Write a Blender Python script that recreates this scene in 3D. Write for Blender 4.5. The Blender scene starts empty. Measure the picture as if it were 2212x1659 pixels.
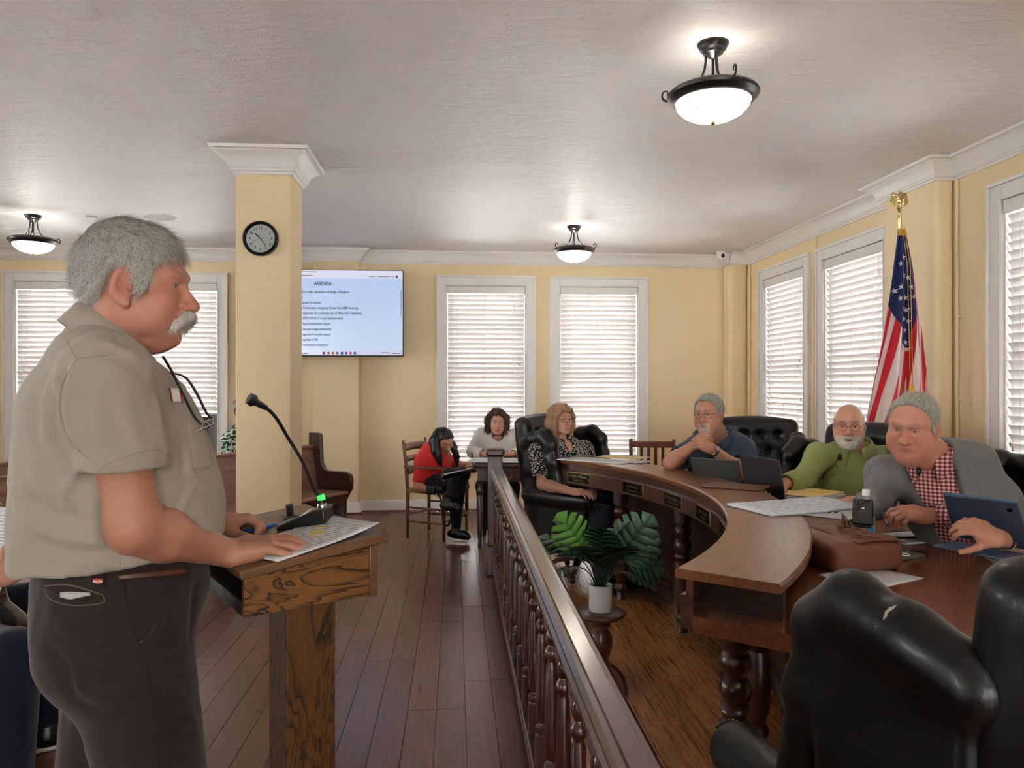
import bpy, bmesh, math, random
import numpy as np
from mathutils import Vector, Matrix, Quaternion, Euler
from mathutils.bvhtree import BVHTree
R = math.radians
PI = math.pi
rnd = random.Random(7)
S = bpy.context.scene
COL = S.collection

# ------------------------------------------------------------------ camera, sky, exposure
FPX, YAW, CZ = 1600.0, R(4.3), 1.45          # focal length in pixels of a 2212 px wide frame
SY, CY = math.sin(YAW), math.cos(YAW)
cam = bpy.data.cameras.new('camera')
cam.sensor_width = 36.0
cam.lens = FPX / 2212.0 * 36.0
cam.clip_start = 0.05
camo = bpy.data.objects.new('camera', cam)
COL.objects.link(camo)
camo.location = (0, 0, CZ)
camo.rotation_euler = (R(90), 0, -YAW)
S.camera = camo

world = bpy.data.worlds.new('world')
S.world = world
world.use_nodes = True
bg = world.node_tree.nodes['Background']
bg.inputs[0].default_value = (1.0, 0.975, 0.94, 1)
bg.inputs[1].default_value = 20.0
BULB = 3.0                                   # watts of the bulb in each bowl
LAMP = 15.0                                   # emission of the lamp bowls

S.view_settings.view_transform = 'Standard'
S.view_settings.look = 'None'
S.view_settings.gamma = 1.0
S.view_settings.use_curve_mapping = False
S.view_settings.exposure = 0.5
S.cycles.use_denoising = True
S.cycles.use_light_tree = False
S.cycles.use_adaptive_sampling = True
S.cycles.adaptive_threshold = 0.2
S.cycles.adaptive_min_samples = 20
S.cycles.max_bounces = 7
S.cycles.diffuse_bounces = 4
S.cycles.glossy_bounces = 4
S.cycles.transparent_max_bounces = 16
S.cycles.transmission_bounces = 6
S.cycles.sample_clamp_indirect = 6.0
S.cycles.caustics_reflective = False
S.cycles.caustics_refractive = False

# ------------------------------------------------------------------ coordinates
def cw(lat, D, z):                            # right / ahead of the viewpoint -> room axes
    return Vector((D * SY + lat * CY, D * CY - lat * SY, z))
def px(x, y, D):
    return cw((x - 1106) / FPX * D, D, CZ - (y - 829.5) / FPX * D)
def pz(x, y, z):
    return px(x, y, FPX * (CZ - z) / (y - 829.5))
def pY(x, y, Y):
    u = (x - 1106) / FPX
    return px(x, y, Y / (CY - u * SY))
def pX(x, y, X):
    u = (x - 1106) / FPX
    return px(x, y, X / (SY + u * CY))
def az(a):                                    # heading a degrees right of the view axis -> rotation about z of a +Y facing thing
    return -(R(a) + YAW)

# ------------------------------------------------------------------ mesh builder
class MB:
    def __init__(s): s.v = []; s.f = []
    def add(s, vs, fs):
        o = len(s.v)
        s.v += [tuple(p) for p in vs]
        s.f += [tuple(i + o for i in f) for f in fs]
        return s
    def box(s, c, d, rot=None):
        x, y, z = d[0] / 2, d[1] / 2, d[2] / 2
        vs = [Vector((sx * x, sy * y, sz * z)) for sz in (-1, 1) for sy in (-1, 1) for sx in (-1, 1)]
        if rot is not None: vs = [rot @ p for p in vs]
        c = Vector(c)
        return s.add([p + c for p in vs], [(0, 2, 3, 1), (4, 5, 7, 6), (0, 1, 5, 4), (2, 6, 7, 3), (0, 4, 6, 2), (1, 3, 7, 5)])
    def bb(s, x0, x1, y0, y1, z0, z1):
        return s.box(((x0 + x1) / 2, (y0 + y1) / 2, (z0 + z1) / 2), (abs(x1 - x0), abs(y1 - y0), abs(z1 - z0)))
    def lathe(s, prof, seg=24, M=None, a0=0, a1=2 * PI):
        M = M or Matrix()
        n = len(prof); full = abs(a1 - a0 - 2 * PI) < 1e-6
        m = seg if full else seg + 1
        vs = []
        for i in range(m):
            a = a0 + (a1 - a0) * i / seg
            for r, z in prof: vs.append(M @ Vector((r * math.cos(a), r * math.sin(a), z)))
        fs = []
        for i in range(seg):
            j = (i + 1) % m
            for k in range(n - 1): fs.append((i * n + k, j * n + k, j * n + k + 1, i * n + k + 1))
        if full:
            if prof[0][0] > 1e-5: fs.append(tuple(reversed([i * n for i in range(m)])))
            if prof[-1][0] > 1e-5: fs.append(tuple(i * n + n - 1 for i in range(m)))
        return s.add(vs, fs)
    def tube(s, pts, r, seg=8, closed=False, flat=1.0, up=None):
        pts = [Vector(p) for p in pts]; n = len(pts)
        rs = r if isinstance(r, (list, tuple)) else [r] * n
        t0 = None; vs = []
        for i, p in enumerate(pts):
            a = pts[(i - 1) % n] if (closed or i) else pts[0]
            b = pts[(i + 1) % n] if (closed or i < n - 1) else pts[-1]
            t = (b - a).normalized()
            if t0 is None:
                u = Vector(up) if up is not None else (Vector((0, 0, 1)) if abs(t.z) < .9 else Vector((1, 0, 0)))
                nrm = (u - t * u.dot(t)).normalized()
            else:
                nrm = (t0.rotation_difference(t) @ nrm); nrm = (nrm - t * nrm.dot(t)).normalized()
            bn = t.cross(nrm); t0 = t
            for k in range(seg):
                an = 2 * PI * k / seg
                vs.append(p + nrm * (math.cos(an) * rs[i] * flat) + bn * (math.sin(an) * rs[i]))
        fs = []
        for i in range(n if closed else n - 1):
            j = (i + 1) % n
            for k in range(seg):
                l = (k + 1) % seg
                fs.append((i * seg + k, i * seg + l, j * seg + l, j * seg + k))
        if not closed:
            fs.append(tuple(reversed(range(seg)))); fs.append(tuple((n - 1) * seg + k for k in range(seg)))
        return s.add(vs, fs)
    def sweep(s, prof, path, z0, closed=False):
        """profile of (projection, dz) along a floor-plan path, room on the left"""
        P = [Vector((p[0], p[1])) for p in path]; n = len(P); m = len(prof); vs = []
        for i, p in enumerate(P):
            def nr(a, b):
                d = (b - a).normalized(); return Vector((-d.y, d.x))
            ns = []
            if closed or i > 0: ns.append(nr(P[i - 1], p))
            if closed or i < n - 1: ns.append(nr(p, P[(i + 1) % n]))
            if len(ns) == 2: k = (ns[0] + ns[1]) / max(1e-6, 1 + ns[0].dot(ns[1]))
            else: k = ns[0]
            for q in prof: vs.append((p.x + k.x * q[0], p.y + k.y * q[0], z0 + q[1]))
        fs = []
        for i in range(n if closed else n - 1):
            j = (i + 1) % n
            for k in range(m):
                l = (k + 1) % m
                fs.append((i * m + k, j * m + k, j * m + l, i * m + l))
        if not closed:
            fs.append(tuple(range(m))); fs.append(tuple(reversed([(n - 1) * m + k for k in range(m)])))
        return s.add(vs, fs)
    def prism(s, poly, M, t):
        """polygon in the local XY plane extruded by t along local z"""
        n = len(poly)
        vs = [M @ Vector((p[0], p[1], 0)) for p in poly] + [M @ Vector((p[0], p[1], t)) for p in poly]
        return s.add(vs, [tuple(reversed(range(n))), tuple(range(n, 2 * n))] + [(i, (i + 1) % n, n + (i + 1) % n, n + i) for i in range(n)])
    def grid(s, fn, nu, nv, cu=False):
        vs = [fn(i / nu, j / nv) for i in range(nu if cu else nu + 1) for j in range(nv + 1)]
        fs = []
        for i in range(nu):
            k = (i + 1) % nu if cu else i + 1
            for j in range(nv): fs.append((i * (nv + 1) + j, k * (nv + 1) + j, k * (nv + 1) + j + 1, i * (nv + 1) + j + 1))
        return s.add(vs, fs)
    def ball(s, c, r, seg=12, rings=8):
        rr = r if isinstance(r, (tuple, list)) else (r, r, r)
        prof = [(max(1e-6, math.sin(PI * i / rings)), -math.cos(PI * i / rings)) for i in range(rings + 1)]
        return s.lathe(prof, seg, Matrix.Translation(Vector(c)) @ Matrix.Diagonal((*rr, 1)))

def mesh_from(mb, name, smooth=False, angle=40):
    me = bpy.data.meshes.new(name)
    if isinstance(mb, MB): me.from_pydata(mb.v, [], mb.f)
    else: me.from_pydata(mb[0], [], mb[1])
    me.update()
    if smooth:
        me.shade_smooth()
        if angle < 180: me.set_sharp_from_angle(angle=R(angle))
    return me

def mroot(o):
    return Matrix.Translation(o.location) @ o.rotation_euler.to_matrix().to_4x4()

def obj(name, mb, m, parent=None, smooth=False, bevel=0, angle=40, world=False, seg=2, label=None, recalc=True):
    """one mesh object; world=True means its points are room coordinates although it has a parent"""
    me = mb if isinstance(mb, bpy.types.Mesh) else mesh_from(mb, name, False)
    if recalc and not isinstance(mb, bpy.types.Mesh):
        b = bmesh.new(); b.from_mesh(me)
        bmesh.ops.recalc_face_normals(b, faces=b.faces); b.to_mesh(me); b.free()
    if smooth and not isinstance(mb, bpy.types.Mesh):
        me.shade_smooth()
        if angle < 180: me.set_sharp_from_angle(angle=R(angle))
    if m is not None and not me.materials:
        me.materials.append(m)
    o = bpy.data.objects.new(name, me)
    COL.objects.link(o)
    if parent is not None:
        o.parent = parent
        if world:
            M = mroot(parent)
            if parent.parent is not None: M = mroot(parent.parent) @ M
            o.matrix_parent_inverse = M.inverted()
    if bevel:
        bv = o.modifiers.new('bevel', 'BEVEL'); bv.width = bevel; bv.segments = seg
        bv.limit_method = 'ANGLE'; bv.angle_limit = R(35)
        me.shade_smooth(); me.set_sharp_from_angle(angle=R(30))
        bv.harden_normals = False
    if label: o['label'] = label
    return o

def tag(o, label, cat, group=None):
    o['label'] = label; o['category'] = cat
    if group: o['group'] = group
    return o
def struct(o, label=None):
    o['kind'] = 'structure'
    if label: o['label'] = label
    return o
def thing(name, label, cat, loc=(0, 0, 0), rotz=0.0, group=None):
    o = bpy.data.objects.new(name, None); COL.objects.link(o)
    o.empty_display_size = .1
    o.location = loc; o.rotation_euler = (0, 0, rotz)
    return tag(o, label, cat, group)
def dup(root, loc, rotz=None, label=None):
    r = root.copy(); COL.objects.link(r); r.location = loc
    if rotz is not None: r.rotation_euler = (0, 0, rotz)
    if label: r['label'] = label
    for ch in list(root.children):
        c = ch.copy(); COL.objects.link(c); c.parent = r
        for g in list(ch.children):
            d = g.copy(); COL.objects.link(d); d.parent = c
    return r

# ------------------------------------------------------------------ materials
def lin(c):
    return tuple(((x / 255) / 12.92 if x <= 10.3 else ((x / 255 + .055) / 1.055) ** 2.4) for x in c)
class NT:
    def __init__(s, name):
        s.m = bpy.data.materials.new(name); s.m.use_nodes = True
        s.t = s.m.node_tree; s.n = s.t.nodes
        s.b = s.n['Principled BSDF']; s.out = s.n['Material Output']
    def new(s, t, **kw):
        n = s.n.new(t)
        for k, v in kw.items():
            if k.startswith('i_'): n.inputs[k[2:].replace('_', ' ')].default_value = v
            else: setattr(n, k, v)
        return n
    def lk(s, a, b): s.t.links.new(a, b)
    def coords(s, kind='Object', scale=(1, 1, 1), rot=(0, 0, 0)):
        tc = s.new('ShaderNodeTexCoord'); mp = s.new('ShaderNodeMapping')
        mp.inputs['Scale'].default_value = scale; mp.inputs['Rotation'].default_value = rot
        s.lk(tc.outputs[kind], mp.inputs[0]); return mp.outputs[0]
    def noise(s, vec, scale, detail=3, rough=.5, dist=0):
        n = s.new('ShaderNodeTexNoise'); n.inputs['Scale'].default_value = scale
        n.inputs['Detail'].default_value = detail; n.inputs['Roughness'].default_value = rough
        n.inputs['Distortion'].default_value = dist
        if vec is not None: s.lk(vec, n.inputs['Vector'])
        return n.outputs[0]
    def ramp(s, fac, stops, interp='LINEAR'):
        r = s.new('ShaderNodeValToRGB'); r.color_ramp.interpolation = interp
        e = r.color_ramp.elements
        while len(e) < len(stops): e.new(.5)
        for i, (p, c) in enumerate(stops):
            e[i].position = p; e[i].color = (*c[:3], 1)
        s.lk(fac, r.inputs[0]); return r.outputs[0]
    def mixc(s, fac, a, b, blend='MIX'):
        m = s.new('ShaderNodeMix', data_type='RGBA', blend_type=blend)
        for sock, v in ((m.inputs[0], fac), (m.inputs[6], a), (m.inputs[7], b)):
            if hasattr(v, 'is_output'): s.lk(v, sock)
            elif isinstance(v, (int, float)): sock.default_value = v
            else: sock.default_value = (*v[:3], 1)
        return m.outputs[2]
    def math(s, op, a, b=None, c=None):
        m = s.new('ShaderNodeMath', operation=op)
        for i, v in enumerate((a, b, c)):
            if v is None: continue
            if hasattr(v, 'is_output'): s.lk(v, m.inputs[i])
            else: m.inputs[i].default_value = v
        return m.outputs[0]
    def bump(s, h, strength, dist=.01):
        b = s.new('ShaderNodeBump'); b.inputs['Strength'].default_value = strength
        b.inputs['Distance'].default_value = dist
        s.lk(h, b.inputs['Height']); s.lk(b.outputs[0], s.b.inputs['Normal'])
        return b
    def base(s, c):
        if hasattr(c, 'is_output'): s.lk(c, s.b.inputs['Base Color'])
        else: s.b.inputs['Base Color'].default_value = (*c[:3], 1)
    def set(s, rough=None, spec=None, metal=None, coat=None, trans=None, sheen=None, sss=None, ior=None):
        for k, v in (('Roughness', rough), ('Specular IOR Level', spec), ('Metallic', metal), ('Coat Weight', coat),
                     ('Transmission Weight', trans), ('Sheen Weight', sheen), ('Subsurface Weight', sss), ('IOR', ior)):
            if v is not None: s.b.inputs[k].default_value = v
        return s

def plain(name, c, rough=.5, spec=.5, metal=0, coat=0, bump=None, var=0.0, vscale=20):
    t = NT(name); c = lin(c); t.set(rough, spec, metal, coat)
    v = t.coords()
    if var:
        n = t.noise(v, vscale, 4)
        t.base(t.mixc(n, tuple(x * (1 - var) for x in c), tuple(min(1, x * (1 + var)) for x in c)))
    else:
        n = t.noise(v, 60, 2)
        t.base(t.mixc(n, tuple(x * .97 for x in c), tuple(min(1, x * 1.03) for x in c)))
    if bump: t.bump(t.noise(v, bump[0], 3), bump[1], bump[2] if len(bump) > 2 else .005)
    return t.m
def glow(name, c, strength):
    t = NT(name); t.base(lin(c)); t.b.inputs['Emission Color'].default_value = (*lin(c), 1)
    t.b.inputs['Emission Strength'].default_value = strength; return t.m
def wood(name, c1, c2, axis=2, rough=.35, coat=.3, fine=1.0, c3=None, rand=True, bump=.06):
    """straight grain running along a local axis, tone varied from piece to piece"""
    t = NT(name); t.set(rough, .5, 0, coat); t.b.inputs['Coat Roughness'].default_value = .15
    sc = [14 * fine] * 3; sc[axis] = 1.1 * fine
    v = t.coords('Object', sc)
    if rand:
        oi = t.new('ShaderNodeObjectInfo'); ad = t.new('ShaderNodeVectorMath', operation='ADD'); ml = t.new('ShaderNodeVectorMath', operation='SCALE')
        cb = t.new('ShaderNodeCombineXYZ')
        for i in range(3): t.lk(oi.outputs['Random'], cb.inputs[i])
        t.lk(cb.outputs[0], ml.inputs[0]); ml.inputs['Scale'].default_value = 37.0
        t.lk(v, ad.inputs[0]); t.lk(ml.outputs[0], ad.inputs[1]); v = ad.outputs[0]
    n = t.noise(v, 1.0, 5, .6, .8)
    n2 = t.noise(v, 7.0, 3, .6, .2)
    f = t.math('ADD', t.math('MULTIPLY', n, .75), t.math('MULTIPLY', n2, .3))
    col = t.ramp(f, [(.32, lin(c1)), (.62, lin(c2))] if c3 is None else [(.3, lin(c1)), (.5, lin(c2)), (.7, lin(c3))])
    if rand:
        k = t.math('ADD', t.math('MULTIPLY', oi.outputs['Random'], .3), .85)
        hs = t.new('ShaderNodeHueSaturation'); t.lk(k, hs.inputs['Value']); t.lk(col, hs.inputs['Color']); col = hs.outputs[0]
    t.base(col); t.bump(n2, bump, .002)
    return t.m
def cloth(name, c, rough=.85, weave=900, var=.06, bump=.15):
    t = NT(name); c = lin(c); t.set(rough, .2, sheen=.15)
    v = t.coords()
    n = t.noise(v, 9, 4); w = t.noise(v, weave, 2)
    t.base(t.mixc(n, tuple(x * (1 - var) for x in c), tuple(min(1, x * (1 + var)) for x in c)))
    t.bump(w, bump, .0006); return t.m

# ------------------------------------------------------------------ lettering (flat print as thin mesh)
def text_mesh(s, size, extrude=.0, align='LEFT', shear=0, bold=0, sx=1.0):
    cu = bpy.data.curves.new('t', 'FONT'); cu.body = s; cu.size = size; cu.align_x = align
    cu.extrude = extrude; cu.shear = shear; cu.offset = bold; cu.resolution_u = 2; cu.space_character = 1.0
    o = bpy.data.objects.new('t', cu); COL.objects.link(o)
    bpy.context.view_layer.update()
    me = bpy.data.meshes.new_from_object(o.evaluated_get(bpy.context.evaluated_depsgraph_get()))
    bpy.data.objects.remove(o); bpy.data.curves.remove(cu)
    V = [(v.co.x * sx, v.co.y, v.co.z) for v in me.vertices]; Fc = [tuple(p.vertices) for p in me.polygons]
    bpy.data.meshes.remove(me)
    return V, Fc
def text_to(mb, s, size, M, align='LEFT', shear=0, bold=0, sx=1.0):
    V, Fc = text_mesh(s, size, 0, align, shear, bold, sx)
    mb.add([M @ Vector(p) for p in V], Fc); return mb

def smooth_pts(P, n=6):
    P = [Vector(p) for p in P]; out = []
    for i in range(len(P) - 1):
        a, b, c_, d = P[max(i - 1, 0)], P[i], P[i + 1], P[min(i + 2, len(P) - 1)]
        for k in range(n):
            t = k / n; out.append(.5 * ((2 * b) + (c_ - a) * t + (2 * a - 5 * b + 4 * c_ - d) * t * t + (3 * b - a - 3 * c_ + d) * t ** 3))
    return out + [P[-1]]
# ------------------------------------------------------------------ shared materials
CEIL, XR, YF, XL, YB = 2.95, 3.34, 8.50, -7.0, -4.0
def paint_wall():
    t = NT('wall_paint'); t.set(.62, .3)
    v = t.coords(); n = t.noise(v, 1.3, 4)
    t.base(t.mixc(n, lin((240, 218, 176)), lin((245, 225, 185))))
    t.bump(t.noise(v, 140, 3), .12, .002); return t.m
M_WALL = paint_wall()
M_TRIM = plain('trim_paint', (243, 240, 236), .4, .4, bump=(30, .04))
def paint_ceiling():
    t = NT('ceiling_paint'); t.set(.42, .5)
    v = t.coords(); t.base(t.mixc(t.noise(v, 2.0, 3), lin((228, 222, 219)), lin((236, 231, 228))))
    big = t.noise(t.coords('Object', (3.2, 9, 1)), 1.6, 4, .55, 1.2)
    h = t.math('ADD', t.math('MULTIPLY', big, 1.0), t.math('MULTIPLY', t.noise(v, 95, 3, .6), .30))
    t.bump(h, .75, .022); return t.m
M_CEIL = paint_ceiling()
M_MAHOG = wood('mahogany', (36, 14, 11), (66, 30, 23), 2, .28, .4, c3=(46, 20, 15))
M_MAHOG_H = wood('mahogany_rail', (46, 19, 15), (86, 42, 32), 1, .22, .6)
M_DARKWOOD = wood('dark_walnut', (34, 17, 13), (66, 36, 27), 2, .3, .4)
M_CHAIRWOOD = wood('chair_wood', (74, 38, 24), (120, 68, 42), 2, .35, .35)
M_WHITEPLASTIC = plain('white_plastic', (236, 234, 230), .35, .5)
M_BLACKPLASTIC = plain('black_plastic', (14, 14, 15), .38, .5)
M_BLACKGLOSS = plain('black_gloss', (8, 8, 9), .12, .6)
M_PEWTER = plain('dark_pewter', (52, 50, 50), .35, .5, .75, var=.15)
M_BRASS = plain('brass', (212, 190, 136), .22, .5, 1.0)
M_STEEL = plain('steel', (190, 190, 192), .22, .5, 1.0)

# ------------------------------------------------------------------ walls with window openings
def holed(mb, along, lo, hi, z0, z1, holes, plane0, plane1):
    """rectangular wall slab with openings; along = 'x' or 'y'"""
    cuts = sorted({lo, hi} | {h[0] for h in holes} | {h[1] for h in holes})
    for a, b in zip(cuts, cuts[1:]):
        hs = [h for h in holes if h[0] <= a + 1e-6 and h[1] >= b - 1e-6]
        spans = [(z0, z1)] if not hs else [(z0, hs[0][2]), (hs[0][3], z1)]
        for c, d in spans:
            if along == 'x': mb.bb(a, b, plane0, plane1, c, d)
            else: mb.bb(plane0, plane1, a, b, c, d)
    return mb
CW = .115                                         # casing width
SILL, HEAD = .54, 2.575                           # opening bottom and top
far_win = []
for a, b in ((8, 233), (264, 494), (942, 1157), (1187, 1399)):
    far_win.append((pY(a, 800, YF).x + CW, pY(b, 800, YF).x - CW))
right_win = [(pX(b, 800, XR).y + CW, pX(a, 800, XR).y - CW) for a, b in ((1643, 1752), (1768, 1932))]
y7 = pX(2140, 800, XR).y - CW
right_win.append((y7 - .93, y7))
back_fill_win = [(-5.6, -4.7), (-.6, .3), (1.5, 2.4)]  # unseen windows behind the viewpoint, added to let in fill light
left_fill_win = [(-1.3, -.4), (2.9, 3.8), (5.6, 6.5)]  # unseen too, their number set by the fill light wanted

w = holed(MB(), 'x', XL - .25, XR + .25, 0, CEIL + .1, [(a, b, SILL, HEAD) for a, b in far_win], YF, YF + .25)
wall_far = struct(obj('wall_far', w, M_WALL))
w = holed(MB(), 'y', YB, YF, 0, CEIL + .1, [(a, b, SILL, HEAD) for a, b in right_win], XR, XR + .25)
wall_right = struct(obj('wall_right', w, M_WALL))
w = holed(MB(), 'x', XL - .25, XR + .25, 0, CEIL + .1, [(a, b, SILL, HEAD) for a, b in back_fill_win], YB - .25, YB)
struct(obj('wall_back', w, M_WALL))
w = holed(MB(), 'y', YB, YF, 0, CEIL + .1, [(a, b, SILL, HEAD) for a, b in left_fill_win], XL - .25, XL)
struct(obj('wall_left', w, M_WALL))
struct(obj('ceiling', MB().bb(XL - .25, XR + .25, YB - .25, YF + .25, CEIL, CEIL + .12), M_CEIL))

# pilasters: under the television, right wall behind the flag, far right corner
pa, pb = pY(676, 900, YF - .12).x, pY(776, 900, YF - .12).x
PIL_TV = (pa, pb, YF - .13)
pil = obj('wall_pilaster', MB().bb(pa, pb, YF - .13, YF, 0, CEIL), M_WALL, bevel=.012); struct(pil)
qa, qb = 4.74, 5.36
pil = obj('wall_pilaster', MB().bb(XR - .13, XR, qa, qb, 0, CEIL), M_WALL, bevel=.035, seg=4); struct(pil)
pil = obj('wall_pilaster', MB().bb(XR - .22, XR, YF - .22, YF, 0, CEIL), M_WALL, bevel=.05, seg=4); struct(pil)

# crown moulding and baseboard follow the walls and the pilasters
crown = [(0, -.135), (.012, -.135), (.016, -.122), (.026, -.118), (.026, -.106), (.034, -.100), (.040, -.082), (.052, -.060), (.072, -.040), (.098, -.027), (.104, -.027), (.104, -.020), (.122, -.018), (.126, -.004), (.126, 0), (0, 0)]
path_right = [(XR, YB), (XR, qa), (XR - .13, qa), (XR - .13, qb), (XR, qb), (XR, YF - .22), (XR - .22, YF - .22)]
path_far = [(XR - .22, YF - .22), (XR - .22, YF), (pb, YF), (pb, YF - .13), (pa, YF - .13), (pa, YF), (XL, YF)]
def cut(p): return p
struct(obj('trim_1', MB().sweep(crown, path_right, CEIL), M_TRIM, smooth=True, angle=25))
struct(obj('trim_2', MB().sweep(crown, path_far, CEIL), M_TRIM, smooth=True, angle=25))
struct(obj('trim_3', MB().sweep(crown, [(XL, YF), (XL, YB), (XR, YB)], CEIL), M_TRIM, smooth=True, angle=25))
base = [(0, 0), (.018, 0), (.018, .11), (.013, .125), (.006, .135), (0, .135)]
shoe = [(.018, 0), (.034, 0), (.032, .012), (.024, .019), (.018, .02)]
for nm, p in (('baseboard_right', path_right), ('baseboard_far', path_far), ('baseboard_left', [(XL, YF), (XL, YB), (XR, YB)])):
    o = struct(obj(nm, MB().sweep(base, p, 0), M_TRIM, smooth=True, angle=25))
    obj('shoe_moulding', MB().sweep(shoe, p, 0), M_CHAIRWOOD, o)
# thin chair rail under the sills of the left windows
rail = [(0, 0), (.012, 0), (.02, .012), (.02, .03), (.012, .045), (0, .045)]
struct(obj('trim_4', MB().sweep(rail, [(pa - .9, YF), (XL, YF)], .38), M_WALL))

# ------------------------------------------------------------------ floors: separate planks
def plank_mat(name, c1, c2, c3, rough, fine, swirl=1.0):
    t = NT(name); t.set(rough, .5, 0, .25); t.b.inputs['Coat Roughness'].default_value = .2
    oi = t.new('ShaderNodeObjectInfo')
    v = t.coords('Object', (16 * fine, .7 * fine, 10))
    ad = t.new('ShaderNodeVectorMath', operation='ADD'); ml = t.new('ShaderNodeVectorMath', operation='SCALE'); cb = t.new('ShaderNodeCombineXYZ')
    for i in range(3): t.lk(oi.outputs['Random'], cb.inputs[i])
    t.lk(cb.outputs[0], ml.inputs[0]); ml.inputs['Scale'].default_value = 61
    t.lk(v, ad.inputs[0]); t.lk(ml.outputs[0], ad.inputs[1]); v = ad.outputs[0]
    n = t.noise(v, .8, 4, .55, 1.4 * swirl)
    rings = t.math('FRACT', t.math('MULTIPLY', n, 7.0 * swirl))
    n2 = t.noise(v, 6, 3, .6)
    f = t.math('ADD', t.math('MULTIPLY', rings, .45), t.math('MULTIPLY', n2, .6))
    col = t.ramp(f, [(.2, lin(c1)), (.55, lin(c2)), (.85, lin(c3))])
    hs = t.new('ShaderNodeHueSaturation'); t.lk(t.math('ADD', t.math('MULTIPLY', oi.outputs['Random'], .30), .85), hs.inputs['Value'])
    t.lk(col, hs.inputs['Color']); t.base(hs.outputs[0]); t.bump(n2, .08, .002)
    t.lk(t.math('ADD', t.math('MULTIPLY', n2, .12), rough - .06), t.b.inputs['Roughness'])
    return t.m
M_FLOOR_L = plank_mat('laminate_plank', (70, 36, 28), (98, 55, 44), (82, 45, 35), .30, .8)
M_FLOOR_R = plank_mat('oak_plank', (104, 60, 28), (158, 102, 54), (178, 122, 70), .28, 1.1, 1.3)
M_SUB = plain('subfloor', (30, 17, 12), .8)
RAILX = .30
def planked(name, x0, x1, y0, y1, w, L, m, vis, seed, label):
    rr = random.Random(seed)
    slab = struct(obj(name, MB().bb(x0, x1, y0, y1, -.12, -.012), M_SUB), label)
    cache = {}; rest = MB(); cells = []
    nx = int(math.ceil((x1 - x0) / w))
    for i in range(nx):
        xa = x0 + i * w; wd = min(w, x1 - xa)
        if wd < .01: continue
        y = y0 - rr.choice([0, .25, .5, .75]) * L
        while y < y1:
            a, b = max(y, y0), min(y + L, y1); y += L
            if b - a > .02: cells.append((xa, wd, a, b))
    def score(c):
        x, yy = c[0] + c[1] / 2, min(max(2.2, c[2]), c[3])
        D = yy * CY + x * SY; lat = x * CY - yy * SY
        if D < 1.2: return -1e6 - abs(yy)
        ppx = 1106 + FPX * lat / D
        return (FPX / D) if vis(ppx, D, x) else -1e5
    cells.sort(key=score, reverse=True)
    for k, (xa, wd, a, b) in enumerate(cells):
        if k < 290:
            key = (round(wd, 3), round(b - a, 3))
            if key not in cache:
                g = .0012; cache[key] = mesh_from(MB().bb(-wd / 2 + g, wd / 2 - g, -(b - a) / 2 + g, (b - a) / 2 - g, -.012, 0), 'plank'); cache[key].materials.append(m)
            o = bpy.data.objects.new('plank', cache[key]); COL.objects.link(o); o.parent = slab
            o.location = (xa + wd / 2, (a + b) / 2, rr.uniform(-.0005, 0))
        else:
            g = .0012; rest.bb(xa + g, xa + wd - g, a + g, b - g, -.012, 0)
    if rest.v:
        o = obj('plank', rest, m, slab); o['kind'] = 'stuff'
    return slab
planked('floor', XL, RAILX - .005, YB, YF, .128, 1.22, M_FLOOR_L, lambda p, D, x: -60 < p < 1260, 3, None)
planked('floor', RAILX - .005, XR, YB, YF, .083, 1.05, M_FLOOR_R, lambda p, D, x: 1040 < p < 1750, 5, None)

# ------------------------------------------------------------------ windows and blinds
def slat_mat():
    t = NT('blind_slat'); t.base(lin((240, 237, 236))); t.set(.55, .3)
    tr = t.new('ShaderNodeBsdfTranslucent'); tr.inputs[0].default_value = (*lin((246, 236, 232)), 1)
    mx = t.new('ShaderNodeMixShader'); mx.inputs[0].default_value = .12
    t.lk(t.b.outputs[0], mx.inputs[1]); t.lk(tr.outputs[0], mx.inputs[2]); t.lk(mx.outputs[0], t.out.inputs[0]); return t.m
M_SLAT = slat_mat()
def pane_mat():
    t = NT('window_glass'); tr = t.new('ShaderNodeBsdfTransparent'); gl = t.new('ShaderNodeBsdfGlossy'); gl.inputs['Roughness'].default_value = .02
    fr = t.new('ShaderNodeFresnel'); fr.inputs[0].default_value = 1.45; mx = t.new('ShaderNodeMixShader')
    tr.inputs[0].default_value = (.94, .96, .97, 1)
    t.lk(fr.outputs[0], mx.inputs[0]); t.lk(tr.outputs[0], mx.inputs[1]); t.lk(gl.outputs[0], mx.inputs[2]); t.lk(mx.outputs[0], t.out.inputs[0]); return t.m
M_PANE = pane_mat()
M_CORD = plain('blind_cord', (226, 220, 208), .8)
M_TASSEL = plain('blind_tassel', (196, 160, 104), .5)
WN = [0]
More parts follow.
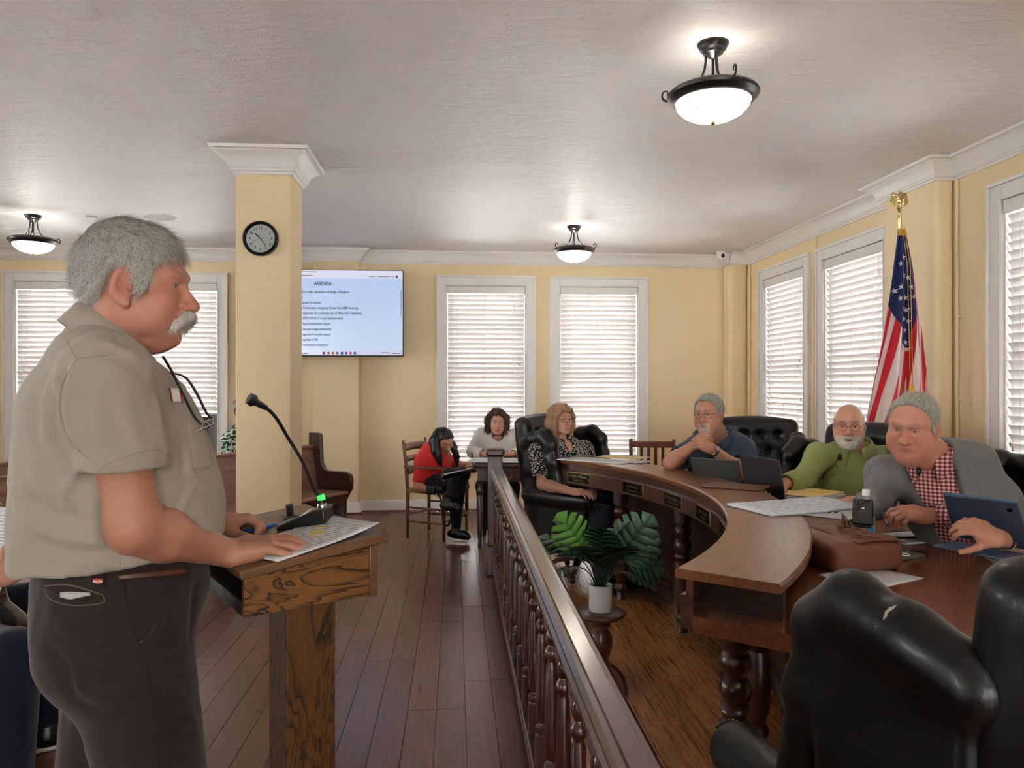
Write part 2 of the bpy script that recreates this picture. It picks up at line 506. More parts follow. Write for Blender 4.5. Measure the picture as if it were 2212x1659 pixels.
def window(O, ang, wdt, label, blind=True, bottom=None, detail=True):
    """local frame: x along the wall, y out of the room, z up; O = centre of the opening on the wall face at floor level"""
    WN[0] += 1
    r = bpy.data.objects.new('window_%d' % WN[0], None); COL.objects.link(r); struct(r)
    r.location = O; r.rotation_euler = (0, 0, ang)
    h = wdt / 2
    c = MB()
    for s in (-1, 1):
        c.bb(s * h, s * (h + CW), -.022, 0, SILL, HEAD + CW)
        c.bb(s * (h + CW - .022), s * (h + CW), -.038, -.022, SILL, HEAD + CW)
        c.bb(s * h, s * (h + .014), -.030, -.022, SILL, HEAD)
    c.bb(-h, h, -.022, 0, HEAD, HEAD + CW); c.bb(-h - CW, h + CW, -.042, -.022, HEAD + CW - .024, HEAD + CW)
    c.bb(-h, h, -.030, -.022, HEAD, HEAD + .014)
    obj('casing', c, M_TRIM, r, bevel=.004)
    j = MB()
    for s in (-1, 1): j.bb(s * h, s * (h - .012), 0, .25, SILL, HEAD)
    j.bb(-h, h, 0, .25, HEAD - .012, HEAD); j.bb(-h, h, 0, .25, SILL, SILL + .012)
    obj('jamb', j, M_TRIM, r)
    obj('sill', MB().bb(-h - CW - .03, h + CW + .03, -.07, .02, SILL - .03, SILL), M_TRIM, r, bevel=.008)
    obj('apron', MB().bb(-h - CW, h + CW, -.02, 0, SILL - .115, SILL - .03), M_TRIM, r, bevel=.004)
    s_ = MB(); zm = (SILL + HEAD) / 2
    for z0, z1, yy in ((SILL + .012, zm + .02, .15), (zm - .02, HEAD - .012, .19)):
        for sx in (-1, 1): s_.bb(sx * (h - .012), sx * (h - .06), yy, yy + .035, z0, z1)
        s_.bb(-h + .06, h - .06, yy, yy + .035, z0, z0 + .055); s_.bb(-h + .06, h - .06, yy, yy + .035, z1 - .045, z1)
    obj('sash', s_, M_TRIM, r)
    for z0, z1, yy in ((SILL + .06, zm - .02, .167), (zm + .03, HEAD - .055, .207)):
        obj('pane', MB().bb(-h + .055, h - .055, yy - .002, yy + .002, z0, z1), M_PANE, r)
    if not blind: return r
    bt = SILL + .02 if bottom is None else bottom
    b = thing('window_blind', label, 'blind', r.location, ang)
    top = HEAD - .004; bw = h - .018
    obj('valance', MB().bb(-bw - .006, bw + .006, -.018, .05, top - .085, top), M_WHITEPLASTIC, b, bevel=.006)
    pitch = .0555; sw = .064; th = R(-60)
    key = round(bw, 2)
    n = int((top - .1 - bt - .03) / pitch)
    sl = MB(); pr = [(-sw / 2, 0), (-sw / 4, .0048), (0, .0062), (sw / 4, .0048), (sw / 2, 0), (sw / 4, .0022), (0, .0036), (-sw / 4, .0022)]
    k = len(pr); vs = []
    for sx in (-1, 1):
        for a, q in pr:
            vs.append((sx * bw, a * math.cos(th) - q * math.sin(th), a * math.sin(th) + q * math.cos(th)))
    sl.add(vs, [(i, (i + 1) % k, k + (i + 1) % k, k + i) for i in range(k)] + [tuple(reversed(range(k))), tuple(range(k, 2 * k))])
    me = mesh_from(sl, 'slat', True, 50); me.materials.append(M_SLAT)
    for i in range(n):
        o = bpy.data.objects.new('slat', me); COL.objects.link(o); o.parent = b
        o.location = (0, .022, top - .1 - .02 - i * pitch); o.rotation_euler = (R(rnd.uniform(-2.5, 2.5)), 0, R(rnd.uniform(-.08, .08)))
    zb = top - .1 - .02 - n * pitch
    obj('bottom_rail', MB().bb(-bw, bw, .0, .05, zb - .012, zb + .012), M_WHITEPLASTIC, b, bevel=.004)
    for x in (-bw * .72, -bw * .0, bw * .72):
        obj('ladder_cord', MB().tube([(x, -.010, zb), (x, -.010, top - .08)], .0016, 5), M_CORD, b)
    for x, zz in ((-bw * .88, .38), (-bw * .84, .36), (bw * .9, .52), (bw * .86, .78)):
        zt = SILL + (HEAD - SILL) * zz * .72
        obj('pull_cord', MB().tube([(x, -.016, zt), (x, -.016, top - .08)], .001, 4), M_CORD, b)
        obj('tassel', MB().lathe([(.001, .03), (.004, .024), (.0035, .015), (.007, 0), (.001, -.002)], 8, Matrix.Translation((x, -.016, zt - .02))), M_TASSEL, b, smooth=True)
    return r
names = ['white slat blind in the leftmost window of the far wall', 'white slat blind raised at bottom beside the square column',
         'white slat blind behind the person in white', 'white slat blind behind the person in the patterned blouse']
for (a, b), nm in zip(far_win, names):
    window((((a + b) / 2), YF, 0), 0, b - a, nm, bottom=(1.10 if 'raised' in nm else None))
names = ['white slat blind on the right wall nearest the far corner', 'white slat blind on the right wall just left of the flag', 'white slat blind at the right edge, nearest window of the right wall']
for (a, b), nm in zip(right_win, names):
    window((XR, (a + b) / 2, 0), -PI / 2, b - a, nm)
for (a, b) in back_fill_win: window(((a + b) / 2, YB, 0), PI, b - a, '', blind=False)  # added fill windows out of view, left without blinds for more daylight
for (a, b) in left_fill_win: window((XL, (a + b) / 2, 0), PI / 2, b - a, '', blind=False)
# ------------------------------------------------------------------ implicit surfaces (smooth blended shapes -> one mesh)
class Vol:
    def __init__(s, lo, hi, h):
        s.h = h; s.lo = np.array(lo, np.float32); n = np.ceil((np.array(hi) - s.lo) / h).astype(int) + 1
        s.n = n; s.d = np.full(tuple(n), .5, np.float32)
    def win(s, lo, hi):
        a = np.clip(np.floor((np.array(lo) - s.lo) / s.h).astype(int), 0, s.n)
        b = np.clip(np.ceil((np.array(hi) - s.lo) / s.h).astype(int) + 1, 0, s.n)
        if np.any(b <= a): return None
        ax = [s.lo[i] + s.h * np.arange(a[i], b[i], dtype=np.float32) for i in range(3)]
        return (slice(a[0], b[0]), slice(a[1], b[1]), slice(a[2], b[2])), ax[0][:, None, None], ax[1][None, :, None], ax[2][None, None, :]
    def put(s, sl, d, k, sub):
        cur = s.d[sl]
        if sub:
            if k > 0:
                hh = np.maximum(k - np.abs(cur + d), 0) / k
                s.d[sl] = np.maximum(cur, -d) + hh * hh * (k * .25)
            else: s.d[sl] = np.maximum(cur, -d)
        elif k > 0:
            hh = np.maximum(k - np.abs(cur - d), 0) / k
            s.d[sl] = np.minimum(cur, d) - hh * hh * (k * .25)
        else: s.d[sl] = np.minimum(cur, d)
    def cone(s, a, b, ra, rb, k=.02, sub=False):
        """tapered capsule"""
        a = np.array(a, np.float32); b = np.array(b, np.float32); m = max(ra, rb) + k + 3 * s.h
        w = s.win(np.minimum(a, b) - m, np.maximum(a, b) + m)
        if w is None: return s
        sl, X, Y, Z = w; ab = b - a; L2 = float(ab @ ab) + 1e-12
        px_, py_, pz_ = X - a[0], Y - a[1], Z - a[2]
        t = np.clip((px_ * ab[0] + py_ * ab[1] + pz_ * ab[2]) / L2, 0, 1)
        d = np.sqrt((px_ - t * ab[0]) ** 2 + (py_ - t * ab[1]) ** 2 + (pz_ - t * ab[2]) ** 2) - (ra + (rb - ra) * t)
        s.put(sl, d, k, sub); return s
    def chain(s, pts, rs, k=.02, sub=False):
        for i in range(len(pts) - 1): s.cone(pts[i], pts[i + 1], rs[i], rs[i + 1], k, sub)
        return s
    def ell(s, c, r, k=.02, sub=False, rot=None):
        c = np.array(c, np.float32); r = np.array(r, np.float32); m = float(r.max()) + k + 3 * s.h
        w = s.win(c - m, c + m)
        if w is None: return s
        sl, X, Y, Z = w; x, y, z = X - c[0], Y - c[1], Z - c[2]
        if rot is not None:
            Rm = np.array(rot, np.float32).T
            x, y, z = (Rm[0, 0] * x + Rm[0, 1] * y + Rm[0, 2] * z, Rm[1, 0] * x + Rm[1, 1] * y + Rm[1, 2] * z, Rm[2, 0] * x + Rm[2, 1] * y + Rm[2, 2] * z)
        k0 = np.sqrt((x / r[0]) ** 2 + (y / r[1]) ** 2 + (z / r[2]) ** 2)
        k1 = np.sqrt((x / r[0] ** 2) ** 2 + (y / r[1] ** 2) ** 2 + (z / r[2] ** 2) ** 2) + 1e-9
        s.put(sl, (k0 * (k0 - 1) / k1).astype(np.float32), k, sub); return s
    def rbox(s, c, b, r, k=.02, sub=False, rot=None):
        """rounded box, b = half sizes"""
        c = np.array(c, np.float32); b = np.array(b, np.float32); m = float(np.linalg.norm(b)) + k + 3 * s.h
        w = s.win(c - m, c + m)
        if w is None: return s
        sl, X, Y, Z = w; x, y, z = X - c[0], Y - c[1], Z - c[2]
        if rot is not None:
            Rm = np.array(rot, np.float32).T
            x, y, z = (Rm[0, 0] * x + Rm[0, 1] * y + Rm[0, 2] * z, Rm[1, 0] * x + Rm[1, 1] * y + Rm[1, 2] * z, Rm[2, 0] * x + Rm[2, 1] * y + Rm[2, 2] * z)
        qx, qy, qz = np.abs(x) - b[0] + r, np.abs(y) - b[1] + r, np.abs(z) - b[2] + r
        d = np.sqrt(np.maximum(qx, 0) ** 2 + np.maximum(qy, 0) ** 2 + np.maximum(qz, 0) ** 2) + np.minimum(np.maximum(qx, np.maximum(qy, qz)), 0) - r
        s.put(sl, d.astype(np.float32), k, sub); return s
    def half(s, p, n, k=0.0, keep=None):
        """cut away everything on the side of p that n points to; keep = (centre, radius) limits the cut"""
        p = np.array(p, np.float32); n = np.array(n, np.float32); n /= np.linalg.norm(n)
        if keep is None: w = s.win(s.lo, s.lo + s.h * s.n)
        else: w = s.win(np.array(keep[0]) - keep[1], np.array(keep[0]) + keep[1])
        if w is None: return s
        sl, X, Y, Z = w
        d = -((X - p[0]) * n[0] + (Y - p[1]) * n[1] + (Z - p[2]) * n[2])
        if keep is not None:
            c = keep[0]; d = np.maximum(d, np.sqrt((X - c[0]) ** 2 + (Y - c[1]) ** 2 + (Z - c[2]) ** 2) - keep[1])
        s.put(sl, d, k, True); return s
    def like(s):
        o = Vol.__new__(Vol); o.h = s.h; o.lo = s.lo; o.n = s.n; o.d = np.full(tuple(s.n), .5, np.float32); return o
    def merge(s, o, k=.02):
        s.put((slice(None),) * 3, o.d, k, False); return s
    def field(s, fn):
        sl, X, Y, Z = s.win(s.lo, s.lo + s.h * s.n)
        s.d[sl] = fn(s.d[sl], X, Y, Z); return s
    def mesh(s):
        d = s.d; neg = d < 0
        nx, ny, nz = d.shape
        cnt = np.zeros((nx - 1, ny - 1, nz - 1), np.int8)
        for i in (0, 1):
            for j in (0, 1):
                for k in (0, 1): cnt += neg[i:nx - 1 + i, j:ny - 1 + j, k:nz - 1 + k]
        act = (cnt > 0) & (cnt < 8)
        I = np.argwhere(act)
        idx = np.full(act.shape, -1, np.int32); idx[tuple(I.T)] = np.arange(len(I))
        acc = np.zeros((len(I), 3), np.float32); wt = np.zeros(len(I), np.float32)
        corners = [(i, j, k) for i in (0, 1) for j in (0, 1) for k in (0, 1)]
        vals = {c: d[I[:, 0] + c[0], I[:, 1] + c[1], I[:, 2] + c[2]] for c in corners}
        for a in corners:
            for ax in range(3):
                if a[ax] == 0:
                    b = list(a); b[ax] = 1; b = tuple(b)
                    va, vb = vals[a], vals[b]; m = (va < 0) != (vb < 0)
                    t = np.where(m, va / np.where(np.abs(va - vb) < 1e-12, 1, va - vb), 0)
                    p = np.array(a, np.float32)[None] + np.zeros((len(I), 3), np.float32); p[:, ax] += t
                    acc[m] += p[m]; wt[m] += 1
        V = s.lo + s.h * (I + acc / wt[:, None])
        quads = []
        for ax in range(3):
            sl0 = [slice(None)] * 3; sl1 = [slice(None)] * 3
            sl0[ax] = slice(0, -1); sl1[ax] = slice(1, None)
            n0, n1 = neg[tuple(sl0)], neg[tuple(sl1)]
            E = np.argwhere(n0 != n1); o = [q for q in range(3) if q != ax]
            ok = (E[:, o[0]] > 0) & (E[:, o[1]] > 0) & (E[:, o[0]] < d.shape[o[0]] - 1) & (E[:, o[1]] < d.shape[o[1]] - 1)
            E = E[ok]
            if not len(E): continue
            def at(d0, d1):
                q = E.copy(); q[:, o[0]] -= d0; q[:, o[1]] -= d1; return idx[tuple(q.T)]
            Q = np.stack([at(1, 1), at(0, 1), at(0, 0), at(1, 0)], 1)
            fl = n0[tuple(E.T)]
            if ax == 1: fl = ~fl
            Q[~fl] = Q[~fl][:, ::-1]
            quads.append(Q)
        Q = np.concatenate(quads) if quads else np.zeros((0, 4), int)
        Q = Q[(Q >= 0).all(1)]
        return V.astype(np.float32), Q

def vnoise(P, scale, seed=0):
    """smooth value noise in -1..1"""
    p = P * scale + seed * 17.13; i = np.floor(p).astype(np.int64); f = p - i; f = f * f * (3 - 2 * f)
    def hsh(a, b, c):
        n = (a * 374761393 + b * 668265263 + c * 2147483647 + seed * 144665) & 0xffffffff
        n = ((n ^ (n >> 13)) * 1274126177) & 0xffffffff
        return ((n ^ (n >> 16)) & 0xffff) / 32767.5 - 1
    r = 0
    for a in (0, 1):
        for b in (0, 1):
            for c in (0, 1):
                w = (f[:, 0] if a else 1 - f[:, 0]) * (f[:, 1] if b else 1 - f[:, 1]) * (f[:, 2] if c else 1 - f[:, 2])
                r = r + w * hsh(i[:, 0] + a, i[:, 1] + b, i[:, 2] + c)
    return r
def normals(V, Q):
    n = np.zeros_like(V)
    if not len(Q): return n
    fn = np.cross(V[Q[:, 2]] - V[Q[:, 0]], V[Q[:, 3]] - V[Q[:, 1]])
    for k in range(Q.shape[1]): np.add.at(n, Q[:, k], fn)
    return n / (np.linalg.norm(n, axis=1, keepdims=True) + 1e-12)
def relax(V, Q, it=1, lam=.5):
    for _ in range(it):
        acc = np.zeros_like(V); w = np.zeros(len(V), np.float32)
        for k in range(4):
            a, b = Q[:, k], Q[:, (k + 1) % 4]
            np.add.at(acc, a, V[b]); np.add.at(acc, b, V[a]); np.add.at(w, a, 1); np.add.at(w, b, 1)
        V = V + lam * (acc / np.maximum(w, 1)[:, None] - V)
    return V
def np_mesh(name, V, Q, col=None, smooth=True):
    me = bpy.data.meshes.new(name)
    n = len(V); me.vertices.add(n); me.vertices.foreach_set('co', np.ascontiguousarray(V, np.float32).ravel())
    if isinstance(Q, np.ndarray):
        m, k = Q.shape; me.loops.add(m * k); me.loops.foreach_set('vertex_index', np.ascontiguousarray(Q, np.int32).ravel())
        me.polygons.add(m); me.polygons.foreach_set('loop_start', np.arange(0, m * k, k, dtype=np.int32))
        me.update(calc_edges=True)
    if col is not None:
        at = me.color_attributes.new('Col', 'FLOAT_COLOR', 'POINT')
        c = np.ones((n, 4), np.float32); c[:, :3] = col; at.data.foreach_set('color', c.ravel())
    if smooth: me.shade_smooth()
    return me
def joined(parts):
    Vs, Qs, Cs = [], [], []; o = 0
    for V, Q, C in parts:
        Vs.append(V); Qs.append(Q + o); Cs.append(C); o += len(V)
    return np.concatenate(Vs), np.concatenate(Qs), np.concatenate(Cs)
def uvball(c, r, seg=16, rings=10):
    mb = MB().ball(c, r, seg, rings)
    V = np.array(mb.v, np.float32); Q = np.array([f for f in mb.f if len(f) == 4])
    return V, Q
def nv(p): return np.array(p, np.float32)
def unit(v):
    v = np.array(v, np.float64); return v / (np.linalg.norm(v) + 1e-12)
# ------------------------------------------------------------------ people
def skin_mat():
    t = NT('skin'); at = t.new('ShaderNodeAttribute', attribute_name='Col')
    v = t.coords(); n = t.noise(v, 55, 4, .6); n2 = t.noise(v, 16, 3)
    c = t.mixc(t.math('MULTIPLY', t.ramp(n, [(.4, (0, 0, 0)), (.7, (1, 1, 1))]), .22), at.outputs['Color'], lin((150, 84, 70)), 'MIX')
    c = t.mixc(t.math('MULTIPLY', n2, .25), c, lin((206, 150, 128)), 'MIX')
    t.base(c); t.set(.46, .4, sss=.06); t.b.inputs['Subsurface Radius'].default_value = (.012, .005, .003); t.b.inputs['Subsurface Scale'].default_value = .5
    t.bump(t.math('ADD', t.noise(v, 420, 3), t.math('MULTIPLY', t.noise(t.coords('Object', (1, 1, 3)), 60, 3, .6), 1.6)), .28, .0016); return t.m
M_SKIN = skin_mat()
def hair_mat(name, c1, c2, rough=.5, scale=1.0):
    t = NT(name); t.set(rough, .35)
    v = t.coords('Object', (60 * scale, 60 * scale, 14 * scale)); n = t.noise(v, 3.0, 4, .65, .6)
    t.base(t.ramp(n, [(.3, lin(c1)), (.68, lin(c2))])); t.bump(n, .35, .003); return t.m
def rotm(yaw=0, pitch=0, roll=0):
    """turn left is positive yaw, looking down is negative pitch, tilting to the right shoulder is positive roll"""
    return Matrix.Rotation(R(yaw), 3, 'Z') @ Matrix.Rotation(R(pitch), 3, 'X') @ Matrix.Rotation(R(roll), 3, 'Y')

def head_mesh(p):
    """head in its own frame: y forward, z up, eyes at z = 0, x the person's right"""
    h = p.get('h', .0035); fem = p.get('fem', 0); fat = p.get('fat', 0); w = p.get('w', 1.0)
    v = Vol((-.115, -.135, -.21), (.115, .15, .145), h)
    v.ell((0, -.015, .028), (.0755 * w, .098, .089), .02)
    v.ell((0, .026, -.012), (.0665 * w, .063, .088), .03)
    v.ell((0, .022, -.062), ((.0575 + fat) * w, .056, .052 + fat * .6), .03)
    for s in (-1, 1):
        v.cone((s * .052 * w, -.012, -.052), (s * .026, .062, -.098), .02 + fat, .016 + fat * .5, .025)
        v.ell((s * .043 * w, .055, -.03), (.024, .022, .02), .025)
        if fat: v.ell((s * .045 * w, .046, -.062), (.024 + fat, .026 + fat, .03 + fat), .03)
    v.ell((0, .070, -.103), (.022 if not fem else .018, .018, .016), .022)
    if fat > .006: v.ell((0, .035, -.118), (.045, .045, .022 + fat), .03)
    bz = .024
    v.chain([(-.046 * w, .066, bz), (-.02, .0845, bz - .002), (0, .082, bz - .004), (.02, .0845, bz - .002), (.046 * w, .066, bz)], [.010 if not fem else .0075] * 5, .014)
    for s in (-1, 1): v.ell((s * .033, .096, -.002), (.021, .0155, .013), .012, True)
    ns = p.get('nose', 1.0)
    v.cone((0, .081, .012), (0, .083 + .028 * ns, -.036), .0068, .0115 * ns, .012)
    v.cone((0, .076, .004), (0, .082 + .010 * ns, -.040), .0095, .0135 * ns, .012)
    v.ell((0, .085 + .026 * ns, -.038), (.0125 * ns, .012 * ns, .0105 * ns), .006)
    for s in (-1, 1):
        v.ell((s * .0135 * ns, .090 + .004 * ns, -.041), (.0088 * ns, .0115, .0085), .007)
        v.ell((s * .0065, .096 + .006 * ns, -.0505), (.0038, .006, .0036), .003, True)
    v.ell((0, .068, -.066), (.030, .025, .022), .02)
    lp = 1.25 if fem else 1.0
    v.chain([(-.024, .0825, -.0705), (-.008, .0925, -.0685), (0, .0925, -.0695), (.008, .0925, -.0685), (.024, .0825, -.0705)], [.003, .0052 * lp, .0048 * lp, .0052 * lp, .003], .006)
    v.chain([(-.02, .083, -.077), (0, .0912, -.0795), (.02, .083, -.077)], [.003, .0066 * lp, .003], .006)
    mf = p.get('frown', 0); v.chain([(-.026, .087, -.0735 - mf), (-.012, .0955, -.0735), (0, .0985, -.0732), (.012, .0955, -.0735), (.026, .087, -.0735 - mf)], [.0015, .0018, .0020, .0018, .0015], .002, True)
    ez = p.get('lid', .0042) * 1.25
    for s in (-1, 1):
        v.ell((s * .0325, .0705, 0), (.0155, .0143, .0142), .006)
        v.ell((s * .0330, .0845, -.001), (.0165, .0115, ez), .002, True)
        v.cone((s * .048, .067, -.014), (s * .022, .081, -.016), .004, .004, .008)
        a = R(26) * s
        er = Matrix.Rotation(a, 3, 'Z') @ Matrix.Rotation(R(-10), 3, 'X')
        ex = s * (.0775 * w + p.get('ear_out', 0)); es = p.get('ear', 1.0)
        v.ell((ex, -.006, -.014), (.0075, .0195 * es, .034 * es), .006, False, er)
        v.ell((ex + s * .006, -.003, -.008), (.0055, .0115 * es, .020 * es), .003, True, er)
        v.ell((ex + s * .003, .008, -.018), (.005, .005, .008), .003)
        v.ell((ex - s * .002, .002, -.042 * es), (.0055, .0075, .008), .008)
    nb = nv(p['neck']); nr = p.get('neck_r', .058)
    v.cone((0, -.022, -.06), nb * np.array((1, 1, 1)), nr, nr + .008, .03)
    if fat > .006: v.cone((0, .02, -.11), nb + nv((0, .035, 0)), .04 + fat, .04, .04)
    for fn in p.get('sdf', ()): fn(v)
    V, Q = v.mesh(); V = relax(V, Q, 1, .35)
    x, y, z = V[:, 0], V[:, 1], V[:, 2]
    sk = nv(lin(p['skin'])) * .90; C = np.tile(sk, (len(V), 1))
    red = nv(lin(p.get('red', tuple(int(a * b) for a, b in zip(p['skin'], (1.0, .78, .74))))))
    g = lambda cx, cy, cz, r: np.exp(-((np.abs(x) - cx) ** 2 + (y - cy) ** 2 + (z - cz) ** 2) / r ** 2)
    red = red * .90
    def blend(col, m): C[:] = C * (1 - m[:, None]) + nv(col) * m[:, None]
    f = np.clip(.65 * g(.045, .055, -.032, .034) + .7 * g(0, .112, -.038, .022) + .55 * g(.08, -.006, -.014, .03) + .35 * g(.02, .04, -.1, .05), 0, 1) * p.get('redness', .8)
    blend(red, f)
    blend(lin(p.get('lips', (176, 96, 88))), np.clip(1.6 * np.exp(-((x / .021) ** 4 + ((z + .0738) / (.0085 * lp)) ** 4)) * (y > .08), 0, 1) * p.get('lip_a', .75))
    br = np.clip(2.2 * np.exp(-(((np.abs(x) - .031) / .019) ** 4 + ((z - .0245 - .002 * np.cos((np.abs(x) - .031) / .016)) / .0052) ** 2)) * (y > .055), 0, 1)
    blend(lin(p.get('brow', (90, 78, 70))), br * p.get('brow_a', .8))
    bd = p.get('beard')
    if bd:
        m = np.zeros(len(V))
        zz = z + .012 * vnoise(V, 60, 3)
        if 'full' in bd:
            side = np.interp(y, [-.01, .02, .05, .08], [-.012, -.03, -.058, -.052])
            m = np.maximum(m, ((zz < side) & (z > -.135) & (y > -.002)).astype(float))
        if 'goatee' in bd:
            m = np.maximum(m, ((np.abs(x) < .034) & (zz < -.050) & (z > -.125) & (y > .045)).astype(float))
        if 'stubble' in bd: m = np.maximum(m, .4 * ((zz < -.045) & (z > -.12) & (y > .0)))
        m *= 1 - np.clip(1.6 * np.exp(-((x / .02) ** 4 + ((z + .0738) / .0075) ** 4)), 0, 1)
        blend(lin(p.get('beard_col', (190, 184, 178))), np.clip(m, 0, 1) * .88)
    hl = p.get('hairline')
    if hl is not None:
        zl = np.interp(y, *hl); m = np.clip((z - zl) / .006 + .3, 0, 1) * (np.abs(x) < .0805 * w)
        blend(lin(p['hair_col']), m * p.get('hair_paint', .85))
    parts = [(V, Q, C)]
    gz = unit(p.get('gaze', (0, 1, 0)))
    for s in (-1, 1):
        c = nv((s * .0325, .0705, 0)); ev, eq = uvball(c, .0126, 20, 14)
        dv = (ev - c) / .0126; dt = dv @ gz
        ec = np.tile(nv(lin((214, 206, 200))), (len(ev), 1))
        ec[dt > .89] = lin(p.get('iris', (92, 84, 74))); ec[dt > .965] = (.01, .01, .01)
        parts.append((ev, eq, ec))
    return joined(parts)

def xf(V, Rm, t):
    return V @ np.array(Rm, np.float32).T + nv(t)
HL_SHORT = ([-.13, -.085, -.06, -.042, -.030, .004, .012, .030, .042, .055, .075, .13], [-.075, -.07, -.055, -.025, .02, .028, -.015, -.02, .03, .052, .066, .078])
HL_RECEDE = ([-.13, -.085, -.06, -.042, -.030, .004, .012, .028, .034, .045, .06, .13], [-.075, -.07, -.055, -.025, .02, .028, -.015, -.018, .03, .09, .125, .13])
def hair_cap(p):
    """close hair grown from the skull above a hairline"""
    h = p.get('hh', .004); w = p.get('w', 1.0); t = p.get('thick', .012); hl = p['hairline']
    v = Vol((-.13, -.16, -.19), (.13, .15, .18), h)
    v.ell((0, -.015, .028), (.0755 * w + t, .098 + t, .089 + t * p.get('top', 1.25)), .0)
    v.ell((0, .026, -.012), (.0665 * w + t * .7, .063 + t * .8, .088 + t), .03)
    def fn(d, X, Y, Z):
        zl = np.interp(np.broadcast_to(Y, d.shape), *hl)
        d = np.maximum(d, (zl - Z) * .8)
        return np.maximum(d, -np.maximum(np.maximum(np.abs(X) - .060, -.055 - Y), Z + .055))
    v.field(fn)
    for f in p.get('hsdf', ()): f(v)
    V, Q = v.mesh(); V = relax(V, Q, 1, .5); N = normals(V, Q)
    st = V.copy(); st[:, 2] *= .35; st[:, 1] *= .6
    a = p.get('lump', .004)
    V = V + N * (a * vnoise(st, 70, 1) + a * .6 * vnoise(st, 170, 2))[:, None]
    return V, Q
def strands(V, N, flow, count, length, width, lift, seed=1, seg=4, wob=.25):
    rg = np.random.default_rng(seed); n = len(V); mb_v = []; mb_f = []
    pick = rg.integers(0, n, count)
    P = V[pick].astype(np.float64); Nn = N[pick].astype(np.float64)
    F = flow(P, Nn) + wob * rg.normal(size=(count, 3)); F -= Nn * (F * Nn).sum(1, keepdims=True) * .9; F /= np.linalg.norm(F, axis=1, keepdims=True) + 1e-9
    side = np.cross(F, Nn); side /= np.linalg.norm(side, axis=1, keepdims=True) + 1e-9
    L = length * rg.uniform(.5, 1.2, (count, 1)); W = width * rg.uniform(.6, 1.3, (count, 1)); cur = rg.normal(size=(count, 1)) * .35
    rows = []
    for k in range(seg + 1):
        u = k / seg
        c = P + F * L * u + side * cur * L * u * u + Nn * (lift * math.sin(u * PI * .62) * rg.uniform(.5, 1.2, (count, 1)) - .0015)
        ww = W * (1 - u ** 2 * .92)
        rows += [c - side * ww, c + side * ww]
    A = np.stack(rows, 1).reshape(-1, 3); m = 2 * (seg + 1)
    q = []
    base_ = np.arange(count)[:, None] * m
    for k in range(seg): q.append(base_ + np.array([[2 * k, 2 * k + 1, 2 * k + 3, 2 * k + 2]]))
    return A.astype(np.float32), np.concatenate(q)

def arm(v, sh, el, wr, s=1.0, k=.03):
    sh, el, wr = nv(sh), nv(el), nv(wr)
    v.cone(sh, el, .052 * s, .043 * s, k); m = el + (wr - el) * .28
    v.cone(el, m, .043 * s, .045 * s, k); v.cone(m, wr, .045 * s, .0285 * s, k)
def hand(v, wr, d, n, side=1, curl=(20, 25, 15), s=1.0, spread=4, fingers=None, thumb=(35, 20, 15), tdir=None):
    """d along the metacarpals, n out of the back of the hand, side +1 puts the thumb at d x n"""
    wr = nv(wr); d = unit(d); n = unit(np.array(n) - d * np.dot(n, d)); t = unit(np.cross(d, n)) * side
    P = lambda a, b, c: nv(wr + s * (a * d + b * t + c * n))
    offs = (.030, .0105, -.0105, -.030); bl = (.088, .092, .087, .078); fl = (.076, .084, .078, .061); fr = (.0098, .0100, .0095, .0085)
    for i in range(4): v.chain([P(.0, offs[i] * .55, -.001), P(.045, offs[i] * .85, .003), P(bl[i], offs[i], .002)], [.0165 * s, .0150 * s, .0118 * s], .016)
    v.cone(P(.02, .024, -.012), P(.06, .030, -.008), .016 * s, .011 * s, .016)
    v.cone(P(.015, -.022, -.011), P(.06, -.026, -.007), .015 * s, .011 * s, .016)
    for i in range(4):
        c = fingers[i] if fingers is not None and fingers[i] is not None else curl
        sp = R(spread * (1.5 - i)); a = 0; p = P(bl[i], offs[i], .002); pts = [p]
        for f_, ang in zip((.46, .30, .24), c):
            a += R(ang); dd = math.cos(a) * (math.cos(sp) * d + math.sin(sp) * t) - math.sin(a) * n
            p = p + nv(dd * fl[i] * f_ * s); pts.append(p)
        v.chain(pts, [fr[i] * s, fr[i] * .95 * s, fr[i] * .88 * s, fr[i] * .74 * s], .004)
    td = unit(np.array(tdir)) if tdir is not None else unit(.62 * d + .68 * t - .42 * n)
    p = P(.022, .026, -.010); q = p + nv(td * .042 * s); v.cone(p, q, .0155 * s, .0125 * s, .014)
    bend = unit(d * .9 + t * .15 - n * .35); u = unit(td + bend * .35 * thumb[1] / 20); q2 = q + nv(u * .034 * s); v.cone(q, q2, .0122 * s, .0105 * s, .005)
    u = unit(u + bend * .35 * thumb[2] / 15); v.cone(q2, q2 + nv(u * .026 * s), .0105 * s, .0085 * s, .005)

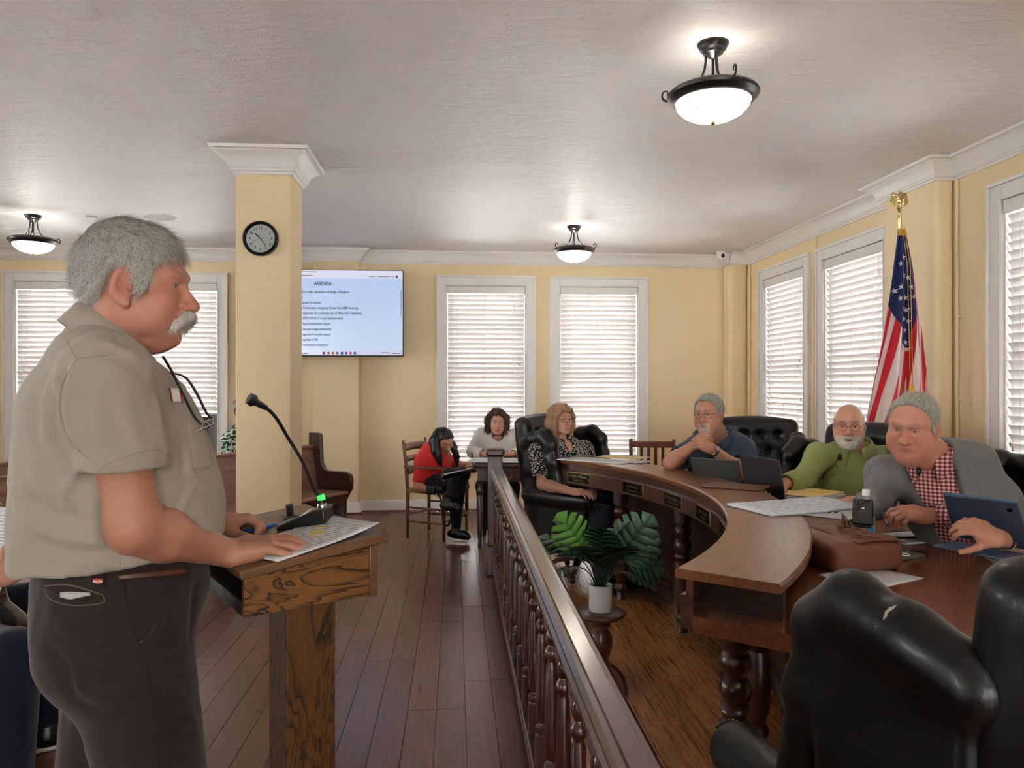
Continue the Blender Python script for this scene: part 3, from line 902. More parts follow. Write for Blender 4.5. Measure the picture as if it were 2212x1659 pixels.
def torso(v, P, N, fwd, rad, grow=0.0, k=.07):
    """rad: list of (t along the spine, lateral, depth, length, forward offset)"""
    P, N = np.array(P, float), np.array(N, float); up = N - P; L = np.linalg.norm(up); up /= L
    f = unit(np.array(fwd) - up * np.dot(fwd, up)); r = np.cross(f, up)
    M = np.stack([r, f, up], 1)
    for t, a, b, c, o in rad:
        v.ell(P + up * L * t + f * o, (a + grow, b + grow, c + grow), k, False, M)
    return r, f, up
def clothed(name, v, m, parent, fold=.004, scale=9, seed=1, it=2, extra=None, label=None, fine=.3):
    V, Q = v.mesh(); V = relax(V, Q, it, .5); N = normals(V, Q)
    st = V.copy(); st[:, 2] *= .75
    a = vnoise(st, scale, seed); b = vnoise(st + nv((3.1, 1.7, .4)), scale * 2.3, seed + 5)
    disp = fold * (np.abs(a) * 1.4 - .45) + fold * .4 * b
    if fine: disp += fold * fine * (1 - np.abs(vnoise(st, scale * 4.5, seed + 9)) * 2)
    V = V + N * disp[:, None]
    if extra is not None: V = extra(V, N, Q)
    me = np_mesh(name, V, Q)
    return obj(name, me, m, parent, label=label)
def bvh_of(o):
    me = o.data
    return BVHTree.FromPolygons([v.co for v in me.vertices], [p.vertices for p in me.polygons])
def patch(bvh, O, U, W, D, nu, nv_, off=.003, mask=None):
    """grid O + u*U + w*W thrown along D onto a surface"""
    O, U, W, D = Vector(O), Vector(U), Vector(W), Vector(D).normalized(); pts = {}
    mb = MB()
    for i in range(nu + 1):
        for j in range(nv_ + 1):
            u, w_ = i / nu, j / nv_
            if mask is not None:
                u, w_ = mask(u, w_)
            h = bvh.ray_cast(O + U * u + W * w_, D, 3.0)
            if h[0] is not None: pts[i, j] = (h[0] + (h[1] if h[1].dot(D) < 0 else -h[1]) * off)
    ids = {k: n for n, k in enumerate(pts)}
    mb.v = [tuple(p) for p in pts.values()]
    for i in range(nu):
        for j in range(nv_):
            q = [(i, j), (i + 1, j), (i + 1, j + 1), (i, j + 1)]
            if all(a in ids for a in q): mb.f.append(tuple(ids[a] for a in q))
    return mb
def seam(bvh, pts, D, r=.0012, off=.0005, n=24):
    pts = [Vector(p) for p in pts]; out = []
    seglen = len(pts) - 1
    for k in range(n + 1):
        t = k / n * seglen; i = min(int(t), seglen - 1); p = pts[i].lerp(pts[i + 1], t - i)
        h = bvh.ray_cast(p, Vector(D).normalized(), 3.0)
        if h[0] is not None: out.append(h[0] + (h[1] if h[1].dot(Vector(D)) < 0 else -h[1]) * off)
    return MB().tube(out, r, 5) if len(out) > 2 else None
def thick(o, t, off=0.0):
    m = o.modifiers.new('solid', 'SOLIDIFY'); m.thickness = t; m.offset = off; return o
def collar(c, fwd, up, r=(.066, .060), stand=.03, drop=.042, gap=18, point=.035, flare=.02, n=36, lift=.012, back=.012):
    """shirt collar: stand, fold, flap with points; c = base centre of the neck"""
    f = Vector(unit(fwd)); u = Vector(unit(up)); f = (f - u * f.dot(u)).normalized(); rt = f.cross(u)
    c = Vector(c); mb = MB(); rows = []
    for i in range(n + 1):
        a = R(gap) + (2 * PI - 2 * R(gap)) * i / n
        cf = math.cos(a); e = abs(i / n - .5) * 2
        dr = rt * math.sin(a) * r[0] + f * cf * r[1]
        dd = dr.normalized()
        ht = stand + back * (1 - cf) * .5 - lift * max(0, cf)
        fold = c + dr + u * ht
        pk = max(0.0, (e - .72) / .28)
        flap = c + dr * 1.0 + dd * (flare + .004) + u * (ht - drop - point * pk ** 1.5) + f * (.012 * pk) + rt * (math.copysign(.014, math.sin(a)) * pk)
        rows.append((c + dr * .98 - u * .01, fold - dd * .004, fold + dd * .004 + u * .001, fold + dd * .009 - u * .006, flap))
    m = len(rows[0])
    for q in rows: mb.v += [tuple(p) for p in q]
    for i in range(n):
        for j in range(m - 1): mb.f.append((i * m + j, (i + 1) * m + j, (i + 1) * m + j + 1, i * m + j + 1))
    return mb
def glasses(parent, Rm, t, m, rim=.0011, half=.0, wd=.027, ht=.017, round_=2.6, lens=None):
    """frame in head coordinates moved by Rm, t"""
    def T(p): return Vector(np.array(Rm) @ np.array(p) + np.array(t))
    mb = MB()
    for s in (-1, 1):
        pts = []
        for k in range(28):
            a = 2 * PI * k / 28; cx, sx = math.cos(a), math.sin(a)
            x = math.copysign(abs(cx) ** (2 / round_), cx) * wd; z = math.copysign(abs(sx) ** (2 / round_), sx) * ht
            xx = s * .034 + x
            pts.append(T((xx, .101 - 5.5 * max(0, abs(xx) - .02) ** 2, z - .005)))
        mb.tube(pts, rim, 5, closed=True)
        e = .034 + wd
        mb.tube([T((s * e, .094, .002)), T((s * (e + .008), .085, .003)), T((s * .079, .0, .004)), T((s * .080, -.012, -.008))], rim * 1.2, 5)
    mb.tube([T((-.034 + wd, .101, .0)), T((0, .104, .004)), T((.034 - wd, .101, .0))], rim * 1.1, 5)
    return obj('eyeglasses', mb, m, parent, smooth=True)
def shoe_vol(h, ankle, dirv, L=.27, sole=.0, w=.047):
    a = nv(ankle); d = unit((dirv[0], dirv[1], dirv[2] if len(dirv) > 2 else 0)); v = Vol(a - .32, a + .32, h); z0 = a[2] - .085
    hl = a - nv(d) * .055; hl[2] = z0 + .04
    toe = a + nv(d) * (L - .1); toe[2] = z0 + .03
    mid = a + nv(d) * .09; mid[2] = z0 + .042
    v.chain([hl, mid, toe], [w * .86, w, w * .78], .03); v.cone(a + nv((0, 0, .0)), (a[0], a[1], z0 + .05), .042, .045, .03)
    v.half((0, 0, z0), (0, 0, -1)); return v
# ------------------------------------------------------------------ column with capital, clock
fl_ = px(509, 700, 4.74); YC = fl_.y; XC0 = fl_.x; XC1 = pY(628, 700, YC).x; YC1 = YC + (XC1 - XC0)
col_path = [(XC0, YC), (XC0, YC1), (XC1, YC1), (XC1, YC)]
c = MB().bb(XC0, XC1, YC, YC1, 0, CEIL)
column = struct(obj('column', c, M_WALL, bevel=.006))
cap = [(p * 1.06, z * 1.16) for p, z in crown]
obj('capital', MB().sweep(cap, col_path, CEIL, True), M_TRIM, column, smooth=True, angle=25)
obj('base_moulding', MB().sweep(base, col_path, 0, True), M_TRIM, column)
obj('shoe_moulding', MB().sweep(shoe, col_path, 0, True), M_CHAIRWOOD, column)

cc = pY(564, 516, YC); CR = .112
clk = thing('wall_clock', 'round black-rimmed wall clock on the square column', 'clock', cc)
FACE = Matrix.Translation((0, -.018, 0)) @ Matrix.Rotation(R(90), 4, 'X')      # local xy plane -> facing the room
bz_ = [(CR, 0), (CR, .022), (CR - .004, .03), (CR - .012, .034), (CR - .019, .03), (CR - .022, .020), (CR - .0225, .012), (CR - .03, .011), (CR - .03, 0)]
obj('bezel', MB().lathe(bz_ + [bz_[0]], 48, Matrix.Rotation(R(90), 4, 'X')), M_BLACKGLOSS, clk, smooth=True, angle=30)
obj('dial', MB().lathe([(.001, .013), (CR - .022, .013), (CR - .022, .010), (.001, .010)], 40, Matrix.Rotation(R(90), 4, 'X')), plain('clock_dial', (246, 244, 236), .5), clk)
INK = plain('black_ink', (18, 18, 20), .6)
ORIENT = lambda y: Matrix.Translation((0, y, 0)) @ Matrix.Rotation(R(90), 4, 'X')
nm_ = MB()
for k in range(1, 13):
    a = R(90 - 30 * k); rr_ = .068
    text_to(nm_, str(k), .025, ORIENT(-.0135) @ Matrix.Translation((rr_ * math.cos(a), rr_ * math.sin(a) - .0085, 0)), 'CENTER', bold=.0004)
obj('numerals', nm_, INK, clk)
tk = MB()
for k in range(60):
    a = R(6 * k); tk.box(Vector((.084 * math.sin(a), -.0135, .084 * math.cos(a))), (.0008 if k % 5 else .0016, .0004, .004), Matrix.Rotation(a, 3, 'Y'))
obj('minute_marks', tk, INK, clk)
def clock_hand(nm, ang, l0, l1, w0, w1, y):
    a = R(ang); M = Matrix.Translation((0, y, 0)) @ Matrix.Rotation(R(90), 4, 'X') @ Matrix.Rotation(-a, 4, 'Z')
    obj(nm, MB().prism([(-w0, -l0), (w0, -l0), (w1, l1 * .8), (0, l1), (-w1, l1 * .8)], M, .001), INK, clk)
clock_hand('hour_hand', 312, .012, .052, .002, .0045, -.0150)
clock_hand('minute_hand', 144, .012, .066, .0018, .0022, -.0165)
clock_hand('second_hand', 247, .028, .070, .0006, .0004, -.0175)
obj('glass', MB().lathe([(.001, .0195), (CR - .0215, .0185), (CR - .0215, .0180), (.001, .019)], 40, Matrix.Rotation(R(90), 4, 'X')), M_PANE, clk, smooth=True)

# ------------------------------------------------------------------ ceiling lamps
M_BOWL = glow('lamp_glass', (255, 246, 230), LAMP)
M_ETCH = plain('etched_lettering', (120, 116, 110), .7)
def make_lamp(loc, label):
    r = thing('ceiling_lamp', label, 'lamp', loc, R(20), 'bowl lamps hanging under the ceiling')
    obj('canopy', MB().lathe([(.001, 0), (.068, 0), (.068, -.006), (.062, -.014), (.058, -.026), (.046, -.034), (.044, -.044), (.03, -.05), (.012, -.066), (.001, -.068)], 28), M_PEWTER, r, smooth=True, angle=35)
    ZR = -.225
    for k in range(3):
        a = R(120 * k + 15); ca, sa = math.cos(a), math.sin(a)
        pr = [(.03, -.035), (.031, -.07), (.035, -.105), (.05, -.145), (.08, -.18), (.12, -.205), (.165, -.222), (.196, -.226)]
        obj('arm', MB().tube([(q * ca, q * sa, z) for q, z in pr], .0055, 8), M_PEWTER, r, smooth=True)
        sc = [(.196, -.226), (.212, -.221), (.222, -.207), (.221, -.190), (.210, -.180), (.199, -.184), (.197, -.194), (.203, -.199)]
        sq = smooth_pts([Vector((q * ca, q * sa, z)) for q, z in sc], 4)
        obj('scroll', MB().tube(sq, [.0055 - .003 * k_ / (len(sq) - 1) for k_ in range(len(sq))], 8), M_PEWTER, r, smooth=True)
    obj('stem', MB().tube([(0, 0, -.06), (0, 0, ZR + .01)], .006, 8), M_PEWTER, r, smooth=True)
    obj('rim', MB().lathe([(.150, ZR + .018), (.172, ZR + .020), (.190, ZR + .012), (.199, ZR), (.196, ZR - .010), (.186, ZR - .016), (.180, ZR - .026), (.168, ZR - .034), (.163, ZR - .034), (.158, ZR - .01), (.150, ZR + .018)], 48), M_PEWTER, r, smooth=True, angle=35)
    bp = [(.164 * math.cos(t) if t < PI / 2 - .01 else .0005, ZR - .024 - .092 * math.sin(t)) for t in [i * PI / 2 / 10 for i in range(11)]]
    bp = bp[::2] + bp[-1:] if len(bp) % 2 == 0 else bp[::2]
    bowl = obj('bowl', MB().lathe(bp, 28), M_BOWL, r, smooth=True)
    V, Fc = text_mesh('Waller County, Texas', .036, 0, 'CENTER', .35)
    vv = []
    for x, y, _ in V:
        t = R(38) + (.018 - y) * 9; t = min(max(t, .02), 1.45)
        q = .166 * math.cos(t); z = ZR - .025 - .0945 * math.sin(t); a = R(-112) + x / .150
        vv.append((q * math.cos(a), q * math.sin(a), z))
    m2 = MB(); m2.add(vv, Fc); obj('lettering', m2, M_ETCH, r, recalc=False)
    bl = bpy.data.lights.new('bulb', 'POINT'); bl.energy = BULB; bl.color = (1, .93, .84); bl.shadow_soft_size = .04
    bo_ = bpy.data.objects.new('bulb', bl); COL.objects.link(bo_); bo_.parent = r; bo_.location = (0, 0, ZR + .035)
    st = [(.028 * math.cos(R(90 + 36 * i)) * (1 if i % 2 == 0 else .4), .028 * math.sin(R(90 + 36 * i)) * (1 if i % 2 == 0 else .4)) for i in range(10)]
    obj('star_finial', MB().prism(st, Matrix.Translation((0, 0, ZR - .124)), .006).ball((0, 0, ZR - .124), (.011, .011, .009)), M_BRASS, r)
    return r
lamp0 = make_lamp(pz(1540, 95, CEIL), 'lit glass bowl lamp nearest the viewer, above the bench')
dup(lamp0, pz(1240, 489, CEIL), R(75), 'lit glass bowl lamp in front of the far wall windows')
dup(lamp0, pz(72, 465, CEIL), R(35), 'lit glass bowl lamp at the left edge above the leftmost window')
for x, y, nm in ((-3.74, 3.15, 'lit glass bowl lamp above the benches, left of view'), (1.12, -.65, 'lit glass bowl lamp behind the viewpoint on the bench side'), (-3.74, -.65, 'lit glass bowl lamp behind the viewpoint on the pew side')):
    dup(lamp0, (x, y, CEIL), R(50), nm)

sp = pz(345, 469, CEIL)
spk = thing('ceiling_speaker', 'round white flush speaker grille in the ceiling', 'speaker', sp)
obj('grille', MB().lathe([(.001, -.008), (.12, -.008), (.128, -.004), (.13, 0), (.001, 0)], 40), plain('speaker_grille', (205, 199, 196), .6, bump=(900, .3)), spk, smooth=True, angle=30)
obj('rim', MB().lathe([(.13, 0), (.132, -.006), (.14, -.006), (.143, 0), (.13, 0)], 40), M_WHITEPLASTIC, spk, smooth=True)
obj('screw', MB().lathe([(.001, -.010), (.004, -.010), (.004, -.007)], 10, Matrix.Translation((-.08, .0, 0))), M_STEEL, spk)
dp = pz(198, 468, CEIL)
sm = thing('smoke_detector', 'small round white disc on the ceiling near the speaker', 'detector', dp)
obj('body', MB().lathe([(.001, -.018), (.035, -.018), (.045, -.01), (.047, 0), (.001, 0)], 24), M_CEIL, sm, smooth=True, angle=35)

cp = pY(1557, 548, YF - .33); cp.z = CEIL - .02
sec = thing('security_camera', 'white dome security camera in the far right ceiling corner', 'camera', (cp.x, cp.y, CEIL))
obj('mount', MB().lathe([(.001, 0), (.05, 0), (.05, -.02), (.03, -.032), (.001, -.032)], 20), M_WHITEPLASTIC, sec, smooth=True, angle=35)
obj('housing', MB().ball((0, 0, -.05), .042, 18, 12), M_WHITEPLASTIC, sec, smooth=True)
obj('lens', MB().lathe([(.001, .014), (.017, .012), (.022, .004), (.022, 0), (.001, 0)], 18, Matrix.Translation((.012, -.034, -.054)) @ Matrix.Rotation(R(100), 4, 'X')), M_BLACKGLOSS, sec, smooth=True)

# wall conduits on the right wall
M_CONDUIT = M_WALL
def conduit(y, z0, z1, label, kink=None, x=XR - .014):
    o = thing('wall_conduit', label, 'conduit', (x, y, 0))
    pts = [(0, 0, z0), (0, 0, z1)] if kink is None else [(0, 0, z0), (0, 0, kink), (0, -.03, kink + .1), (0, -.03, z1)]
    obj('pipe', MB().tube(pts, .010, 10), M_CONDUIT, o, smooth=True)
    for z in [q for q in (.6, 1.35, 1.9, 2.35) if z0 + .1 < q < z1 - .1][:3]:
        obj('clip', MB().box((.006, 0, z), (.014, .05, .018)), M_CONDUIT, o, bevel=.003)
conduit(4.70, .14, 2.81, 'painted wall conduit between the flag and the nearest window')
conduit(pX(1761, 700, XR).y, .14, 2.81, 'painted wall conduit between the two right wall windows', 2.45)
conduit(pX(1622, 700, XR).y, .14, 2.81, 'painted wall conduit beside the far right corner')

# dark panel with a pale insert in the lower part of the raised blind's window
dw = far_win[1]; wc = (dw[0] + dw[1]) / 2
dpn = thing('window_unit', 'black panel in a grey frame under the raised blind', 'window unit', (wc, YF + .06, SILL + .012))
hw = (dw[1] - dw[0]) / 2 - .014
obj('frame', MB().bb(-hw, hw, 0, .06, 0, .03).bb(-hw, hw, 0, .06, .55, .58).bb(-hw, -hw + .12, 0, .06, .03, .55).bb(hw - .12, hw, 0, .06, .03, .55), plain('grey_metal', (112, 110, 110), .5), dpn, bevel=.004)
obj('black_panel', MB().bb(-hw + .12, hw - .12, -.02, .05, .03, .53), M_BLACKPLASTIC, dpn, bevel=.008)
obj('pale_insert', MB().bb(-hw + .16, hw - .19, -.026, -.015, .05, .24), plain('pale_grey', (176, 174, 170), .5), dpn, bevel=.003)

# ------------------------------------------------------------------ television
YT = YF - .30
tr_, tl_ = pY(872, 677, YT), None
TH = .945; TW = 1.675
zc = (pY(872, 586, YT).z + pY(872, 769, YT).z) / 2
tv = thing('television', 'large wall television showing a meeting agenda behind the column', 'television', (tr_.x - TW / 2, YT, zc), R(-2))
obj('case', MB().bb(-TW / 2, TW / 2, 0, .045, -TH / 2, TH / 2), M_BLACKPLASTIC, tv, bevel=.006)
def screen_mat():
    t = NT('screen'); v = t.coords('Object', (1, 1, 1)); sp_ = t.new('ShaderNodeSeparateXYZ'); t.lk(v, sp_.inputs[0])
    z = sp_.outputs['Z']; x = sp_.outputs['X']
    col = t.ramp(t.math('ADD', t.math('MULTIPLY', z, 1 / TH), .5), [(0, lin((214, 212, 240))), (.062, lin((214, 212, 240))), (.064, lin((205, 222, 250))), (.90, lin((190, 210, 248))), (.902, lin((222, 226, 248))), (1, lin((232, 230, 246)))])
    t.base((.02, .02, .02)); t.lk(col, t.b.inputs['Emission Color']); t.b.inputs['Emission Strength'].default_value = .62; t.set(.2); return t.m
obj('screen', MB().bb(-TW / 2 + .008, TW / 2 - .008, -.003, 0, -TH / 2 + .014, TH / 2 - .008), screen_mat(), tv)
obj('wall_bracket', MB().bb(-.2, .2, .045, .17, -.15, .15), M_BLACKPLASTIC, tv)
SC = TH / 183.0                                    # metres per photo pixel on the screen
txt = MB()
def line(s, xr, y, size=.040, bold=.0007, align='RIGHT'):
    text_to(txt, s, size, Matrix.Translation((TW / 2 - (872 - xr) * SC, -.0045, (677.5 - y) * SC)) @ Matrix.Rotation(R(90), 4, 'X'), align, 0, bold)
line('AGENDA', 703, 618, .046, .0012, 'CENTER')
txt.bb(TW / 2 - (872 - 690) * SC, TW / 2 - (872 - 717) * SC, -.0046, -.0042, (677.5 - 619.5) * SC, (677.5 - 619) * SC)
for s, xr, y in (('Discuss and/or take action upon call to order, invocation and pledge of allegiance', 759, 635), ('Introductions', 661, 646.5), ('Discuss and/or take action upon approval of minutes', 699, 658),
                 ('upon Proclamation recognizing Prairie View A&M University,', 778, 669), ('upon application for preliminary plat of "Bella View" Subdivision', 785, 680),
                 ('upon BID# 2026-05: 10 ft. pull behind shredder', 745, 691), ('upon Road Administrators Report', 719, 702.5), ('upon line-item budget amendments', 721, 714),
                 ('upon approval of monthly reports', 719, 725), ('upon payment of bills', 693, 736), ('upon resolutions/proclamations', 714, 747)):
    V, Fc = text_mesh(s, .040, 0, 'RIGHT', 0, .0007)
    wmax = {635: 112, 669: 128, 680: 135, 691: 95, 702.5: 69, 714: 71, 725: 69, 736: 43, 747: 64, 646.5: 30, 658: 50}[y] * SC
    full = -min(p[0] for p in V)
    ref = {635: 'on call to order, invocation and pledge of allegiance', 658: 'on approval of minutes'}.get(y, s)
    k = wmax / (full * len(ref) / len(s))
    txt.add([Matrix.Translation((TW / 2 - (872 - xr) * SC, -.0045, (677.5 - y) * SC)) @ Matrix.Rotation(R(90), 4, 'X') @ Vector((p[0] * k, p[1], 0)) for p in V], Fc)
obj('agenda_text', txt, plain('screen_ink', (40, 42, 60), .6), tv, recalc=False)
ui = MB()
for x0, x1, y in ((650, 690, 590.5), (650, 682, 598), (800, 812, 600), (818, 843, 600), (846, 852, 600), (656, 672, 763), (826, 842, 761), (848, 866, 762)):
    ui.bb(TW / 2 - (872 - x0) * SC, TW / 2 - (872 - x1) * SC, -.0046, -.0042, (677.5 - y - 1) * SC, (677.5 - y + .6) * SC)
ui.bb(TW / 2 - (872 - 866.3) * SC, TW / 2 - (872 - 867.5) * SC, -.0046, -.0042, (677.5 - 683) * SC, (677.5 - 628) * SC)
obj('toolbar_marks', ui, plain('screen_grey', (150, 152, 170), .6), tv)
for x, cl in ((705, (60, 70, 90)), (715, (190, 90, 150)), (724, (232, 178, 60)), (733, (60, 150, 210)), (743, (40, 60, 110)), (752, (30, 120, 220)), (761, (220, 90, 70)), (770, (30, 110, 190)), (858, (120, 70, 160))):
    y = 762 if x < 850 else 600
    obj('screen_icon', MB().bb(TW / 2 - (872 - x + 2.4) * SC, TW / 2 - (872 - x - 2.4) * SC, -.005, -.004, (677.5 - y - 2.6) * SC, (677.5 - y + 2.6) * SC), plain('icon_%d' % x, cl, .5), tv)

# ------------------------------------------------------------------ railing
rl = thing('balustrade', 'dark mahogany balustrade with a moulded handrail dividing the floor', 'railing', (RAILX, 3.0, 0))
NY = px(1065, 1000, 5.67).y
ncx, ncy = RAILX - .005, NY
np_ = obj('newel_post', MB().bb(ncx - .055, ncx + .055, ncy - .055, ncy + .055, .22, .90), M_MAHOG, rl, bevel=.006, world=True)
obj('newel_base', MB().bb(ncx - .068, ncx + .068, ncy - .068, ncy + .068, 0, .22), M_MAHOG, rl, bevel=.008, world=True)
capm = MB().bb(ncx - .072, ncx + .072, ncy - .072, ncy + .072, .90, .955)
obj('newel_cap', capm, M_MAHOG, rl, bevel=.016, world=True)
HR = [(-.045, -.030), (-.045, -.022), (-.034, -.012), (-.034, -.006), (-.044, .004), (-.044, .012), (-.034, .020), (-.022, .021), (-.019, .0265), (.019, .0265), (.022, .021), (.034, .020), (.044, .012), (.044, .004), (.034, -.006), (.034, -.012), (.045, -.022), (.045, -.030)]
HZ = .80; y0r, y1r = -.6, ncy - .055
hr = MB(); n = len(HR)
vs = [(RAILX + a, y0r, HZ + b) for a, b in HR] + [(RAILX + a, y1r, HZ + b) for a, b in HR]
hr.add(vs, [(i, (i + 1) % n, n + (i + 1) % n, n + i) for i in range(n)] + [tuple(range(n)), tuple(reversed(range(n, 2 * n)))])
obj('handrail', hr, M_MAHOG_H, rl, smooth=True, angle=28, world=True)
obj('bottom_rail', MB().bb(RAILX - .035, RAILX + .035, y0r, y1r, .055, .105), M_MAHOG_H, rl, bevel=.008, world=True)
bp_ = [(.0225, .22), (.020, .225), (.0245, .24), (.0225, .25), (.014, .256), (.0125, .262), (.019, .275), (.0215, .30), (.0225, .36), (.0205, .50), (.018, .56), (.0135, .572), (.0135, .578), (.022, .59), (.0235, .60), (.0215, .612), (.014, .62), (.0125, .626), (.019, .64), (.0205, .652), (.018, .664), (.0145, .672), (.0225, .68)]
bal = MB().bb(-.0225, .0225, -.0225, .0225, .105, .22).lathe(bp_, 14).bb(-.0225, .0225, -.0225, .0225, .68, HZ - .03)
bme = mesh_from(bal, 'baluster', True, 35); bme.materials.append(M_MAHOG)
y = ncy - .055 - .14
while y > y0r:
    o = bpy.data.objects.new('baluster', bme); COL.objects.link(o); o.parent = rl; o.location = (0, y - 3.0, 0); o.rotation_euler = (0, 0, 0); y -= .262

# ------------------------------------------------------------------ curved bench
BC = (-1.62, 3.69)
def arc(r, th, z): a = R(th); return cw(BC[0] + r * math.cos(a), BC[1] + r * math.sin(a), z)
def ring(prof, t0, t1, n=60, t0e=None, t1e=None):
    """profile of (radius, z) swept along the bench"""
    mb = MB(); m = len(prof); vs = []
    for i in range(n + 1):
        t = t0 + (t1 - t0) * i / n
        for r_, z in prof: vs.append(arc(r_, t, z))
    mb.add(vs, [(i * m + k, (i + 1) * m + k, (i + 1) * m + (k + 1) % m, i * m + (k + 1) % m) for i in range(n) for k in range(m)] + [tuple(range(m)), tuple(reversed([n * m + k for k in range(m)]))])
    return mb
T0, T1 = -35.6, 42.4
def bench_wood(name, c1, c2, rough, coat):
    """grain runs round the bench: polar coordinates about its centre"""
    t = NT(name); t.set(rough, .5, 0, coat); t.b.inputs['Coat Roughness'].default_value = .12
    tc = t.new('ShaderNodeTexCoord'); sb = t.new('ShaderNodeVectorMath', operation='SUBTRACT'); c0 = cw(BC[0], BC[1], 0)
    sb.inputs[1].default_value = c0; t.lk(tc.outputs['Object'], sb.inputs[0])
    sp_ = t.new('ShaderNodeSeparateXYZ'); t.lk(sb.outputs[0], sp_.inputs[0])
    th = t.math('ARCTAN2', sp_.outputs['Y'], sp_.outputs['X'])
    rr_ = t.math('SQRT', t.math('ADD', t.math('MULTIPLY', sp_.outputs['X'], sp_.outputs['X']), t.math('MULTIPLY', sp_.outputs['Y'], sp_.outputs['Y'])))
    cb = t.new('ShaderNodeCombineXYZ'); t.lk(t.math('MULTIPLY', rr_, 15), cb.inputs[0]); t.lk(t.math('MULTIPLY', th, 4.5), cb.inputs[1]); t.lk(t.math('MULTIPLY', sp_.outputs['Z'], 15), cb.inputs[2])
    n = t.noise(cb.outputs[0], 1.0, 5, .6, 1.0); n2 = t.noise(cb.outputs[0], 8, 3)
    rings = t.math('FRACT', t.math('MULTIPLY', n, 6))
    t.base(t.ramp(t.math('ADD', t.math('MULTIPLY', rings, .4), t.math('MULTIPLY', n2, .55)), [(.2, lin(c1)), (.8, lin(c2))]))
    t.bump(rings, .05, .0015); return t.m
M_BTOP = bench_wood('bench_top_wood', (104, 62, 40), (138, 90, 60), .30, .35)
M_BDESK = bench_wood('bench_desk_wood', (96, 50, 32), (132, 76, 50), .26, .4)
M_BFACE = bench_wood('bench_face_wood', (62, 34, 25), (92, 54, 40), .34, .3)
M_BDARK = bench_wood('bench_panel_wood', (34, 15, 12), (54, 26, 20), .34, .3)
bo = cw(BC[0] + 3.0, BC[1], 0)
bench = thing('curved_bench', 'curved dark wooden council bench with a raised counter', 'bench', bo)
obj('counter', ring([(2.585, .879), (2.583, .899), (2.589, .907), (2.884, .907), (2.89, .899), (2.888, .879)], T0, T1), M_BTOP, bench, smooth=True, angle=30, world=True)
obj('upper_fascia', ring([(2.618, .80), (2.618, .879), (2.64, .879), (2.64, .80)], T0, T1 - .3), M_BFACE, bench, smooth=True, angle=30, world=True)
obj('fascia_moulding', ring([(2.600, .818), (2.596, .824), (2.600, .832), (2.618, .834), (2.618, .818)], T0, T1 - .3), M_BFACE, bench, smooth=True, angle=30, world=True)
obj('lower_fascia', ring([(2.600, .735), (2.600, .818), (2.64, .818), (2.64, .735)], T0, T1 - .3), M_BFACE, bench, smooth=True, angle=30, world=True)
obj('desk_top', ring([(2.64, .725), (2.64, .775), (3.55, .775), (3.556, .77), (3.556, .73), (3.55, .725)], T0, T1 - .3), M_BDESK, bench, smooth=True, angle=30, world=True)
obj('modesty_panel', ring([(2.83, .15), (2.83, .725), (2.855, .725), (2.855, .15)], -14, 34), M_BDARK, bench, smooth=True, angle=30, world=True)
obj('panel_rail', ring([(2.80, .10), (2.80, .145), (2.812, .155), (2.815, .18), (2.83, .19), (2.87, .19), (2.87, .10)], -14, 34), M_BDARK, bench, smooth=True, angle=30, world=True)
# counter end support and desk gable panels
def radial(th, r0, r1, z0, z1, t): 
    mb = MB(); dt = math.degrees(t / ((r0 + r1) / 2)) / 2
    vs = [arc(r_, th + s * dt, z) for s in (-1, 1) for r_, z in ((r0, z0), (r1, z0), (r1, z1), (r0, z1))]
    return mb.add(vs, [(0, 1, 2, 3), (7, 6, 5, 4), (0, 4, 5, 1), (1, 5, 6, 2), (2, 6, 7, 3), (3, 7, 4, 0)])
for th in (T0 + 2.2, -18, 0, 18, T1 - 1.2):
    obj('counter_support', radial(th, 2.64, 2.87, .775, .879, .03), M_BDARK, bench, world=True)
for th, r0, r1 in ((-18.5, 2.80, 3.45), (3.5, 2.9, 3.45), (33.5, 2.86, 3.4)):
    obj('gable_panel', radial(th, r0, r1, .0, .725, .035), M_BDARK, bench, world=True)
legp = [(.036, 0), (.030, .012), (.028, .05), (.040, .062), (.046, .078), (.040, .095), (.030, .105), (.034, .125), (.046, .16), (.052, .24), (.053, .36), (.050, .40), (.036, .412), (.044, .425), (.050, .44), (.044, .455), (.034, .462), (.047, .48), (.054, .505), (.047, .53), (.034, .545), (.034, .552), (.046, .568), (.052, .59), (.044, .612), (.036, .62), (.036, .628), (.052, .64), (.054, .66), (.054, .725)]
legm = mesh_from(MB().lathe(legp, 22), 'turned_leg', True, 40); legm.materials.append(M_MAHOG)
for th in (29.3, 14, -1, -16.2, -31):
    p = arc(2.70, th, 0); o = bpy.data.objects.new('turned_leg', legm); COL.objects.link(o); o.parent = bench; o.location = p - bo
for th in (38, 12, -12, -32):
    p = arc(3.42, th, 0); o = bpy.data.objects.new('turned_leg', legm); COL.objects.link(o); o.parent = bench; o.location = p - bo
M_PLATE = plain('plate_black', (10, 10, 11), .25, .5)
M_PLATETXT = plain('plate_brass', (176, 146, 92), .35, .5, .8)
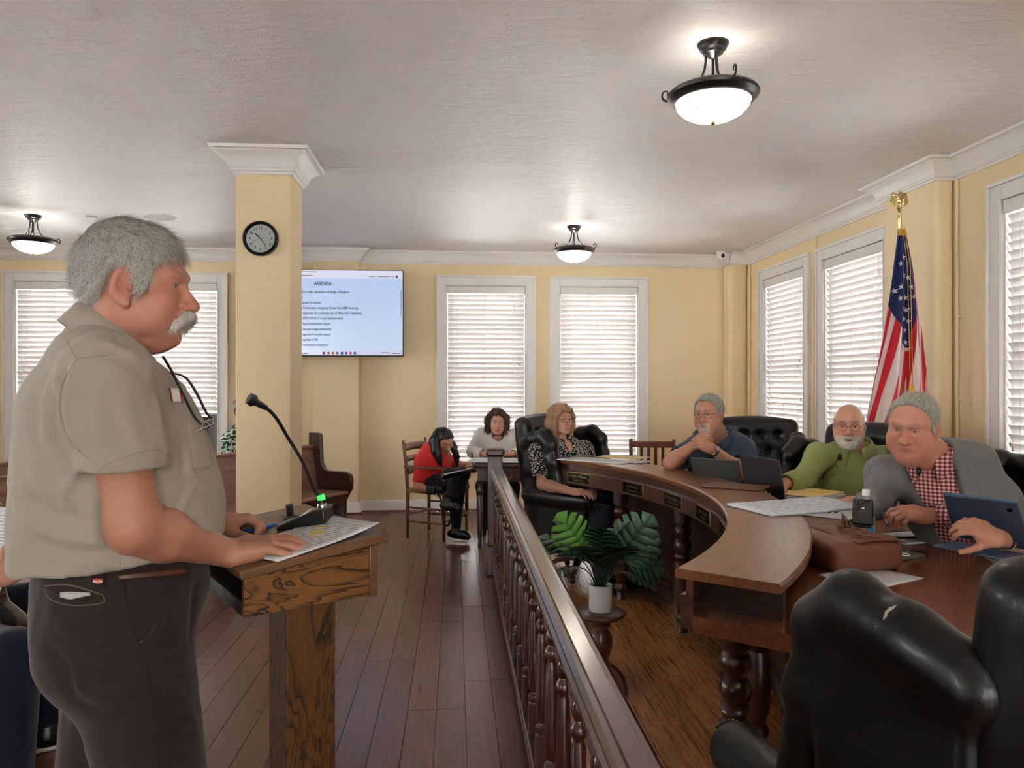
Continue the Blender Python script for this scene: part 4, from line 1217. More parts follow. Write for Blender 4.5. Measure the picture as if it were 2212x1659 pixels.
for i, (th, a, b) in enumerate(((36.3, 'Donna Williams', 'County Clerk'), (23.1, 'John Amsler', 'Commissioner Pct. 1'), (12.0, 'Warren Vegas, Jr.', 'Commissioner Pct. 2'), (1.8, 'Jay V. Dixon', 'County Judge'), (-8.2, 'Kendall Moore', 'Commissioner Pct. 3'))):
    p = arc(2.597, th, .785); nrm = (arc(2.0, th, .785) - p); ang = math.atan2(nrm.y, nrm.x)
    npl = thing('nameplate', ['black and brass nameplate at the far end of the bench front', 'black and brass nameplate, second from the far end of the bench front', 'black and brass nameplate in the middle of the bench front', 'black and brass nameplate, fourth from the far end of the bench front', 'black and brass nameplate nearest the viewer where the bench curves back'][i], 'nameplate', p, ang + PI / 2, 'nameplates along the bench front')
    obj('frame', MB().bb(-.118, .118, -.004, .003, -.038, .038), M_PLATETXT, npl, bevel=.0015)
    obj('plate', MB().bb(-.113, .113, -.0055, -.003, -.033, .033), M_PLATE, npl)
    tx = MB(); up = Matrix.Rotation(R(90), 4, 'X')
    text_to(tx, a, .026, Matrix.Translation((0, -.0062, .003)) @ up, 'CENTER'); text_to(tx, b, .019, Matrix.Translation((0, -.0062, -.021)) @ up, 'CENTER')
    obj('lettering', tx, M_PLATETXT, npl, recalc=False)
    for s in (-1, 1): obj('screw', MB().ball((s * .105, -.0055, 0), .003, 8, 5), M_PLATETXT, npl)
# ------------------------------------------------------------------ lectern
def oak_mat(name, c1, c2, c3, axis, scale):
    """bold plain-sawn oak figure"""
    t = NT(name); t.set(.5, .3, 0, .0)
    sc = [5.0 * scale] * 3; sc[axis] = 1.15 * scale
    v = t.coords('Object', sc)
    n = t.noise(v, 1.0, 4, .5, 1.3)
    r_ = t.math('FRACT', t.math('MULTIPLY', n, 15.0))
    f2 = [70.0 * scale] * 3; f2[axis] = 5.0
    n2 = t.noise(t.coords('Object', f2), 3.0, 3, .7)
    band = t.math('POWER', r_, 3.0)
    edge = t.math('MULTIPLY', band, t.math('ADD', t.math('MULTIPLY', n2, 2.6), -.15))
    col = t.mixc(edge, t.ramp(t.math('ADD', t.math('MULTIPLY', n2, .8), t.math('MULTIPLY', r_, .2)), [(.2, lin(c2)), (.8, lin(c3))]), lin(c1))
    t.base(col); t.bump(n2, .2, .0015); return t.m
M_OAK = oak_mat('lectern_oak', (28, 15, 7), (88, 53, 24), (142, 94, 46), 0, 1.6)
M_OAKV = oak_mat('lectern_oak_post', (26, 14, 7), (66, 39, 18), (112, 72, 34), 2, 1.5)
M_OAKTOP = wood('lectern_top_wood', (70, 44, 28), (104, 70, 46), 0, .38, .2)
LZ = .96
lc = pz(527, 1335, LZ)                                  # near lower corner on the speaker's side
lect = thing('lectern', 'oak lectern with slanted top on a square post', 'lectern', (lc.x, lc.y, 0), az(54 - 90 + 0))
# local frame: x runs away from the speaker along the near side, y runs across the lectern away from the viewer
LX, LY = .305, .50
z0, zn, zf = LZ, LZ + .082, LZ + .118
side = [(0, z0), (LX, z0), (LX, zf), (0, zn)]
def xz(poly, y0, t): 
    M = Matrix(((1, 0, 0, 0), (0, 0, 1, y0), (0, 1, 0, 0), (0, 0, 0, 1)))
    return MB().prism(poly, M, t)
obj('side_panel', xz([(0, z0), (LX - .02, z0), (LX - .02, zf - .004), (0, zn)], 0, .018), M_OAK, lect, bevel=.0015)
obj('side_panel', xz([(0, z0), (LX - .02, z0), (LX - .02, zf - .004), (0, zn)], LY - .018, .018), M_OAK, lect, bevel=.0015)
obj('front_panel', MB().bb(LX - .02, LX, -.002, LY + .002, z0 - .002, zf), M_OAKTOP, lect, bevel=.002)
obj('shelf', MB().bb(.0, LX - .02, .018, LY - .018, z0, z0 + .016), plain('lectern_shelf', (22, 18, 16), .6), lect)
obj('recess_lip', MB().bb(0, .012, .018, LY - .018, z0 + .016, z0 + .03), plain('lectern_lip', (40, 36, 32), .6), lect)
sl_a = math.atan2(zf - zn, LX)
def on_top(x, y, h): return Vector((x * math.cos(sl_a) - h * math.sin(sl_a), y, zn + x * math.sin(sl_a) + h * math.cos(sl_a)))
TOPR = Matrix.Rotation(-sl_a, 3, 'Y')
LT = LX / math.cos(sl_a) + .028
obj('top_board', MB().box(on_top(LT / 2 - .008, LY / 2, .011), (LT + .004, LY + .03, .021), TOPR), M_OAKTOP, lect, bevel=.004)
PX0 = .115
obj('post', MB().bb(PX0 - .005, PX0 + .112, LY / 2 - .19, LY / 2 - .07, .06, z0), M_OAKV, lect, bevel=.004)
obj('base_plate', MB().bb(PX0 - .17, PX0 + .26, LY / 2 - .28, LY / 2 + .28, 0, .06), M_OAKV, lect, bevel=.012)
LM = mroot(lect)
def lw(x, y, h): return LM @ on_top(x, y, h)            # point on the lectern's top in the room

# typed paper with highlighter marks
def print_mat(name, scale, base_c=(226, 226, 230), ink=(60, 60, 66), hi=None, rows=60.0, xs=55):
    t = NT(name); t.set(.7, .2)
    v = t.coords('Object'); sp_ = t.new('ShaderNodeSeparateXYZ'); t.lk(v, sp_.inputs[0])
    x, y = sp_.outputs['X'], sp_.outputs['Y']
    fr = t.math('FRACT', t.math('MULTIPLY', y, rows)); rowm = t.math('LESS_THAN', t.math('ABSOLUTE', t.math('SUBTRACT', fr, .5)), .17)
    idn = t.math('FLOOR', t.math('MULTIPLY', y, rows))
    cb = t.new('ShaderNodeCombineXYZ'); t.lk(t.math('MULTIPLY', x, xs * 2.2), cb.inputs[0]); t.lk(t.math('MULTIPLY', idn, 7.3), cb.inputs[1])
    wd = t.math('GREATER_THAN', t.noise(cb.outputs[0], 1.0, 2, .7), .44)
    m = t.math('MULTIPLY', rowm, wd)
    mx = t.math('LESS_THAN', t.math('ABSOLUTE', x), scale[0]); my = t.math('LESS_THAN', t.math('ABSOLUTE', y), scale[1])
    m = t.math('MULTIPLY', m, t.math('MULTIPLY', mx, my))
    t.base(t.mixc(t.math('MULTIPLY', m, .62), lin(base_c), lin(ink))); return t.m
M_PAPER = plain('paper', (232, 232, 232), .75, .2)
M_PRINT = print_mat('typed_page', (.090, .115), rows=95.0, xs=70)
M_PRINT2 = print_mat('printed_sheet', (.092, .12), (222, 224, 230), (120, 122, 132), rows=70.0, xs=40)
def flat_paper(name, label, cat, c, rotz, w, l, m, curl=.0, tilt=None, thick_=.0012, group=None, n=8):
    """sheet lying in its own xy plane; curl lifts the far end"""
    o = MB().grid(lambda u, v: ((u - .5) * w, (v - .5) * l, thick_ + curl * max(0, v - .45) ** 2 * 3 + curl * .3 * max(0, u - .6) ** 2), n, n)
    ob = obj(name, o, m, None, smooth=True); thick(ob, thick_, -1)
    ob.location = c; ob.rotation_euler = (0, 0, rotz)
    if tilt is not None: ob.rotation_mode = 'XYZ'; ob.rotation_euler = tilt
    return tag(ob, label, cat, group)
pm = LM @ Matrix.Translation(on_top(.175, .112, .0225)) @ Matrix.Rotation(-sl_a, 4, 'Y') @ Matrix.Rotation(R(-76), 4, 'Z')
pp = flat_paper('typed_page', 'typed page with yellow highlighter marks lying on the lectern', 'paper', (0, 0, 0), 0, .216, .279, M_PRINT, .012)
pp.matrix_world = pm
hl_ = MB()
for x, y, w_ in ((-.055, .072, .034), (-.045, .052, .05), (-.035, .040, .045), (-.015, .020, .05)):
    hl_.bb(x, x + w_, y, y + .008, .0026 + .036 * max(0, (y + .14) / .279 - .45) ** 2, .0029 + .036 * max(0, (y + .14) / .279 - .45) ** 2)
obj('highlighter_mark', hl_, plain('highlighter', (238, 214, 40), .7), pp)

# gooseneck microphone standing on the lectern
mk_ = LM @ Matrix.Translation(on_top(.245, .235, .0215)) @ Matrix.Rotation(-sl_a, 4, 'Y') @ Matrix.Rotation(R(140), 4, 'Z')
mic = thing('gooseneck_microphone', 'black gooseneck microphone with green light ring on the lectern', 'microphone', mk_.to_translation()); mic.matrix_world = mk_
mic.location = mk_.to_translation(); mic.rotation_euler = mk_.to_euler()
obj('base', MB().prism([(-.045, 0), (.085, 0), (.085, .010), (-.02, .044), (-.045, .044)], Matrix(((1, 0, 0, 0), (0, 0, 1, -.036), (0, 1, 0, 0), (0, 0, 0, 1))), .072), M_BLACKPLASTIC, mic, bevel=.005)
obj('label_strip', MB().box((.012, 0, .0345), (.018, .071, .0012), Matrix.Rotation(R(18), 3, 'Y')), M_WHITEPLASTIC, mic)
obj('talk_button', MB().lathe([(.001, .002), (.007, .002), (.008, 0)], 14, Matrix.Translation((.045, 0, .0245)) @ Matrix.Rotation(R(18), 4, 'Y')), M_BLACKGLOSS, mic)
obj('socket', MB().lathe([(.001, 0), (.013, 0), (.013, .006), (.011, .010), (.001, .010)], 18, Matrix.Translation((-.028, 0, .044))), M_STEEL, mic, smooth=True, angle=35)
obj('light_ring', MB().lathe([(.001, 0), (.0105, 0), (.0085, .014), (.001, .014)], 18, Matrix.Translation((-.028, 0, .062))), glow('green_led', (40, 190, 70), 1.6), mic, smooth=True, angle=35)
obj('collar', MB().lathe([(.001, 0), (.011, 0), (.0105, .01), (.001, .01)], 18, Matrix.Translation((-.028, 0, .053))), M_BLACKPLASTIC, mic, smooth=True, angle=35)
mi = mk_.inverted()
gp = [mk_ @ Vector((-.028, 0, .074)), px(680, 1060, 1.86), px(655, 1000, 1.80), px(622, 945, 1.74), px(598, 905, 1.70), px(580, 885, 1.68), px(566, 876, 1.66)]
obj('gooseneck', MB().tube([mi @ p for p in smooth_pts(gp)], .0042, 8), M_BLACKPLASTIC, mic, smooth=True)
hp = [px(575, 881, 1.672), px(560, 873, 1.66), px(553, 869, 1.655), px(548, 866, 1.652), px(537, 860, 1.645)]
obj('capsule', MB().tube([mi @ p for p in hp], [.0062, .0075, .0085, .0145, .013], 14), M_BLACKPLASTIC, mic, smooth=True, angle=60)
ck = LM @ Matrix.Translation(on_top(.235, .375, .0215)) @ Matrix.Rotation(-sl_a, 4, 'Y')
jk = thing('microphone_mount', 'empty black flange mount on the lectern top', 'mount', ck.to_translation()); jk.rotation_euler = ck.to_euler()
obj('flange', MB().lathe([(.001, 0), (.026, 0), (.026, .003), (.024, .006), (.001, .006)], 24), M_BLACKPLASTIC, jk, smooth=True, angle=35)
obj('threaded_stub', MB().lathe([(.001, .006), (.011, .006)] + [(.0095 + .0015 * (i % 2), .008 + i * .003) for i in range(9)] + [(.0095, .036), (.001, .036)], 18), M_BLACKPLASTIC, jk)
for a in (0, 120, 240): obj('screw', MB().ball((.019 * math.cos(R(a)), .019 * math.sin(R(a)), .006), (.0035, .0035, .002), 8, 5), M_STEEL, jk)

# ------------------------------------------------------------------ pews
M_PEW = wood('pew_wood', (98, 62, 48), (144, 104, 84), 0, .42, .2, .7)
M_PEWD = wood('pew_end_wood', (46, 20, 14), (70, 34, 24), 2, .32, .35)
def pew(end, heading, length, label, back_h=.85):
    """end = floor point under the seat's front edge at the end panel; the pew runs back from it along -x"""
    o = thing('wooden_pew', label, 'pew', end, heading, 'wooden pews angled towards the bench')
    L = length
    obj('seat', MB().bb(-L, 0, .02, .44, .415, .445), M_PEW, o, bevel=.01)
    obj('seat_rail', MB().bb(-L, 0, .05, .075, .33, .415), M_PEWD, o)
    obj('backrest', MB().add([(x, y + (.045 if k else 0), z) for x in (-L, 0) for k in (0, 1) for y, z in ((.40, .445), (.47, back_h))], [(0, 1, 3, 2), (4, 6, 7, 5), (0, 4, 5, 1), (2, 3, 7, 6), (1, 5, 7, 3), (0, 2, 6, 4)]), M_PEW, o)
    obj('back_rail', MB().bb(-L, 0, .445, .52, back_h - .012, back_h + .012), M_PEW, o, bevel=.006)
    prof = [(.56, 0), (.52, .25), (.52, .98), (.42, .98), (.375, .97), (.36, .70), (.33, .64), (.28, .62), (.06, .62), (.01, .60), (-.005, .55), (.0, .46), (.03, .42), (.075, .35), (.08, .2), (.05, 0)]
    for x in (-L, 0):
        obj('end_panel', MB().prism(prof, Matrix(((0, 0, 1, x), (1, 0, 0, 0), (0, 1, 0, 0), (0, 0, 0, 1))), .045), M_PEWD, o, bevel=.008)
    return o
pe = pz(757, 1062, .44); pe.z = 0
hd = -R(27.8) - YAW + PI / 2
pw1 = pew(pe, hd, 3.6, 'wooden pew with a dark end panel right of the column')
dr_ = Vector((math.cos(hd + PI / 2), math.sin(hd + PI / 2), 0)); al = Vector((math.cos(hd), math.sin(hd), 0))
pew(pe + dr_ * .88 - al * .75, hd, 2.9, 'dark wooden pew in the second row, partly hidden by the column')
pew(px(35, 1095, 2.62) * Vector((1, 1, 0)) + Vector((0, 0, 0)), hd - R(16), 2.2, 'pale wooden pew behind the seated person at the left edge', back_h=.84)
# ------------------------------------------------------------------ wing chairs
def leather_mat(name, c, rough=.3):
    t = NT(name); t.set(rough, .4, 0, .05); v = t.coords(); n = t.noise(v, 5, 4)
    c = lin(c); t.base(t.mixc(n, tuple(x * .75 for x in c), tuple(x * 1.3 for x in c)))
    t.lk(t.math('ADD', t.math('MULTIPLY', n, .25), rough - .1), t.b.inputs['Roughness'])
    t.bump(t.math('ADD', t.noise(v, 260, 3), t.math('MULTIPLY', t.noise(v, 26, 3), 1.2)), .22, .0016); return t.m
M_LEATHER = leather_mat('black_leather', (10, 10, 12), .34)
M_NAIL = plain('nailhead', (150, 140, 118), .3, .5, .9)
CH = .009
lean = Matrix.Rotation(R(9), 3, 'X')
def lp(x, y, z):                                         # point on the reclined back
    return Vector((0, -.235, .48)) + lean @ Vector((x, y, z - .48))
def wing_chair(label, loc, heading):
    r = thing('wing_chair', label, 'chair', loc, heading, 'black leather wing chairs')
    v = Vol((-.42, -.55, .3), (.42, .05, 1.32), CH)
    v.rbox(lp(0, -.035, .83), (.298, .07, .38), .055, .0, False, lean)
    v.ell(lp(0, -.035, 1.14), (.27, .075, .085), .05, False, lean)
    for row, z in enumerate((.72, .84, .96, 1.08)):
        for k in range(5):
            x = (k - 2) * .115 + (.0575 if row % 2 else 0)
            if abs(x) < .26: v.ell(lp(x, .048, z), (.022, .03, .022), .045, True)
    V, Q = v.mesh(); V = relax(V, Q, 2); 
    bk = obj('backrest', np_mesh('backrest', V, Q), M_LEATHER, r)
    bt = MB()
    for row, z in enumerate((.72, .84, .96, 1.08)):
        for k in range(5):
            x = (k - 2) * .115 + (.0575 if row % 2 else 0)
            if abs(x) < .26: bt.ball(lp(x, .022, z), (.011, .006, .011), 8, 6)
    obj('tufting_button', bt, M_LEATHER, bk, smooth=True)['kind'] = 'stuff'
    ring_ = [lp(x, -.098, z) for x, z in ((-.262, .5), (-.272, .8), (-.268, 1.08), (-.22, 1.165), (-.1, 1.205), (0, 1.213), (.1, 1.205), (.22, 1.165), (.268, 1.08), (.272, .8), (.262, .5))]
    obj('piping', MB().tube(smooth_pts(ring_, 5), .0055, 8), M_LEATHER, bk, smooth=True)
    for s in (-1, 1):
        v = Vol((s * .33 - .14, -.5, .5), (s * .33 + .14, .12, 1.3), CH)
        tl = Matrix.Rotation(R(-14) * s, 3, 'Z')
        v.chain([(s * .290, -.33, 1.00), (s * .316, -.22, 1.045), (s * .334, -.11, 1.07), (s * .343, -.035, 1.01), (s * .348, -.01, .88), (s * .348, .04, .68)], [.044, .045, .045, .044, .042, .040], .05)
        v.rbox((s * .318, -.19, .83), (.034, .15, .23), .03, .04, False, tl)
        V, Q = v.mesh(); V = relax(V, Q, 2); obj('wing', np_mesh('wing', V, Q), M_LEATHER, r)
        v = Vol((s * .34 - .13, -.36, .2), (s * .34 + .13, .42, .78), CH)
        v.cone((s * .335, -.25, .625), (s * .345, .27, .625), .058, .062, 0)
        v.rbox((s * .335, 0, .42), (.045, .27, .2), .03, .03)
        v.half((0, .31, 0), (0, 1, 0))
        V, Q = v.mesh(); V = relax(V, Q, 2); a = obj('arm', np_mesh('arm', V, Q), M_LEATHER, r)
        nl = MB()
        for k in range(26):
            t = k / 25; an = R(-60 + 300 * t)
            if t < .55: x, z = s * .345 + .05 * math.cos(an + R(30)) , .625 + .05 * math.sin(an + R(30))
            else: x, z = s * .345 - .034 * s, .6 - (t - .55) * .75
            nl.ball((x, .311, z), (.0055, .003, .0055), 6, 4)
        for k in range(14): nl.ball((s * .345 + .034, .311, .585 - k * .022), (.0055, .003, .0055), 6, 4)
        obj('nailhead_trim', nl, M_NAIL, a)['kind'] = 'stuff'
    v = Vol((-.36, -.36, .3), (.36, .4, .6), CH)
    v.rbox((0, .03, .445), (.275, .285, .07), .05, 0); v.ell((0, .03, .49), (.24, .25, .05), .04)
    V, Q = v.mesh(); V = relax(V, Q, 2); obj('seat_cushion', np_mesh('seat_cushion', V, Q), M_LEATHER, r)
    obj('seat_base', MB().bb(-.34, .34, -.27, .285, .21, .375), M_LEATHER, r, bevel=.02)
    ap = MB()
    for k in range(27): ap.ball((-.325 + k * .025, .286, .225), (.0055, .003, .0055), 6, 4)
    obj('apron_nailheads', ap, M_NAIL, r)['kind'] = 'stuff'
    obj('pedestal', MB().lathe([(.03, .10), (.045, .11), (.045, .15), (.03, .16), (.025, .21), (.06, .215)], 18), M_DARKWOOD, r, smooth=True, angle=35)
    for k in range(5):
        a = R(72 * k + 20); M = Matrix.Rotation(a, 4, 'Z')
        lg = MB()
        top = [(0, .165), (.08, .160), (.16, .135), (.25, .10), (.30, .085)]; bot = [(.30, .055), (.25, .065), (.16, .095), (.08, .105), (0, .10)]
        lg.prism(top + bot, M @ Matrix(((1, 0, 0, 0), (0, 0, 1, -.022), (0, 1, 0, 0), (0, 0, 0, 1))), .044)
        l = obj('star_leg', lg, M_CHAIRWOOD, r, bevel=.006)
        cst = MB().tube([M @ Vector((.285, -.014, .026)), M @ Vector((.285, .014, .026))], .026, 14)
        cst.tube([M @ Vector((.285, 0, .03)), M @ Vector((.285, 0, .066))], .008, 8)
        obj('caster', cst, M_BLACKPLASTIC, l, smooth=True, angle=40)
    return r
M_WHOLE = None
def at_floor(lat, D): return cw(lat, D, 0)
fg = (.90, 1.47)
wc0 = wing_chair('black leather wing chair in the foreground, seen from behind', at_floor(*fg), az(-12))
chairs = {}
def wch(key, lat, D, a, label): chairs[key] = dup(wc0, at_floor(lat, D), az(a), label)
wch('clerk', .53, 5.66, 128, 'black leather wing chair under the person in the patterned blouse')
wch('blue', 1.60, 5.12, -150, 'black leather wing chair behind the person in the blue shirt')
wch('green', 1.90, 4.36, -122, 'black leather wing chair behind the person in the green shirt')
wch('jacket', 2.38, 3.34, -100, 'black leather wing chair behind the person in the grey jacket')
wch('tablet', 2.30, 2.50, -76, 'black leather wing chair of the person holding the tablet')

# ------------------------------------------------------------------ wooden armchair of the woman in red
M_RUSH = wood('rush_seat', (120, 84, 48), (166, 124, 76), 0, .7, 0, 2.0, rand=False)
def ladder_armchair(label, loc, heading, arms=True):
    r = thing('ladder_back_chair', label, 'chair', loc, heading)
    for s in (-1, 1):
        obj('back_post', MB().tube([(s * .21, -.20, 0), (s * .21, -.20, .45), (s * .213, -.215, .68), (s * .215, -.245, .92)], [.015, .017, .0165, .013], 10), M_CHAIRWOOD, r, smooth=True, angle=50)
        top_ = .66 if arms else .47
        pf = [(.010, 0), (.016, .03), (.0175, .20), (.0145, .205), (.0175, .21), (.0145, .218), (.0175, .225), (.018, .42), (.0185, .46)] + ([(.015, .50), (.0185, .53), (.0165, .60), (.011, .63), (.016, .64), (.016, .66), (.001, .661)] if arms else [(.001, .475)])
        obj('front_post', MB().lathe(pf, 12, Matrix.Translation((s * .245, .20, 0))), M_CHAIRWOOD, r, smooth=True, angle=50)
        if arms: obj('armrest', MB().prism([(-.028, -.215), (.028, -.215), (.034, .10), (.044, .20), (.036, .245), (0, .255), (-.036, .245), (-.044, .20), (-.034, .10)], Matrix.Translation((s * .236, 0, .662)), .022), M_CHAIRWOOD, r, bevel=.006)
        for z in (.16, .29): obj('rung', MB().tube([(s * .212, -.20, z), (s * .244, .20, z)], .009, 8), M_CHAIRWOOD, r, smooth=True)
    for z, hh in ((.62, .055), (.74, .055), (.85, .07)):
        yy = -.212 - (z - .62) * .12
        obj('back_slat', MB().grid(lambda u, v: ((u - .5) * .42, yy - .03 * math.sin(u * PI), z + (v - .5) * hh), 8, 2), M_CHAIRWOOD, r, smooth=True).modifiers.new('s', 'SOLIDIFY').thickness = .012
    for z in (.18, .30): obj('rung', MB().tube([(-.245, .20, z), (.245, .20, z)], .009, 8), M_CHAIRWOOD, r, smooth=True)
    obj('rung', MB().tube([(-.21, -.20, .22), (.21, -.20, .22)], .009, 8), M_CHAIRWOOD, r, smooth=True)
    obj('rush_seat', MB().add([(-.225, -.215, .43), (.225, -.215, .43), (.265, .225, .43), (-.265, .225, .43), (-.225, -.215, .465), (.225, -.215, .465), (.265, .225, .465), (-.265, .225, .465), (0, 0, .452)], [(3, 2, 1, 0), (4, 5, 8), (5, 6, 8), (6, 7, 8), (7, 4, 8), (0, 1, 5, 4), (1, 2, 6, 5), (2, 3, 7, 6), (3, 0, 4, 7)]), M_RUSH, r, bevel=.01)
    return r
RW = (-.72, 7.10)
red_chair = ladder_armchair('brown ladder-back wooden armchair under the person in red', at_floor(*RW), az(112))
ladder_armchair('ladder-back wooden chair by the wall at the left edge', px(-28, 1090, 6.6) * Vector((1, 1, 0)), az(60), False)
def slat_chair(label, loc, heading):
    r = thing('slat_back_chair', label, 'chair', loc, heading)
    for s in (-1, 1):
        obj('back_post', MB().tube([(s * .2, -.20, 0), (s * .2, -.19, .45), (s * .205, -.23, .92)], .019, 8), M_CHAIRWOOD, r, smooth=True)
        obj('leg', MB().bb(s * .2 - .019, s * .2 + .019, .18, .218, 0, .43), M_CHAIRWOOD, r, bevel=.005)
    obj('top_rail', MB().bb(-.205, .205, -.245, -.22, .84, .90), M_CHAIRWOOD, r, bevel=.008)
    obj('lower_rail', MB().bb(-.2, .2, -.215, -.195, .54, .58), M_CHAIRWOOD, r, bevel=.005)
    for x in (-.1, -.033, .033, .1): obj('back_slat', MB().add([(x + a, y + b, z) for y, z in ((-.212, .57), (-.238, .85)) for b in (-.006, .006) for a in (-.014, .014)], [(0, 1, 3, 2), (4, 6, 7, 5), (0, 4, 5, 1), (2, 3, 7, 6), (0, 2, 6, 4), (1, 5, 7, 3)]), M_CHAIRWOOD, r)
    obj('seat', MB().bb(-.22, .22, -.21, .225, .43, .46), M_CHAIRWOOD, r, bevel=.012)
    return r
slat_chair('wooden slat-back chair by the far wall behind the person in blue', at_floor((1410 - 1106) / FPX * 7.35, 7.35), az(12))
slat_chair('wooden slat-back chair half hidden behind a wing chair on the right', at_floor((1792 - 1106) / FPX * 6.1, 6.1), az(20))

# ------------------------------------------------------------------ carved table of the woman in white
TD = 6.46
ta = thing('carved_table', 'dark carved wooden table in front of the person in white', 'table', cw((1112 - 1106) / FPX * 6.8, 6.80, 0), az(2))
obj('table_top', MB().bb(-.36, .62, -.32, .32, .715, .745), M_DARKWOOD, ta, bevel=.01)
obj('top_moulding', MB().bb(-.345, .605, -.305, .305, .695, .715), M_MAHOG_H, ta, bevel=.006)
obj('apron', MB().bb(-.32, .58, -.28, -.255, .59, .695).bb(-.32, .58, .255, .28, .59, .695).bb(-.32, -.295, -.255, .255, .59, .695).bb(.555, .58, -.255, .255, .59, .695), M_DARKWOOD, ta)
for x in (-.30, .56):
    for y in (-.26, .26):
        obj('leg', MB().lathe([(.018, 0), (.022, .03), (.016, .06), (.024, .12), (.026, .45), (.018, .47), (.028, .49), (.028, .52), (.02, .54), (.026, .56), (.026, .6)], 12, Matrix.Translation((x, y, 0))), M_DARKWOOD, ta, smooth=True, angle=45)
M_CARVE = plain('carved_leaf', (176, 112, 100), .5)
for k in range(6):
    x = -.05 + k * .1; cvv = MB()
    for a in range(9):
        t = a / 8; an = t * 4.2 * (1 if k % 2 else -1)
        cvv.ball((x + .03 * (1 - t * .6) * math.cos(an), -.284, .64 + .03 * (1 - t * .6) * math.sin(an)), (.012 * (1 - t * .5), .006, .012 * (1 - t * .5)), 8, 5)
    obj('carved_leaf', cvv, M_CARVE, ta, smooth=True)

# ------------------------------------------------------------------ plant on a pedestal stand
pc = pz(1297, 1318, .36); SZ = .36
M_STANDW = wood('stand_wood', (52, 28, 18), (88, 52, 34), 2, .3, .4)
st = thing('plant_stand', 'small round dark wooden pedestal stand beside the railing', 'plant stand', (pc.x, pc.y, 0), az(20))
obj('top', MB().lathe([(.001, SZ), (.105, SZ), (.118, SZ - .006), (.122, SZ - .014), (.116, SZ - .024), (.10, SZ - .03), (.001, SZ - .03)], 36), M_STANDW, st, smooth=True, angle=35)
obj('column', MB().lathe([(.03, .06), (.045, .075), (.034, .10), (.03, .12), (.048, .15), (.058, .19), (.056, .24), (.042, .265), (.034, .275), (.05, .285), (.052, .30), (.034, .31), (.05, .33)], 24), M_STANDW, st, smooth=True, angle=50)
for k in range(3):
    a = R(120 * k - 20); M = Matrix.Rotation(a, 4, 'Z')
    pf = [(.0, .12), (.05, .115), (.09, .10), (.125, .07), (.14, .03), (.145, 0), (.105, 0), (.095, .025), (.075, .03), (.06, .05), (.03, .055), (0, .06)]
    obj('foot', MB().prism(pf, M @ Matrix(((1, 0, 0, 0), (0, 0, 1, -.018), (0, 1, 0, 0), (0, 0, 0, 1))), .036), M_STANDW, st, bevel=.006)
pl = thing('potted_plant', 'green split-leaf plant in a white cylinder pot', 'plant', (pc.x, pc.y, SZ), az(0))
PR, PH = .056, .125
obj('pot', MB().lathe([(.001, .0), (PR - .003, 0), (PR, .004), (PR, PH), (PR - .006, PH), (PR - .007, PH - .015), (.001, PH - .015)], 32), plain('white_ceramic', (216, 216, 220), .35), pl, smooth=True, angle=40)
obj('soil', MB().lathe([(.001, PH - .012), (PR - .007, PH - .014), (PR - .007, PH - .02)], 20), plain('soil', (28, 20, 14), .9, bump=(120, .8, .01)), pl)
def leaf_mat(name, c1, c2):
    t = NT(name); t.set(.38, .5); v = t.coords(); t.base(t.mixc(t.noise(v, 22, 3), lin(c1), lin(c2)))
    t.bump(t.noise(v, 60, 2), .15, .003)
    tr = t.new('ShaderNodeBsdfTranslucent'); tr.inputs[0].default_value = (*lin(c2), 1); mx = t.new('ShaderNodeMixShader'); mx.inputs[0].default_value = .12
    t.lk(t.b.outputs[0], mx.inputs[1]); t.lk(tr.outputs[0], mx.inputs[2]); t.lk(mx.outputs[0], t.out.inputs[0]); return t.m
M_LEAF = [leaf_mat('leaf_dark', (14, 42, 26), (30, 72, 42)), leaf_mat('leaf_bright', (72, 128, 40), (104, 164, 62)), leaf_mat('leaf_grey', (46, 84, 62), (92, 132, 104))]
def split_leaf(L):
    """leaf outline with deep side slits, folded along the midrib"""
    mb = MB(); n = 6
    def half_w(t): return L * .52 * math.sin(PI * min(1, t * .93 + .10)) ** .7
    def bend(x, y): return Vector((x, y, -.35 * y * y / L - .55 * x * x / L + .12 * abs(x)))
    for s in (-1, 1):
        for k in range(n):
            t0_, t1_ = k / n, (k + 1.0) / n
            rows = []
            for j in range(5):
                q = j / 4; row = []
                for tt in (t0_, (t0_ + t1_) / 2, t1_):
                    base_t = tt if q < .3 else (t0_ + (tt - t0_) * 1.0)
                    tip = base_t * L + q * L * .16
                    x = half_w((t0_ + t1_) / 2 + (tt - (t0_ + t1_) / 2) * .8) * q
                    sh = 1 - (.5 if k > 0 else .2) * max(0, q - .3) / .7
                    ctr = ((t0_ + t1_) / 2) * L + q * L * .16
                    row.append(bend(s * x, ctr + (tip - ctr) * sh - L * .06))
                rows.append(row)
            vs = [p for r_ in rows for p in r_]
            mb.add(vs, [(j * 3 + i, j * 3 + i + 1, j * 3 + i + 4, j * 3 + i + 3) for j in range(4) for i in range(2)])
    return mb
leaf_specs = []
rr2 = random.Random(11)
